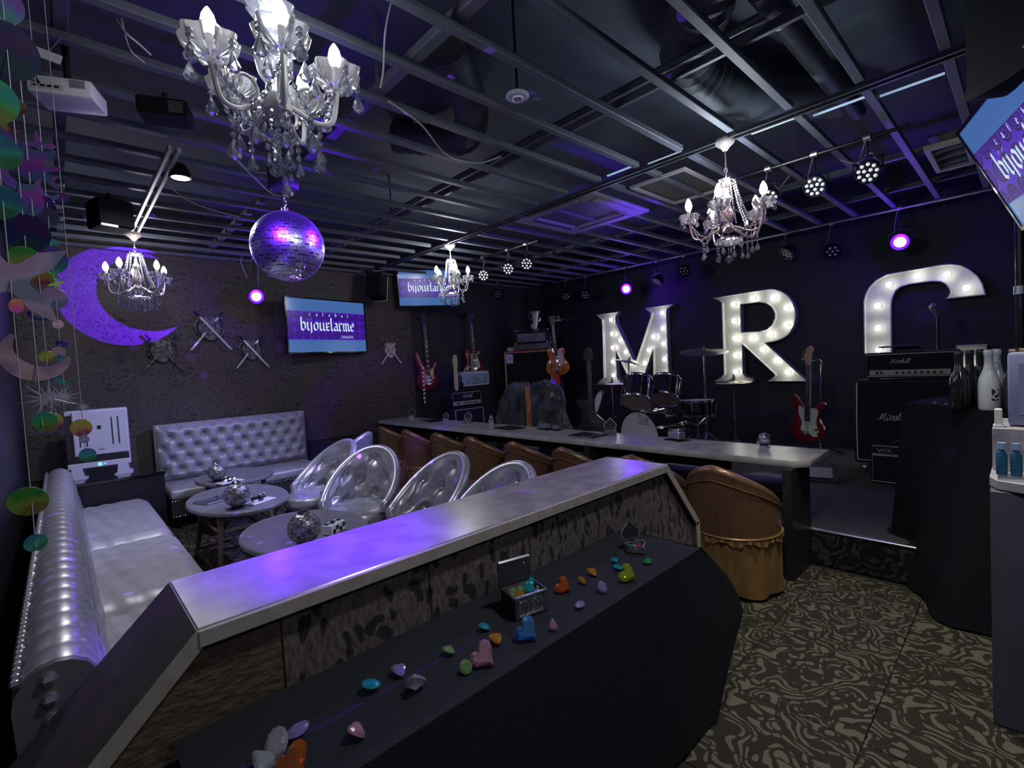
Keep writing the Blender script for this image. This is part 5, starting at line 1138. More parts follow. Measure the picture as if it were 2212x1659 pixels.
            strand([P(Rb*0.66, h0-0.05), P(Rb*0.66, h0-0.13)], cm, t, 0.009, 0.06, bead=0.024)
    MB().sphere((0, 0, h0-0.20*s), 0.024*s, 12, 8).build('crystal_ball', cm, t, smooth=0)
    strand([(0, 0, h0-0.03*s), (0, 0, h0-0.18*s)], cm, t, 0.006*s)
    if big: strand([(0, 0, h0-0.22), (0.015, 0, h0-0.24)], cm, t, 0.006, 0.06, 'crystal_drop')
    lp_ = lamp('chandelier_light', 'POINT', (loc[0], loc[1], loc[2]+0.10*s), power, col, 0.10*s)
    return t
FRW = mat('chandelier_white', (0.62, 0.63, 0.60), 0.4); FRC = mat('chandelier_silver', (0.55, 0.52, 0.52), 0.3, 0.7)
FRR = mat('chandelier_rose', (0.42, 0.27, 0.27), 0.3, 0.6); LIL = sparkle('lilac_crystal', (0.84, 0.82, 1.0))
chandelier('large clear crystal chandelier with white scrolled arms hanging close to the viewer', (0.60, 1.726, 2.50), 0.195, math.radians(-173), 0.31, 1.0, FRW, CRYSTAL, BULBW, WHITEP, FRW, 7, (0.9, 0.92, 1.0), True)
chandelier('rose crystal chandelier with draped bead strings hanging over the right of the room', (3.245, 1.338, 2.395), 0.235, math.radians(-97), 0.40, 1.0, FRR, ROSE, BULB, WHITEP, noisy('canopy_rose', (0.40, 0.33, 0.31), (0.58, 0.50, 0.47), 30, 0.35, 0.4), 24, (0.80, 0.90, 1.0))
chandelier('small white chandelier hanging before the second screen', (3.29, 4.42, 2.49), 0.185, math.radians(-43), 0.31, 0.98, FRW, CRYSTAL, BULBW, WHITEP, WHITEP, 22, (0.95, 0.95, 0.95))
chandelier('silver chandelier in violet light hanging from the steel rail by the back wall', (0.575, 5.44, 2.455), 0.22, math.radians(17), 0.32, 1.0, FRC, LIL, BULBW, WHITEP, noisy('canopy_brass', (0.42, 0.36, 0.28), (0.56, 0.49, 0.40), 30, 0.35, 0.4), 13, (0.95, 0.93, 1.0))

# ================================================================== MIRROR BALL
mbp = on_d(622, 533, 2.83)
mbx = thing('mirror_ball', 'large mirror ball hanging from a motor box below the crystal chandelier', 'mirror ball', (mbp.x, mbp.y, mbp.z))
MIR = mat('mirror_tile', (0.80, 0.80, 0.92), 0.30, 1.0)
RBALL = 0.20
MB().sphere((0, 0, 0), RBALL-0.006, 40, 24).build('core', BLACK, mbx)
tm_ = MB(); NR = 30
for i in range(NR):
    ph = -PI/2+PI*(i+0.5)/NR; n = max(4, int(round(2*NR*math.cos(ph))))
    for j in range(n):
        th = 2*PI*j/n; jit = random.uniform(-.02, .02)
        d = Vector((math.cos(ph+jit)*math.cos(th), math.cos(ph+jit)*math.sin(th), math.sin(ph+jit))); q = (R('Z', math.degrees(th)) @ R('Y', -math.degrees(ph)+random.uniform(-1.2, 1.2)))
        hw = PI/NR*RBALL*0.46; vs = [q @ Vector((RBALL, a*hw, b*hw)) for a, b in ((-1, -1), (1, -1), (1, 1), (-1, 1))]
        vs2 = [q @ Vector((RBALL-0.004, a*hw, b*hw)) for a, b in ((-1, -1), (1, -1), (1, 1), (-1, 1))]
        o_ = len(tm_.v); tm_.v += [tuple(v) for v in vs+vs2]; tm_.f += [(o_, o_+1, o_+2, o_+3)]+[(o_+k, o_+4+k, o_+4+(k+1) % 4, o_+(k+1) % 4) for k in range(4)]
tm_.build('mirror_tiles', MIR, mbx, smooth=0, fix=False)['kind'] = 'stuff'
MB().cyl(0.02, RBALL-0.004, RBALL+0.02, 14).build('cap', CHROME, mbx)
for k in range(3): MB().tube([((0.010 if k % 2 else 0.002)*math.cos(a), (0.002 if k % 2 else 0.010)*math.cos(a), RBALL+0.032+0.024*k+0.016*math.sin(a)) for a in [2*PI*j/12 for j in range(12)]], 0.003, 6, closed=True).build('chain_link', CHROME, mbx)
MB().tube([(0, 0, RBALL+0.095), (0, 0, RBALL+0.13)], 0.006, 8).build('hook', CHROME, mbx)
mo = thing('ball_motor', 'square black motor box with label above the mirror ball', 'motor', (mbp.x, mbp.y, mbp.z+RBALL+0.13), 25)
B((0, 0, 0.06), (0.12, 0.12, 0.12)).build('box', mat('motor_black', (0.03, 0.03, 0.045), 0.4), mo, bevel=0.005); B((0.0, -0.0615, 0.06), (0.03, 0.003, 0.04)).build('label_frame', STEEL, mo); B((-0.03, -0.0615, 0.09), (0.03, 0.003, 0.008)).build('label_bar', STEEL, mo)
MB().tube([(0, 0, 0.12), (0, 0, 0.28)], 0.012, 8).build('mount', BLACKM, mo)

# ================================================================== SCREENS
def screen_mat(name, base, x0, x1):
    """damask pattern in violet on black, lit"""
    m = mat(name, (0, 0, 0), 0.3); N, L, b = nodes(m); tc = N.new('ShaderNodeTexCoord'); sp_ = N.new('ShaderNodeSeparateXYZ'); L.new(tc.outputs['Object'], sp_.inputs[0])
    def mth(op, a, b_=None, v=None):
        n = N.new('ShaderNodeMath'); n.operation = op
        L.new(a, n.inputs[0])
        if b_ is not None: L.new(b_, n.inputs[1])
        elif v is not None: n.inputs[1].default_value = v
        return n.outputs[0]
    k = 2*PI/base
    cx_ = mth('COSINE', mth('MULTIPLY', sp_.outputs['X'], v=k)); cy_ = mth('COSINE', mth('MULTIPLY', sp_.outputs['Y'], v=k*0.9))
    s_ = mth('ADD', cx_, cy_); pr_ = mth('MULTIPLY', cx_, cy_)
    q = mth('SINE', mth('ADD', mth('MULTIPLY', s_, v=5.0), mth('MULTIPLY', pr_, v=4.0)))
    r = N.new('ShaderNodeValToRGB'); r.color_ramp.elements[0].position = 0.55; r.color_ramp.elements[1].position = 0.68
    r.color_ramp.elements[0].color = (0.010, 0.0, 0.05, 1); r.color_ramp.elements[1].color = (0.065, 0.006, 0.46, 1)
    h = mth('ADD', mth('MULTIPLY', q, v=0.5), v=0.5); L.new(h, r.inputs[0])
    L.new(r.outputs[0], b.inputs['Emission Color']); b.inputs['Emission Strength'].default_value = 0.9
    return m
DAM = screen_mat('lit_damask', 0.105, 0, 1)
SBLUE = mat('lit_screen_blue', (0.02, 0.03, 0.05), 0.15, emit=(0.055, 0.145, 0.40), es=0.85)
STXT = mat('lit_screen_text', (0, 0, 0), 0.4, emit=(0.62, 0.78, 1.0), es=0.95)
def screen(label, M, w_, h_, name='television', txt=True, thin=0.05):
    t = thing(name, label, 'television', M=M)
    B((0, thin/2+0.004, 0), (w_+0.03, thin, h_+0.03)).build('housing', GLOSSB, t, bevel=0.006)
    for sx in (-1, 1): B((sx*(w_/2+0.008), 0.0, 0), (0.016, 0.012, h_+0.03)).build('bezel', GLOSSB, t)
    for sz in (-1, 1): B((0, 0.0, sz*(h_/2+0.008)), (w_+0.03, 0.012, 0.016)).build('bezel', GLOSSB, t)
    scn = B((0, 0.002, 0), (w_, 0.006, h_)).build('screen', SBLUE, t)
    bw = h_*0.54
    B((0, 0, 0), (w_*0.998, bw, 0.002)).build('pattern_band', DAM, scn, M=T(0, -0.0022, 0.0) @ R('X', 90))
    xh = h_*0.165; mbt, wd = pen('bijouxlarme', BL, xh, 0.24, 42, 0, 0.06); k = w_*0.70/wd
    mbt, wd = pen('bijouxlarme', BL, xh*k if k < 1 else xh, 0.24, 42, 0, 0.06)
    mbt.build('lettering', STXT, scn, smooth=0, fix=False, M=T(-wd/2, -0.0045, -h_*0.09) @ R('X', 90))
    mb2 = MB()
    for i, ch in enumerate('cafebar'): pen(ch, BL, h_*0.045, 0.26, 42, M=T(-w_*0.24+i*w_*0.082, h_*0.185, 0), mb=mb2)
    mb2.build('small_lettering', STXT, scn, smooth=0, fix=False, M=T(0, -0.0045, 0) @ R('X', 90))
    mb3 = MB(); P_ = [(-0.02+0.012*i, 0.010*math.sin(i*1.9)+0.004*math.sin(i*.7), 0) for i in range(16)]
    for a, b in zip(spline(P_, 3, closed=False), spline(P_, 3, closed=False)[1:]):
        n_ = Vector((0.002, 0.003, 0)); mb3.add([tuple(a-n_), tuple(a+n_), tuple(b+n_), tuple(b-n_)], [(0, 1, 2, 3)])
    mb3.add([(-0.02, -0.022, 0), (0.17, -0.016, 0), (0.17, -0.012, 0), (-0.02, -0.018, 0)], [(0, 1, 2, 3)])
    mb3.build('flourish', STXT, scn, smooth=0, fix=False, M=T(w_*0.17, -0.0045, -h_*0.20) @ R('X', 90))
    return t
t = screen('wall television glowing blue with violet damask band on the tiled back wall', T(2.60, 6.20, 2.045) @ R('Z', 11), 1.12, 0.66)
MB().tube([(0.0, 0.06, 0), (0, 0.15, 0.0)], 0.04, 10).build('wall_arm', BLACKM, t)
t = screen('second glowing television hung behind the small white chandelier', T(4.03, 5.98, 2.60) @ R('Z', -26) @ R('X', 6), 0.86, 0.50)
MB().tube([(0.0, 0.06, 0.1), (0, 0.06, 0.25)], 0.02, 10).build('mount', BLACKM, t)
pts3 = [on_d(2070, 288, 2.2)]
u3 = Vector((math.cos(math.radians(197)), math.sin(math.radians(197)), 0)); n3 = Vector((0.292, -0.956, 0)); v3 = (Vector((0, 0, -1))*math.cos(math.radians(24))+n3*math.sin(math.radians(24)))
M3 = Matrix.Identity(4); P3 = pts3[0]+u3*0.44+v3*0.255
for i in range(3): M3[i][0] = u3[i]; M3[i][2] = -v3[i]; M3[i][1] = (-v3).cross(u3)[i]; M3[i][3] = P3[i]
t = screen('tilted television seen edge-on at the top right corner', M3, 0.86, 0.49)
MB().tube([(0.0, 0.06, 0.1), (0, 0.10, 0.42)], 0.02, 10).build('mount', BLACKM, t)
SPK = noisy('speaker_black', (0.004, 0.0045, 0.006), (0.006, 0.0065, 0.008), 8, 0.7)
sp_ = thing('ceiling_speaker', 'big black loudspeaker filling the top right corner', 'speaker', (2.46, -0.10, 2.50), 38)
MB().prism([[tuple(p) for p in spline([Vector(p) for p in [(-0.20, -0.20), (0.20, -0.20), (0.22, -0.1), (0.22, 0.3), (0.16, 0.36), (-0.16, 0.36), (-0.22, 0.3), (-0.22, -0.1)]], 5)]], -0.15, 0.15).build('cabinet', SPK, sp_, M=R('X', 90), bevel=0.03, seg=3)
B((0, -0.152, 0.06), (0.34, 0.006, 0.42)).build('grille', GRILLE, sp_); MB().tube([(0, 0, 0.36), (0, 0, 0.5)], 0.02, 8).build('mount', BLACKM, sp_)
MB().tube([(-0.225, -0.13, -0.15), (-0.232, -0.14, 0.05), (-0.228, -0.14, 0.30)], 0.004, 6).build('edge_trim', mat('trim_pale', (0.30, 0.27, 0.26), 0.5), sp_)
s3 = thing('wall_speaker', 'black box speaker with pale edge trim hung between the two televisions', 'speaker', (3.22, 6.02, 2.57), 38)
B((0, 0, 0), (0.22, 0.20, 0.33), R('Y', 12)).build('cabinet', SPK, s3, bevel=0.012); B((0, -0.102, 0), (0.19, 0.005, 0.29), R('Y', 12)).build('grille', GRILLE, s3)
MB().tube([tuple((R('Y', 12) @ Vector(p))) for p in ((0.112, -0.104, -0.165), (0.112, -0.104, 0.165), (0.112, 0.09, 0.165), (0.112, 0.09, -0.165))], 0.005, 6, closed=True).build('edge_trim', PIPE, s3)
MB().tube([(0, 0.05, 0.16), (0, 0.08, 0.27)], 0.012, 8).build('mount', BLACKM, s3)
s4 = thing('wall_speaker', 'dark box speaker under the ceiling left of the left chandelier', 'speaker', (0.36, 4.60, 2.67), 15)
B((0, 0, 0), (0.22, 0.22, 0.20)).build('cabinet', SPK, s4, bevel=0.012); B((0, -0.112, 0), (0.20, 0.005, 0.18)).build('grille', GRILLE, s4); B((-0.05, -0.115, -0.10), (0.10, 0.01, 0.016)).build('label_plate', WHITE, s4); MB().tube([(0, 0.0, 0.10), (0, 0.0, 0.16)], 0.015, 8).build('mount', BLACKM, s4)

# ================================================================== CRESTS with crossed swords
PEW = noisy('dark_pewter', (0.035, 0.035, 0.04), (0.15, 0.15, 0.165), 30, 0.35, 0.7, 0.4); SWD = mat('sword_steel', (0.50, 0.50, 0.54), 0.28, 0.8); GLD = noisy('aged_gold', (0.30, 0.26, 0.16), (0.55, 0.48, 0.32), 30, 0.35, 0.6, 0.4)
def crest(label, px, py, s, shield_m, blade_m, pale, bx=1.0):
    p = on_y(px, py, WY-0.02); t = thing('sword_crest', label, 'wall crest', (p.x, p.y, p.z), 0, 'crests with crossed swords on the back wall', s)
    out = [tuple(v) for v in spline([Vector(v) for v in [(0, -0.13), (0.06, -0.10), (0.10, -0.02), (0.085, 0.05), (0.10, 0.10), (0.05, 0.10), (0, 0.12), (-0.05, 0.10), (-0.10, 0.10), (-0.085, 0.05), (-0.10, -0.02), (-0.06, -0.10)]], 4)]
    sh = MB().prism([out], 0, 0.022).build('shield', shield_m, t, M=R('X', 90), bevel=0.006)
    MB().prism([[(a*0.62, b*0.62) for a, b in out]], 0.02, 0.036).build('boss', PEW if not pale else GLD, sh, bevel=0.005)
    for sx in (-1, 1):
        w_ = MB().prism([[(-0.010, -0.27), (0, -0.30), (0.010, -0.27), (0.010, 0.13), (-0.010, 0.13)]], 0.026, 0.034).build('sword', blade_m, t, M=R('X', 90) @ R('Z', 38*sx) @ T(0, 0.0, 0.004*(sx+1)))
        B((0, 0.135, 0.03), (0.075, 0.014, 0.016)).build('guard', shield_m, w_, bevel=0.003); MB().tube([(0, 0.14, 0.03), (0, 0.20, 0.03)], 0.009, 8).build('grip', BLACKM, w_); MB().sphere((0, 0.205, 0.03), 0.014, 8, 6).build('pommel', shield_m, w_)
    for sx in (-1, 1): MB().tube([(sx*0.10, -0.03, 0.08), (sx*0.13, -0.03, 0.03), (sx*0.12, -0.03, -0.05), (sx*0.08, -0.03, -0.10)], 0.007, 6).build('scrollwork', PEW, t)
    return t
crest('pewter crest with bright crossed sword blades left of the wall television', 452, 708, 1.12, PEW, SWD, False); crest('dark crest with crossed swords below the tip of the violet crescent light', 349, 757, 1.0, PEW, PEW, False)
crest('dark crest with crossed swords just left of the wall television', 542, 754, 1.0, PEW, SWD, False); crest('gold crest with crossed swords right of the wall television', 842, 756, 0.9, GLD, SWD, True)

# ================================================================== STAGE LAMPS
LENSW = mat('lamp_lens_white', (0.8, 0.8, 0.82), 0.2, emit=(0.80, 0.83, 0.9), es=0.55); LENSD = mat('lamp_lens_dim', (0.45, 0.46, 0.50), 0.2, 0.3); LENSV = mat('lamp_lens_violet', (1, 1, 1), 0.3, emit=(0.75, 0.66, 1.0), es=9); GLOWV = mat('lamp_ring_violet', (0.1, 0.02, 0.5), 0.4, emit=(0.10, 0.01, 1.0), es=1.5)
def par(label, loc, d, n, lens, hang, r_=0.072, group='round LED stage lamps', lit=False):
    d = Vector(d).normalized(); t = thing('stage_lamp', label, 'stage lamp', M=T(*loc), group=group); M_ = look((0, 0, 0), d)
    MB().lathe([(0, -0.10), (r_*0.55, -0.10), (r_*0.8, -0.06), (r_, -0.02), (r_, 0.02), (r_*0.93, 0.02), (r_*0.9, 0.006), (0, 0.006)], 28, M_).build('can', BLACKM, t)
    if n == 12: ps = [(0.28*math.cos(a), 0.28*math.sin(a)) for a in (0.5, 0.5+2.09, 0.5+4.19)]+[(0.70*math.cos(a), 0.70*math.sin(a)) for a in [2*PI*k/9 for k in range(9)]]
    else: ps = [(0, 0)]+[(0.58*math.cos(a), 0.58*math.sin(a)) for a in [2*PI*k/6 for k in range(6)]]
    if lit: MB().sphere((0, 0, 0.0), r_*0.60, 14, 8, M_ @ T(0, 0, 0.01) @ Sc(1, 1, 0.4)).build('lens', LENSV, t); MB().lathe([(r_*0.62, 0.014), (r_*0.9, 0.016)], 24, M_).build('glow_ring', GLOWV, t)
    else:
        for a, b in ps: MB().sphere((a*r_, b*r_, 0.008), r_*(0.165 if n == 12 else 0.17), 8, 6, M_ @ Sc(1, 1, 1)).build('lens', lens, t)
    sd_ = d.cross(Vector((0, 0, 1))); sd_ = sd_.normalized() if sd_.length > 0.01 else Vector((1, 0, 0))
    MB().tube([sd_*(r_+0.008), sd_*(r_+0.01)+Vector((0, 0, r_*1.1)), Vector((0, 0, r_*1.5)), -sd_*(r_+0.01)+Vector((0, 0, r_*1.1)), -sd_*(r_+0.008)], 0.005, 6).build('yoke', BLACKM, t)
    MB().tube([(0, 0, r_*1.45), (0, 0, hang-0.02)], 0.008, 8).build('stem', BLACKM, t); MB().cyl(0.022, -0.02, 0.02, 10, T(0, 0, hang-0.02) @ R('X', 90)).build('clamp', STEEL, t)
    MB().tube(spline([Vector((0, 0, hang-0.02)), Vector((0.05, 0.03, hang-0.06)), Vector((0.04, 0.05, r_)), -d*0.10], 5, closed=False), 0.004, 6).build('cable', mat('cable_grey', (0.16, 0.16, 0.18), 0.5), t)
    return t
fl = ['round stage lamp left of the small group by the second television', 'round stage lamp in the middle of the group by the second television', 'round stage lamp at the right of the group by the second television', 'round stage lamp just behind the rose chandelier', 'round twelve-lens stage lamp right of the rose chandelier', 'round twelve-lens stage lamp nearest the ceiling vent']
for l_, y in zip(fl, (4.654, 4.198, 3.890, 1.324, 1.022, 0.718)): par(l_, (3.96, y, 2.55), (-0.85, -0.55 if y > 2 else 0.05, -0.42), 12, LENSW, 0.24)
bl_ = [('dim stage lamp high on the black wall above the wine red guitar', (5.42, 6.05, 2.60), (-.5, -.7, -.6)), ('dim dark stage lamp in the stage corner above the orange guitar', (6.35, 5.36, 2.52), (-.5, -.5, -.75)), ('dim stage lamp right of the stage corner', (6.35, 4.94, 2.484), (-.85, -.2, -.45)),
       ('dim stage lamp tilted down between the letters M and R', (6.35, 3.64, 2.49), (-.6, .25, -.75)), ('dim stage lamp above the top of the letter R', (6.35, 3.23, 2.57), (-.85, -.1, -.5)), ('dim stage lamp above the right side of the letter R', (6.35, 1.946, 2.55), (-.6, .45, -.65)), ('dim stage lamp above the gap between the letters R and C', (6.35, 1.49, 2.48), (-.75, -.2, -.65))]
for l_, p, d in bl_: par(l_, p, d, 7, LENSD, 2.80-p[2], 0.085)
vl = [('violet lit stage lamp left of the wall television', (1.70, 5.99, 2.35), (-0.1, -0.9, -0.35)), ('violet lit stage lamp above the letter M', (6.30, 4.13, 2.455), (-0.85, -0.45, -0.35)), ('violet lit stage lamp above the letter C', (6.30, 0.89, 2.44), (-0.9, 0.05, -0.35))]
for l_, p, d in vl:
    par(l_, p, d, 7, LENSD, 2.80-p[2], 0.085, lit=True); q = Vector(p)+Vector(d).normalized()*0.07
    lamp('violet_lamp_beam', 'SPOT', q, 14, VIOLET, 0.05, q+Vector(d), 95, 1.0); lamp('violet_lamp_spill', 'POINT', Vector(p)+Vector(d)*0.13+Vector((0, 0, 0.05)), 11, VIOLET, 0.04)
for l_, x, y0_, y1_ in (('thin steel lighting rail along the stage wall', 6.35, 0.15, 5.6), ('short black lighting rail carrying the stage lamps right of the rose chandelier', 3.96, 0.5, 1.55), ('short black lighting rail carrying the stage lamps by the second television', 3.961, 3.7, 4.9)):
    o = MB().tube([(x, y0_, 2.785 if x > 5 else 2.768), (x, y1_, 2.785 if x > 5 else 2.768)], 0.013, 8).build('lighting_rail', STEEL if x > 5 else BLACKM); tag(o, l_, 'rail')
# recessed round lamp
p = on_z(390, 385, 2.74); dl = thing('downlight', 'bright round downlight beside the steel rail at the left', 'lamp', (p.x, p.y, 2.74))
MB().lathe([(0.052, 0.0), (0.062, -0.004), (0.066, 0.006), (0.05, 0.06), (0.02, 0.10)], 28).build('housing', BLACKM, dl); MB().cyl(0.052, 0.002, 0.006, 28).build('diffuser', mat('downlight_glow', (1, 1, 1), 0.4, emit=(1, 0.98, 0.92), es=10), dl); MB().tube([(0, 0, 0.09), (0, 0, 0.15)], 0.01, 8).build('stem', BLACKM, dl)
# projector and control box at the left
pj = on_z(132, 212, 2.60); pr = thing('projector', 'white ceiling projector showing its socket panel at the top left', 'projector', (pj.x, pj.y, 2.61), -22, scale=0.62)
B((0, 0.12, 0.06), (0.34, 0.26, 0.115)).build('case', WHITE, pr, bevel=0.015, seg=2); B((-0.06, -0.012, 0.045), (0.16, 0.006, 0.03)).build('socket_panel', mat('panel_white', (0.5, 0.5, 0.53), 0.5), pr)
for k in range(4): B((-0.12+0.036*k, -0.017, 0.045), (0.022, 0.006, 0.012)).build('socket', BLACK, pr)
for k in range(7): B((0.06+0.012*k, -0.0125, 0.08), (0.005, 0.006, 0.05)).build('vent_slat', GREY, pr)
MB().tube([(0, 0.12, 0.115), (0, 0.12, 0.40)], 0.02, 10).build('mount', BLACKM, pr); MB().tube(spline([Vector((-0.10, -0.015, 0.06)), Vector((-0.11, -0.06, 0.10)), Vector((-0.10, -0.03, 0.2))], 5, closed=False), 0.008, 8).build('plug_cable', BLACKM, pr)
p = on_z(104, 120, 2.72); o = thing('paper_tag', 'small white paper tag hanging above the projector', 'tag', (p.x, p.y, 2.72), -25); B((0, 0, 0), (0.085, 0.003, 0.035), R('Y', 18)).build('card', WHITE, o); MB().tube([(0, 0, 0.01), (0.04, 0.02, 0.09)], 0.0015, 4).build('string', GREY, o)
p = on_z(352, 240, 2.70); cbx = thing('control_box', 'black slatted lighting control box beside the crystal chandelier', 'box', (p.x, p.y, 2.68), -20, scale=0.6)
B((0, 0.1, 0.07), (0.34, 0.24, 0.13)).build('case', SPK, cbx, bevel=0.01); MB().tube([(0, 0.1, 0.13), (0, 0.1, 0.22)], 0.02, 8).build('mount', BLACKM, cbx)
for k in range(7): B((0.09, -0.022, 0.03+0.013*k), (0.10, 0.004, 0.005)).build('vent_slat', mat('slat_dark', (0.10, 0.10, 0.11), 0.5), cbx)
# ================================================================== RIGHT: DRAPED STAND, BOTTLES, SERVICE COUNTER
dr = MB(); zd = 1.05
top = [(3.80, 0.53), (3.44, 0.13), (3.44, -0.55), (4.25, -0.55), (4.25, 0.45)]
dr.prism([top], zd-0.01, zd)
pp_ = []
for i in range(5):
    a, b = Vector(top[i]), Vector(top[(i+1) % 5])
    for k in range(12): q = a.lerp(b, k/12); e = (b-a).normalized(); pp_.append((q, Vector((-e.y, e.x))*-1 if False else Vector((-e.y, e.x))))
cen = Vector((3.85, -0.1))
def drape(u, v):
    i = int(round(u*60)) % 60; q, n = pp_[i]; o_ = (q-cen).normalized(); off = (0.02+0.10*v+0.03*math.sin(i*1.3)*v+0.24*v*v*math.exp(-(((i-12+30) % 60-30)/6)**2))
    z = zd-v*(zd-0.012); return (q.x+o_.x*off, q.y+o_.y*off*0.8, max(z, 0.236) if q.x+o_.x*off > 3.57 else z)
dr.grid(drape, 60, 20, wrap=True)
for m_ in (SPK, mat('drape_black', (0.006, 0.006, 0.009), 0.9)): nodes(m_)[2].inputs['Specular IOR Level'].default_value = 0.12
tag(dr.build('draped_stand', MATS['drape_black'], smooth=50), 'tall stand covered in black cloth carrying the bottles at the right', 'stand')
def bottle(label, p, m_, foil, h=0.31, r_=0.042, lab=None, group=None):
    t = thing('bottle', label, 'bottle', (p[0], p[1], zd+0.001), random.uniform(-20, 20), group)
    MB().lathe([(0.0, 0.004), (r_*0.85, 0.0), (r_, 0.01), (r_, h*0.42), (r_*0.92, h*0.52), (r_*0.55, h*0.66), (r_*0.40, h*0.76)], 24).build('body', m_, t, smooth=60)
    MB().lathe([(r_*0.62, h*0.63), (r_*0.42, h*0.74), (r_*0.40, h*0.90), (r_*0.46, h*0.91), (r_*0.46, h*0.985), (r_*0.36, h), (0, h)], 20).build('foil', foil, t, smooth=60)
    if lab: MB().lathe([(r_*1.01, h*0.16), (r_*1.01, h*0.36)], 14, a0=180, a1=270).build('label', lab, t)
    return t
WB = mat('bottle_white', (0.60, 0.64, 0.66), 0.3, coat=0.4); DB = mat('bottle_dark', (0.012, 0.014, 0.012), 0.12, coat=0.6); CBt = mat('bottle_amber_glass', (0.10, 0.08, 0.07), 0.1, coat=0.6); GF = mat('gold_foil', (0.45, 0.36, 0.20), 0.35, 0.8); BF = mat('black_foil', (0.02, 0.02, 0.022), 0.4)
INK = leopard('label_print', (0.60, 0.64, 0.66), (0.62, 0.66, 0.68), (0.02, 0.02, 0.025), 45, 0.42, (1, 1, 1), 0.4, 0.0)
def bt_at(px, py): p = on_z(px, py, zd); return (p.x, p.y)
bottle('white bottle with dark print standing in front on the draped stand', (3.48, 0.147), WB, WB, lab=INK); bottle('white bottle half hidden behind the printed white bottle', (3.615, 0.122), WB, WB)
bottle('dark bottle furthest left on the draped stand', (3.52, 0.262), DB, BF); bottle('dark bottle second from the left on the draped stand', (3.645, 0.228), DB, BF); bottle('dark bottle directly left of the white bottles', (3.76, 0.192), DB, BF)
bottle('gold-necked bottle behind the lilac box', (3.53, 0.058), CBt, GF); bottle('gold-necked bottle at the frame edge behind the lilac box', (3.65, 0.025), CBt, GF)
for i, (px, py, l_) in enumerate(((2020, 873, 'tiny green stone on the draped stand'), (2045, 876, 'tiny pale stone on the draped stand beside the dark bottles'), (2082, 884, 'tiny pale cap in front of the dark bottles'))):
    p = on_z(px, py, zd); o = MB().sphere((0, 0, 0.009), 0.012, 8, 5, sc=(1, 1, 0.7)).build('pebble', [gem_mat('gem_green_s', (0.3, 0.9, 0.6)), CRYSTAL, GF][i], smooth=0); o.location = (p.x, p.y, zd); tag(o, l_, 'stone')
scn_ = thing('service_counter', 'dark service counter with marble ledge at the right edge', 'counter', (2.42, 0.105, 0))
SLATEP = noisy('counter_slate_blue', (0.075, 0.077, 0.105), (0.090, 0.092, 0.122), 5, 0.5); MARB = noisy('marble_grey', (0.20, 0.19, 0.22), (0.42, 0.40, 0.46), 12, 0.4, 0, 0.02, 6)
B((0.29, -0.36, 0.435), (0.56, 0.72, 0.87)).build('body', SLATEP, scn_, bevel=0.004)
MB().prism([[(-0.005, -0.08), (0.02, -0.02), (0.08, 0.003), (0.57, 0.003), (0.57, -0.72), (-0.005, -0.72)]], 0.875, 0.905).build('ledge', noisy('ledge_pale', (0.34, 0.35, 0.36), (0.42, 0.43, 0.44), 10, 0.4), scn_)
B((0.235, -0.36, 0.988), (0.03, 0.72, 0.165)).build('splashback', MARB, scn_, bevel=0.003)
B((0.41, -0.36, 1.055), (0.30, 0.72, 0.03)).build('upper_top', MARB, scn_, bevel=0.003)
bxs = thing('lilac_box', 'lilac grey rounded box standing on the service counter', 'box', (2.72, 0.062, 1.0715), 0)
B((0.03, -0.10, 0.145), (0.10, 0.20, 0.285)).build('case', mat('lilac_paint', (0.20, 0.20, 0.36), 0.4), bxs, bevel=0.012, seg=2); B((-0.022, -0.10, 0.145), (0.004, 0.14, 0.20)).build('front_plate', mat('lilac_plate', (0.21, 0.21, 0.37), 0.4), bxs)
wbk = thing('white_card', 'small cream card stand on the service counter ledge', 'card', (2.685, 0.088, 1.0725), 0); B((0, 0, 0.035), (0.03, 0.022, 0.068)).build('card', mat('cream_card', (0.60, 0.61, 0.50), 0.5), wbk, bevel=0.003); B((0.0, 0, 0.003), (0.04, 0.03, 0.006)).build('foot', WHITE, wbk)
tb_ = thing('bottle_tray', 'clear tray holding the little blue bottles on the ledge', 'tray', (2.50, 0.04, 0.906), 0); B((0.0, -0.03, 0.006), (0.09, 0.15, 0.01)).build('tray', CRYSTAL, tb_)
BLB = mat('blue_bottle', (0.03, 0.12, 0.22), 0.1, trans=0.3, coat=0.5)
for k, l_ in enumerate(('little blue bottle nearest the marble ledge end', 'little blue bottle second on the clear tray', 'little blue bottle at the frame edge on the clear tray')):
    t = thing('small_bottle', l_, 'bottle', (2.50, 0.075-0.037*k, 0.918), 0, 'little blue bottles on the clear tray'); MB().lathe([(0, 0.002), (0.015, 0.0), (0.016, 0.01), (0.016, 0.075), (0.009, 0.088), (0.009, 0.10)], 14).build('body', BLB, t); MB().cyl(0.0125, 0.094, 0.118, 12).build('cap', mat('cap_blue', (0.25, 0.36, 0.55), 0.4), t)
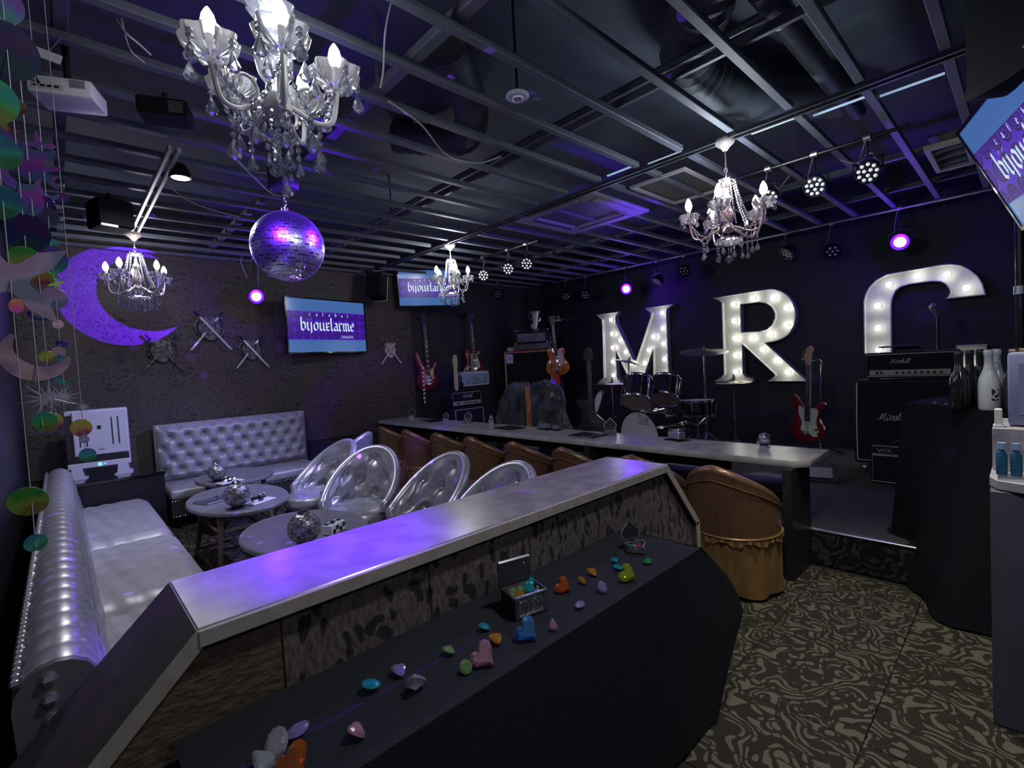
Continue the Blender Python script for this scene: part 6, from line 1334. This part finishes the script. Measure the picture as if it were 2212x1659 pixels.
# ================================================================== GEMS on the black cloth
GC = {'blue': (0.18, 0.58, 1.0), 'pink': (1.0, 0.62, 0.76), 'orange': (1.0, 0.33, 0.04), 'lime': (0.82, 0.90, 0.10), 'teal': (0.06, 0.80, 0.88), 'amber': (1.0, 0.55, 0.04), 'green': (0.60, 0.85, 0.42), 'lilac': (0.72, 0.64, 1.0), 'clear': (0.92, 0.96, 1.0), 'red': (1.0, 0.06, 0.03), 'emerald': (0.08, 0.80, 0.24)}
def gm(c): return gem_mat('gem_'+c, GC[c])
def cut(mb, outline, h_up, h_dn, table=0.6, pav=0.12):
    n = len(outline); rings = [(pav, -h_dn), (0.75, -h_dn*0.35), (1.0, -0.0006), (1.0, 0.0006), (0.86, h_up*0.6), (table, h_up)]
    vs = [(x*s, y*s, z) for s, z in rings for x, y in outline]; fs = []
    for i in range(len(rings)-1):
        for j in range(n): fs.append((i*n+j, i*n+(j+1) % n, (i+1)*n+(j+1) % n, (i+1)*n+j))
    fs.append(tuple(range(n-1, -1, -1))); fs.append(tuple((len(rings)-1)*n+j for j in range(n)))
    return mb.add(vs, fs)
def circ(r_, n, e=1.0): return [(r_*math.cos(2*PI*k/n), r_*e*math.sin(2*PI*k/n)) for k in range(n)]
def gem(label, px, py, c, kind, r_, tilt=(0, 0), rz=0, z=None):
    zz = ZT if z is None else z; p = on_z(px, py, zz); mb = MB()
    if kind == 'heart': cut(mb, heart2(r_, 20), r_*0.42, r_*0.55, 0.66, 0.25)
    elif kind == 'drop': cut(mb, [(x*(1.0 if y < 0 else 1-0.75*y/(r_*1.5)), y*(1 if y < 0 else 1.5)) for x, y in circ(r_, 14)], r_*0.45, r_*0.6)
    elif kind == 'marquise': cut(mb, [(r_*1.25*math.cos(a)*abs(math.cos(a))**0.3, r_*0.75*math.sin(a)) for a in [2*PI*k/14 for k in range(14)]], r_*0.35, r_*0.5)
    elif kind == 'tri': cut(mb, [(r_*(1+0.18*math.cos(3*a))*math.cos(a), r_*(1+0.18*math.cos(3*a))*math.sin(a)) for a in [2*PI*k/12 for k in range(12)]], r_*0.35, r_*0.6)
    elif kind == 'oval': cut(mb, circ(r_, 12, 1.3), r_*0.4, r_*0.6)
    else: cut(mb, circ(r_, 10), r_*0.40, r_*0.85)
    M_ = R('Z', rz) @ R('X', tilt[0]) @ R('Y', tilt[1]) @ R('Z', 48 if kind == 'heart' else 0); low = min((M_ @ Vector(v)).z for v in mb.v)
    o = mb.build('gem_'+{'heart': 'heart', 'drop': 'drop', 'marquise': 'marquise', 'tri': 'trillion', 'oval': 'oval'}.get(kind, 'round'), gm(c), smooth=0)
    o.matrix_world = T(p.x, p.y, zz+0.003-low) @ M_
    return tag(o, label, 'gem', 'coloured gems on the black cloth')
gem('large blue heart gem in front of the treasure chest', 1138, 1380, 'blue', 'heart', 0.034, (62, 0), -38); gem('large pink heart gem left of the treasure chest', 1044, 1436, 'pink', 'heart', 0.034, (60, 0), -38)
gem('large orange heart gem right of the treasure chest', 1216, 1279, 'orange', 'heart', 0.029, (60, 0), -30); gem('large lime heart gem in front of the heart-shaped box', 1355, 1254, 'lime', 'heart', 0.033, (55, 0), -28)
gem('small teal round gem left of the treasure chest by the panel', 1047, 1362, 'teal', 'oval', 0.014, (25, 0), 60); gem('amber triangular gem just behind the pink heart', 1072, 1389, 'amber', 'tri', 0.018, (20, 0), 10)
gem('pale green round gem lower left of the pink heart', 1007, 1455, 'green', 'round', 0.017, (50, 10), -20); gem('pale green gem left of the pink heart', 970, 1414, 'green', 'tri', 0.017, (20, 10), 40)
gem('small pink drop gem right of the blue heart', 1196, 1362, 'pink', 'drop', 0.012, (55, 0), -30); gem('lilac pointed gem alone near the cloth edge', 1253, 1314, 'lilac', 'marquise', 0.017, (15, 0), 5); gem('lilac round gem below the amber pair', 1302, 1280, 'lilac', 'oval', 0.015, (50, 0), -20)
gem('small amber gem beside the orange heart', 1258, 1262, 'amber', 'oval', 0.012, (40, 0), 20); gem('larger amber gem nearest the panel right of the orange heart', 1280, 1243, 'amber', 'tri', 0.018, (25, 0), 15); gem('teal triangular gem below the heart-shaped box', 1328, 1216, 'teal', 'tri', 0.014, (10, 0), 0)
gem('teal gem half hidden behind the lime heart', 1336, 1232, 'teal', 'oval', 0.014, (20, 0), 30); gem('small green bar gem right of the lime heart', 1400, 1219, 'emerald', 'marquise', 0.018, (15, 0), 5)
gem('violet gem leaning behind the large clear gem', 863, 1458, 'lilac', 'tri', 0.018, (20, 0), 20); gem('large clear drop gem leaning on the violet gem', 898, 1494, 'clear', 'drop', 0.025, (48, 0), 150); gem('teal oval gem left of the large clear gem', 802, 1491, 'teal', 'oval', 0.018, (15, 0), 70)
gem('pink round gem alone in the left foreground', 771, 1592, 'pink', 'tri', 0.019, (35, 0), 60); gem('lilac pointed gem in the left foreground', 644, 1591, 'lilac', 'marquise', 0.021, (12, 0), 15); gem('clear round gem touching the orange foreground gem', 599, 1634, 'clear', 'oval', 0.022, (52, 0), -40)
gem('large orange heart gem cut by the bottom edge', 634, 1672, 'orange', 'heart', 0.034, (55, 0), -50); gem('clear drop gem cut by the bottom edge', 572, 1662, 'clear', 'drop', 0.020, (30, 0), 30)
# treasure chest
cp = on_z(1134, 1318, ZT); ch = thing('treasure_chest', 'small pewter treasure chest with open black-lined lid on the black cloth', 'chest', (cp.x, cp.y, ZT+0.003), -14, scale=1.12)
cw, cd_, chh = 0.098, 0.068, 0.056
for sx in (-1, 1): B((sx*cw/2, 0, chh/2), (0.005, cd_, chh)).build('side', mat('chest_dark', (0.05, 0.05, 0.055), 0.3, 0.6), ch)
B((0, -cd_/2, chh/2), (cw, 0.005, chh)).build('front', SILVB, ch); B((0, cd_/2, chh/2), (cw, 0.005, chh)).build('back', SILVB, ch); B((0, 0, 0.002), (cw, cd_, 0.004)).build('bottom', BLACK, ch)
for sx in (-1, 1): B((sx*(cw/2-0.006), -cd_/2-0.004, chh/2), (0.010, 0.004, chh)).build('strap', CHROME, ch)
for z in (0.004, chh-0.003): MB().tube([(-cw/2, -cd_/2-0.003, z), (cw/2, -cd_/2-0.003, z)], 0.003, 6).build('edge_trim', CHROME, ch)
for k in range(5): MB().tube([(-0.03+0.014*k, -cd_/2-0.004, 0.018), (-0.025+0.014*k, -cd_/2-0.006, 0.03), (-0.032+0.014*k, -cd_/2-0.004, 0.042)], 0.0022, 5).build('filigree', CHROME, ch)
ld = B((0, 0, 0), (cw+0.006, 0.012, 0.066)).build('lid', mat('lid_pewter', (0.16, 0.16, 0.17), 0.3, 0.7), ch, M=T(0, cd_/2+0.010, chh+0.034) @ R('X', -8), bevel=0.004)
B((0, -0.007, 0), (cw-0.008, 0.002, 0.056)).build('lid_lining', mat('lining_black', (0.012, 0.012, 0.018), 0.9), ld); MB().sphere((0.025, -0.009, 0.012), 0.004, 8, 5, sc=(0.8, 0.5, 1.6)).build('lid_emblem', CHROME, ld)
for k, (x, y, z, c, kd, r_, l_) in enumerate(((-0.022, -0.020, 0.058, 'amber', 'tri', 0.017, 'amber gem spilling over the left rim of the treasure chest'), (0.012, -0.012, 0.070, 'teal', 'oval', 0.016, 'teal gem standing in the middle of the treasure chest'), (0.030, 0.005, 0.078, 'teal', 'marquise', 0.014, 'teal pointed gem at the top of the chest heap'), (-0.004, 0.012, 0.060, 'green', 'round', 0.014, 'pale green gem at the back of the chest heap'), (0.034, -0.022, 0.055, 'lilac', 'round', 0.011, 'small lilac gem at the right rim of the treasure chest'), (-0.028, 0.016, 0.054, 'green', 'oval', 0.013, 'green gem against the lid of the treasure chest'))):
    q = ch.matrix_basis @ Vector((x, y, z)); o = MB(); cut(o, {'tri': circ(r_, 6), 'oval': circ(r_, 12, 1.3), 'marquise': circ(r_*1.2, 8, 0.6), 'round': circ(r_, 10)}[kd], r_*0.4, r_*0.7)
    o = o.build('gem_in_chest', gm(c), smooth=0); o.matrix_world = T(cp.x, cp.y, ZT) @ R('Z', -14) @ T(x, y, z) @ R('X', (40, 65, 30, 30, 40, 50)[k]) @ R('Z', 30*k); tag(o, l_, 'gem', 'gems heaped in the treasure chest')
# layer of stones that fills the chest under the heap
o = MB()
for k in range(18):
    x, y = -0.038+0.0152*(k % 6), -0.022+0.022*(k//6); o.sphere((x, y, 0.016+0.018*((k*5) % 2)), 0.011, 8, 5)
# (kept inside the chest)
o = o.build('stone_filling', gm('green'), ch, smooth=0); o['kind'] = 'stuff'
hp = on_z(1376, 1192, ZT); hb = heart_box('dark open heart-shaped box holding red and green gems on the black cloth', (hp.x, hp.y, ZT+0.003), -22, 0.043)
for k, (x, y, c, l_) in enumerate(((-0.010, 0.004, 'emerald', 'green gem inside the heart-shaped box'), (0.011, 0.003, 'red', 'red gem inside the heart-shaped box'), (0.0, -0.010, 'red', 'small red gem at the tip of the heart-shaped box'))):
    o = MB(); cut(o, circ(0.011, 8), 0.006, 0.008); o = o.build('gem_in_box', gm(c), smooth=0); o.matrix_world = T(hp.x, hp.y, ZT+0.003) @ R('Z', -22) @ T(x, y, 0.020) @ R('X', 15*k); tag(o, l_, 'gem', 'gems inside the heart-shaped box')

# ================================================================== SEQUIN GARLANDS at the left
def flat(mb_pts, th=0.0012): return MB().prism([mb_pts], -th/2, th/2)
def shape(kind, r_):
    if kind == 'disc': return flat(circ(r_, 28))
    if kind == 'moon':
        o_ = [(r_*math.cos(a), r_*math.sin(a)) for a in [math.radians(70+220*k/16) for k in range(17)]]; i_ = [(r_*0.38+r_*0.80*math.cos(a), r_*0.78*math.sin(a)) for a in [math.radians(285-210*k/14) for k in range(15)]]
        return flat(o_+i_[1:-1])
    if kind == 'star': return flat([(q*math.cos(a), q*math.sin(a)) for a, q in [(2*PI*k/24, r_*(0.26+0.74*abs(math.cos(2*2*PI*k/24))**5)) for k in range(24)]])
    return flat([(q*math.cos(a), q*math.sin(a)) for a, q in [(2*PI*k/28, (r_*(1.0 if k % 4 == 0 else 0.7) if k % 2 == 0 else r_*0.24)) for k in range(28)]])
HUE = {'blue': 0.63, 'navy': 0.66, 'teal': 0.47, 'green': 0.35, 'lime': 0.24, 'orange': 0.07, 'pink': 0.92, 'violet': 0.71, 'lilac': 0.74, 'silver': 0.66, 'red': 0.97, 'yellow': 0.17}
def sq(c): return irid('sequin_'+c, HUE[c], {'silver': 0.15, 'lilac': 0.35, 'pink': 0.35}.get(c, 0.85), {'navy': 0.08, 'violet': 0.30, 'silver': 0.6, 'blue': 0.32, 'teal': 0.35, 'green': 0.42}.get(c, 0.6))
THR = mat('thread', (0.35, 0.35, 0.45), 0.4)
def garland(label, px, py, d, items, top=2.80):
    P = on_d(px, py, d); t = thing('sequin_garland', label, 'garland', (P.x, P.y, 0), 0, 'strings of iridescent sequins at the left'); zl = 9
    for k, (iy, kd, rp, c, tx, tz) in enumerate(items):
        q = on_d(px+0.088*(iy-py), iy, d); r_ = rp*d/FPX; zl = min(zl, q.z-r_*0.5)
        o = shape(kd, r_).build({'disc': 'sequin_disc', 'moon': 'sequin_moon', 'star': 'sequin_star', 'burst': 'sequin_burst'}[kd], sq(c), t, smooth=0)
        o.matrix_local = T(0.004*((k % 3)-1), 0, q.z) @ R('Z', -8+tz) @ R('X', 90+tx) @ R('Z', {'moon': 20, 'star': 8}.get(kd, 0)+k*17 % 40)
    MB().tube([(0, 0, zl), (0, 0, top)], 0.0009, 5).build('thread', THR, t)
    return t
garland('leftmost string of large sequins with the big lilac star', 18, 560, 0.80, [(40, 'burst', 40, 'silver', 10, 30), (225, 'disc', 46, 'green', 25, 40), (332, 'disc', 34, 'teal', 20, 20), (440, 'disc', 38, 'teal', 35, 30), (600, 'star', 120, 'lilac', 8, 10), (660, 'disc', 16, 'red', 10, 50), (1087, 'disc', 34, 'lime', 15, 0), (1180, 'disc', 20, 'teal', 10, 20)])
garland('second sequin string with large navy discs and the pink moon', 58, 560, 0.90, [(22, 'disc', 40, 'blue', 10, 25), (120, 'disc', 56, 'navy', 15, 30), (236, 'disc', 18, 'yellow', 55, 10), (275, 'moon', 18, 'orange', 20, 0), (380, 'moon', 34, 'violet', 10, 30), (505, 'disc', 40, 'navy', 20, 30), (558, 'disc', 26, 'lime', 30, 10), (765, 'moon', 58, 'pink', 5, 5), (912, 'disc', 21, 'green', 5, 0)])
garland('third sequin string with violet moons and the orange disc', 84, 600, 1.02, [(150, 'disc', 16, 'blue', 20, 10), (290, 'moon', 60, 'violet', 15, 20), (372, 'disc', 22, 'violet', 30, 40), (440, 'disc', 30, 'violet', 20, 50), (500, 'moon', 22, 'blue', 10, 10), (598, 'disc', 18, 'orange', 25, 0), (680, 'moon', 20, 'blue', 60, 0), (770, 'disc', 13, 'yellow', 20, 10), (800, 'disc', 12, 'blue', 10, 30), (862, 'burst', 46, 'silver', 15, 10), (911, 'disc', 18, 'orange', 10, 10)])
garland('fourth sequin string with the teal burst and blue disc', 116, 600, 1.18, [(320, 'star', 30, 'violet', 10, 10), (372, 'star', 34, 'violet', 20, 30), (410, 'moon', 24, 'violet', 10, 40), (440, 'disc', 16, 'violet', 50, 10), (470, 'disc', 20, 'navy', 10, 30), (524, 'burst', 22, 'teal', 10, 10), (562, 'disc', 30, 'blue', 15, 10), (592, 'star', 17, 'green', 20, 20), (612, 'star', 18, 'lime', 10, 40), (645, 'disc', 24, 'lilac', 25, 10), (700, 'disc', 10, 'pink', 5, 30), (742, 'disc', 11, 'blue', 60, 0), (760, 'disc', 12, 'pink', 20, 10), (775, 'disc', 9, 'teal', 20, 10), (815, 'moon', 18, 'teal', 10, 10), (858, 'burst', 34, 'silver', 5, 5)])
garland('right-hand short sequin string hanging before the air purifier', 150, 600, 1.30, [(400, 'moon', 14, 'violet', 10, 10), (430, 'disc', 11, 'violet', 30, 10), (880, 'burst', 16, 'silver', 5, 5), (925, 'disc', 19, 'orange', 5, 0), (950, 'disc', 9, 'silver', 15, 0), (985, 'disc', 15, 'teal', 10, 10)])

# ================================================================== LOOSE CABLES under the ceiling
def cable(label, pts, r_=0.005, m_=None):
    o = MB().tube(spline([Vector(p) for p in pts], 8, closed=False), r_, 6).build('cable', m_ or mat('cable_pale', (0.28, 0.29, 0.32), 0.5)); return tag(o, label, 'cable')
cable('white cable fork dangling above the control box at the top left', [on_z(250, 40, 2.82), on_z(270, 70, 2.70), on_z(300, 95, 2.68), on_z(325, 118, 2.68)], 0.004); cable('thin white cable curling below the cable fork', [on_z(262, 40, 2.815), on_z(280, 105, 2.68), on_z(312, 135, 2.66)], 0.003)
cable('drooping violet-lit cable left of the mirror ball motor', [on_z(495, 330, 2.78), on_z(545, 380, 2.70), on_z(590, 420, 2.68), on_z(620, 420, 2.70)], 0.005); cable('second violet-lit cable looping above the mirror ball motor', [on_z(500, 330, 2.80), on_z(535, 365, 2.74), on_z(580, 372, 2.72), on_z(600, 345, 2.80)], 0.004)
cable('long grey cable sagging below the battens in mid ceiling', [on_z(838, 218, 2.80), on_z(910, 270, 2.76), on_z(965, 335, 2.74), on_z(1030, 352, 2.75), on_z(1082, 338, 2.80)], 0.006); cable('thin cable hanging from the battens right of the crystal chandelier', [on_z(845, 5, 2.9), on_z(832, 70, 2.80), on_z(828, 150, 2.70), on_z(822, 190, 2.66)], 0.004)
cable('dark cable looping across the ceiling left of the mirror ball', [on_z(350, 390, 2.80), on_z(420, 440, 2.74), on_z(520, 470, 2.78)], 0.004); cable('pale cable drooping to the box speaker between the televisions', [on_y(792, 582, 6.15), on_y(822, 585, 6.1), on_y(850, 580, 6.15), on_y(862, 572, 6.2)], 0.006); cable('cable looping above the violet lamp left of the wall television', [on_y(534, 540, 6.05), on_y(520, 562, 6.05), on_y(534, 600, 6.0)], 0.005)
cable('bundle of cable above the twelve-lens stage lamps at the right', [on_z(1815, 345, 2.80), on_z(1850, 352, 2.70), on_z(1880, 330, 2.72), on_z(1900, 345, 2.70), on_z(1950, 335, 2.80)], 0.006); cable('bent pale cable right of the rose chandelier', [on_z(1672, 395, 2.74), on_z(1683, 406, 2.72), on_z(1705, 380, 2.76)], 0.005)
# gobo lamps: violet crescent thrown on the tiled wall, and an added lamp imitating the mirror ball's specks
def gobo(o, build):
    d = o.data; d.use_nodes = True; N, L = d.node_tree.nodes, d.node_tree.links
    g = N.new('ShaderNodeNewGeometry')
    def mth(op, a, b=None, v=None):
        n = N.new('ShaderNodeMath'); n.operation = op; L.new(a, n.inputs[0])
        if b is not None: L.new(b, n.inputs[1])
        elif v is not None: n.inputs[1].default_value = v
        return n.outputs[0]
    def dot(ax):
        n = N.new('ShaderNodeVectorMath'); n.operation = 'DOT_PRODUCT'; L.new(g.outputs['Incoming'], n.inputs[0]); n.inputs[1].default_value = ax; return n.outputs['Value']
    L.new(build(N, L, g, mth, dot), N['Emission'].inputs['Strength'])
c0 = on_y(268, 640, WY); c1 = on_y(322, 636, WY); src = Vector((2.72, 3.9, 2.52)); k_ = 0.0049
def moon(N, L, g, mth, dot):   # where each ray of the lamp meets the wall
    dy = dot((0, 1, 0)); D = WY-src.y
    x = mth('ADD', mth('MULTIPLY', mth('DIVIDE', dot((1, 0, 0)), dy), v=D), v=src.x); z = mth('ADD', mth('MULTIPLY', mth('DIVIDE', dot((0, 0, 1)), dy), v=D), v=src.z)
    def ell(c, rx, rz):
        p = mth('DIVIDE', mth('SUBTRACT', x, v=c.x), v=rx); q = mth('DIVIDE', mth('SUBTRACT', z, v=c.z), v=rz); return mth('ADD', mth('MULTIPLY', p, p), mth('MULTIPLY', q, q))
    return mth('MULTIPLY', mth('LESS_THAN', ell(c0, 110*k_, 104*k_), v=1.0), mth('GREATER_THAN', ell(c1, 88*k_, 80*k_), v=1.0))
gobo(lamp('violet_moon_projector', 'SPOT', src, 4200, VIOLET, 0.004, c0, 26, 0.02), moon)
def specks(N, L, g, mth, dot):
    v = N.new('ShaderNodeTexVoronoi'); v.inputs['Scale'].default_value = 9.0; L.new(g.outputs['Incoming'], v.inputs['Vector']); return mth('LESS_THAN', v.outputs['Distance'], v=0.13)
gobo(lamp('mirror_ball_glints', 'POINT', (mbp.x+0.05, mbp.y-0.05, mbp.z-0.26), 160, (0.28, 0.08, 1.0), 0.003), specks)  # unseen lamp below the ball, added in place of its reflected light
# violet spot over the counter; an added mask ends the beam at its near edge
ssrc = Vector((1.62, 2.75, 2.74)); sc0 = on_z(730, 1188, 0.9)
def beam_mask(N, L, g, mth, dot):
    dz = dot((0, 0, 1)); D = 0.9-ssrc.z
    x = mth('ADD', mth('MULTIPLY', mth('DIVIDE', dot((1, 0, 0)), dz), v=D), v=ssrc.x); y = mth('ADD', mth('MULTIPLY', mth('DIVIDE', dot((0, 1, 0)), dz), v=D), v=ssrc.y)
    p = mth('DIVIDE', mth('SUBTRACT', x, v=sc0.x), v=0.50); q = mth('DIVIDE', mth('SUBTRACT', y, v=sc0.y+0.25), v=0.75); r2 = mth('ADD', mth('MULTIPLY', p, p), mth('MULTIPLY', q, q))
    n = N.new('ShaderNodeMapRange'); n.inputs[1].default_value = 1.0; n.inputs[2].default_value = 0.0; n.interpolation_type = 'SMOOTHSTEP'; L.new(r2, n.inputs[0])
    return mth('MULTIPLY', n.outputs[0], mth('GREATER_THAN', y, v=YF-0.005))
gobo(lamp('violet_spot_counter', 'SPOT', ssrc, 1900, VIOLET, 0.01, (sc0.x, sc0.y+0.25, 0.9), 60, 0.1), beam_mask)
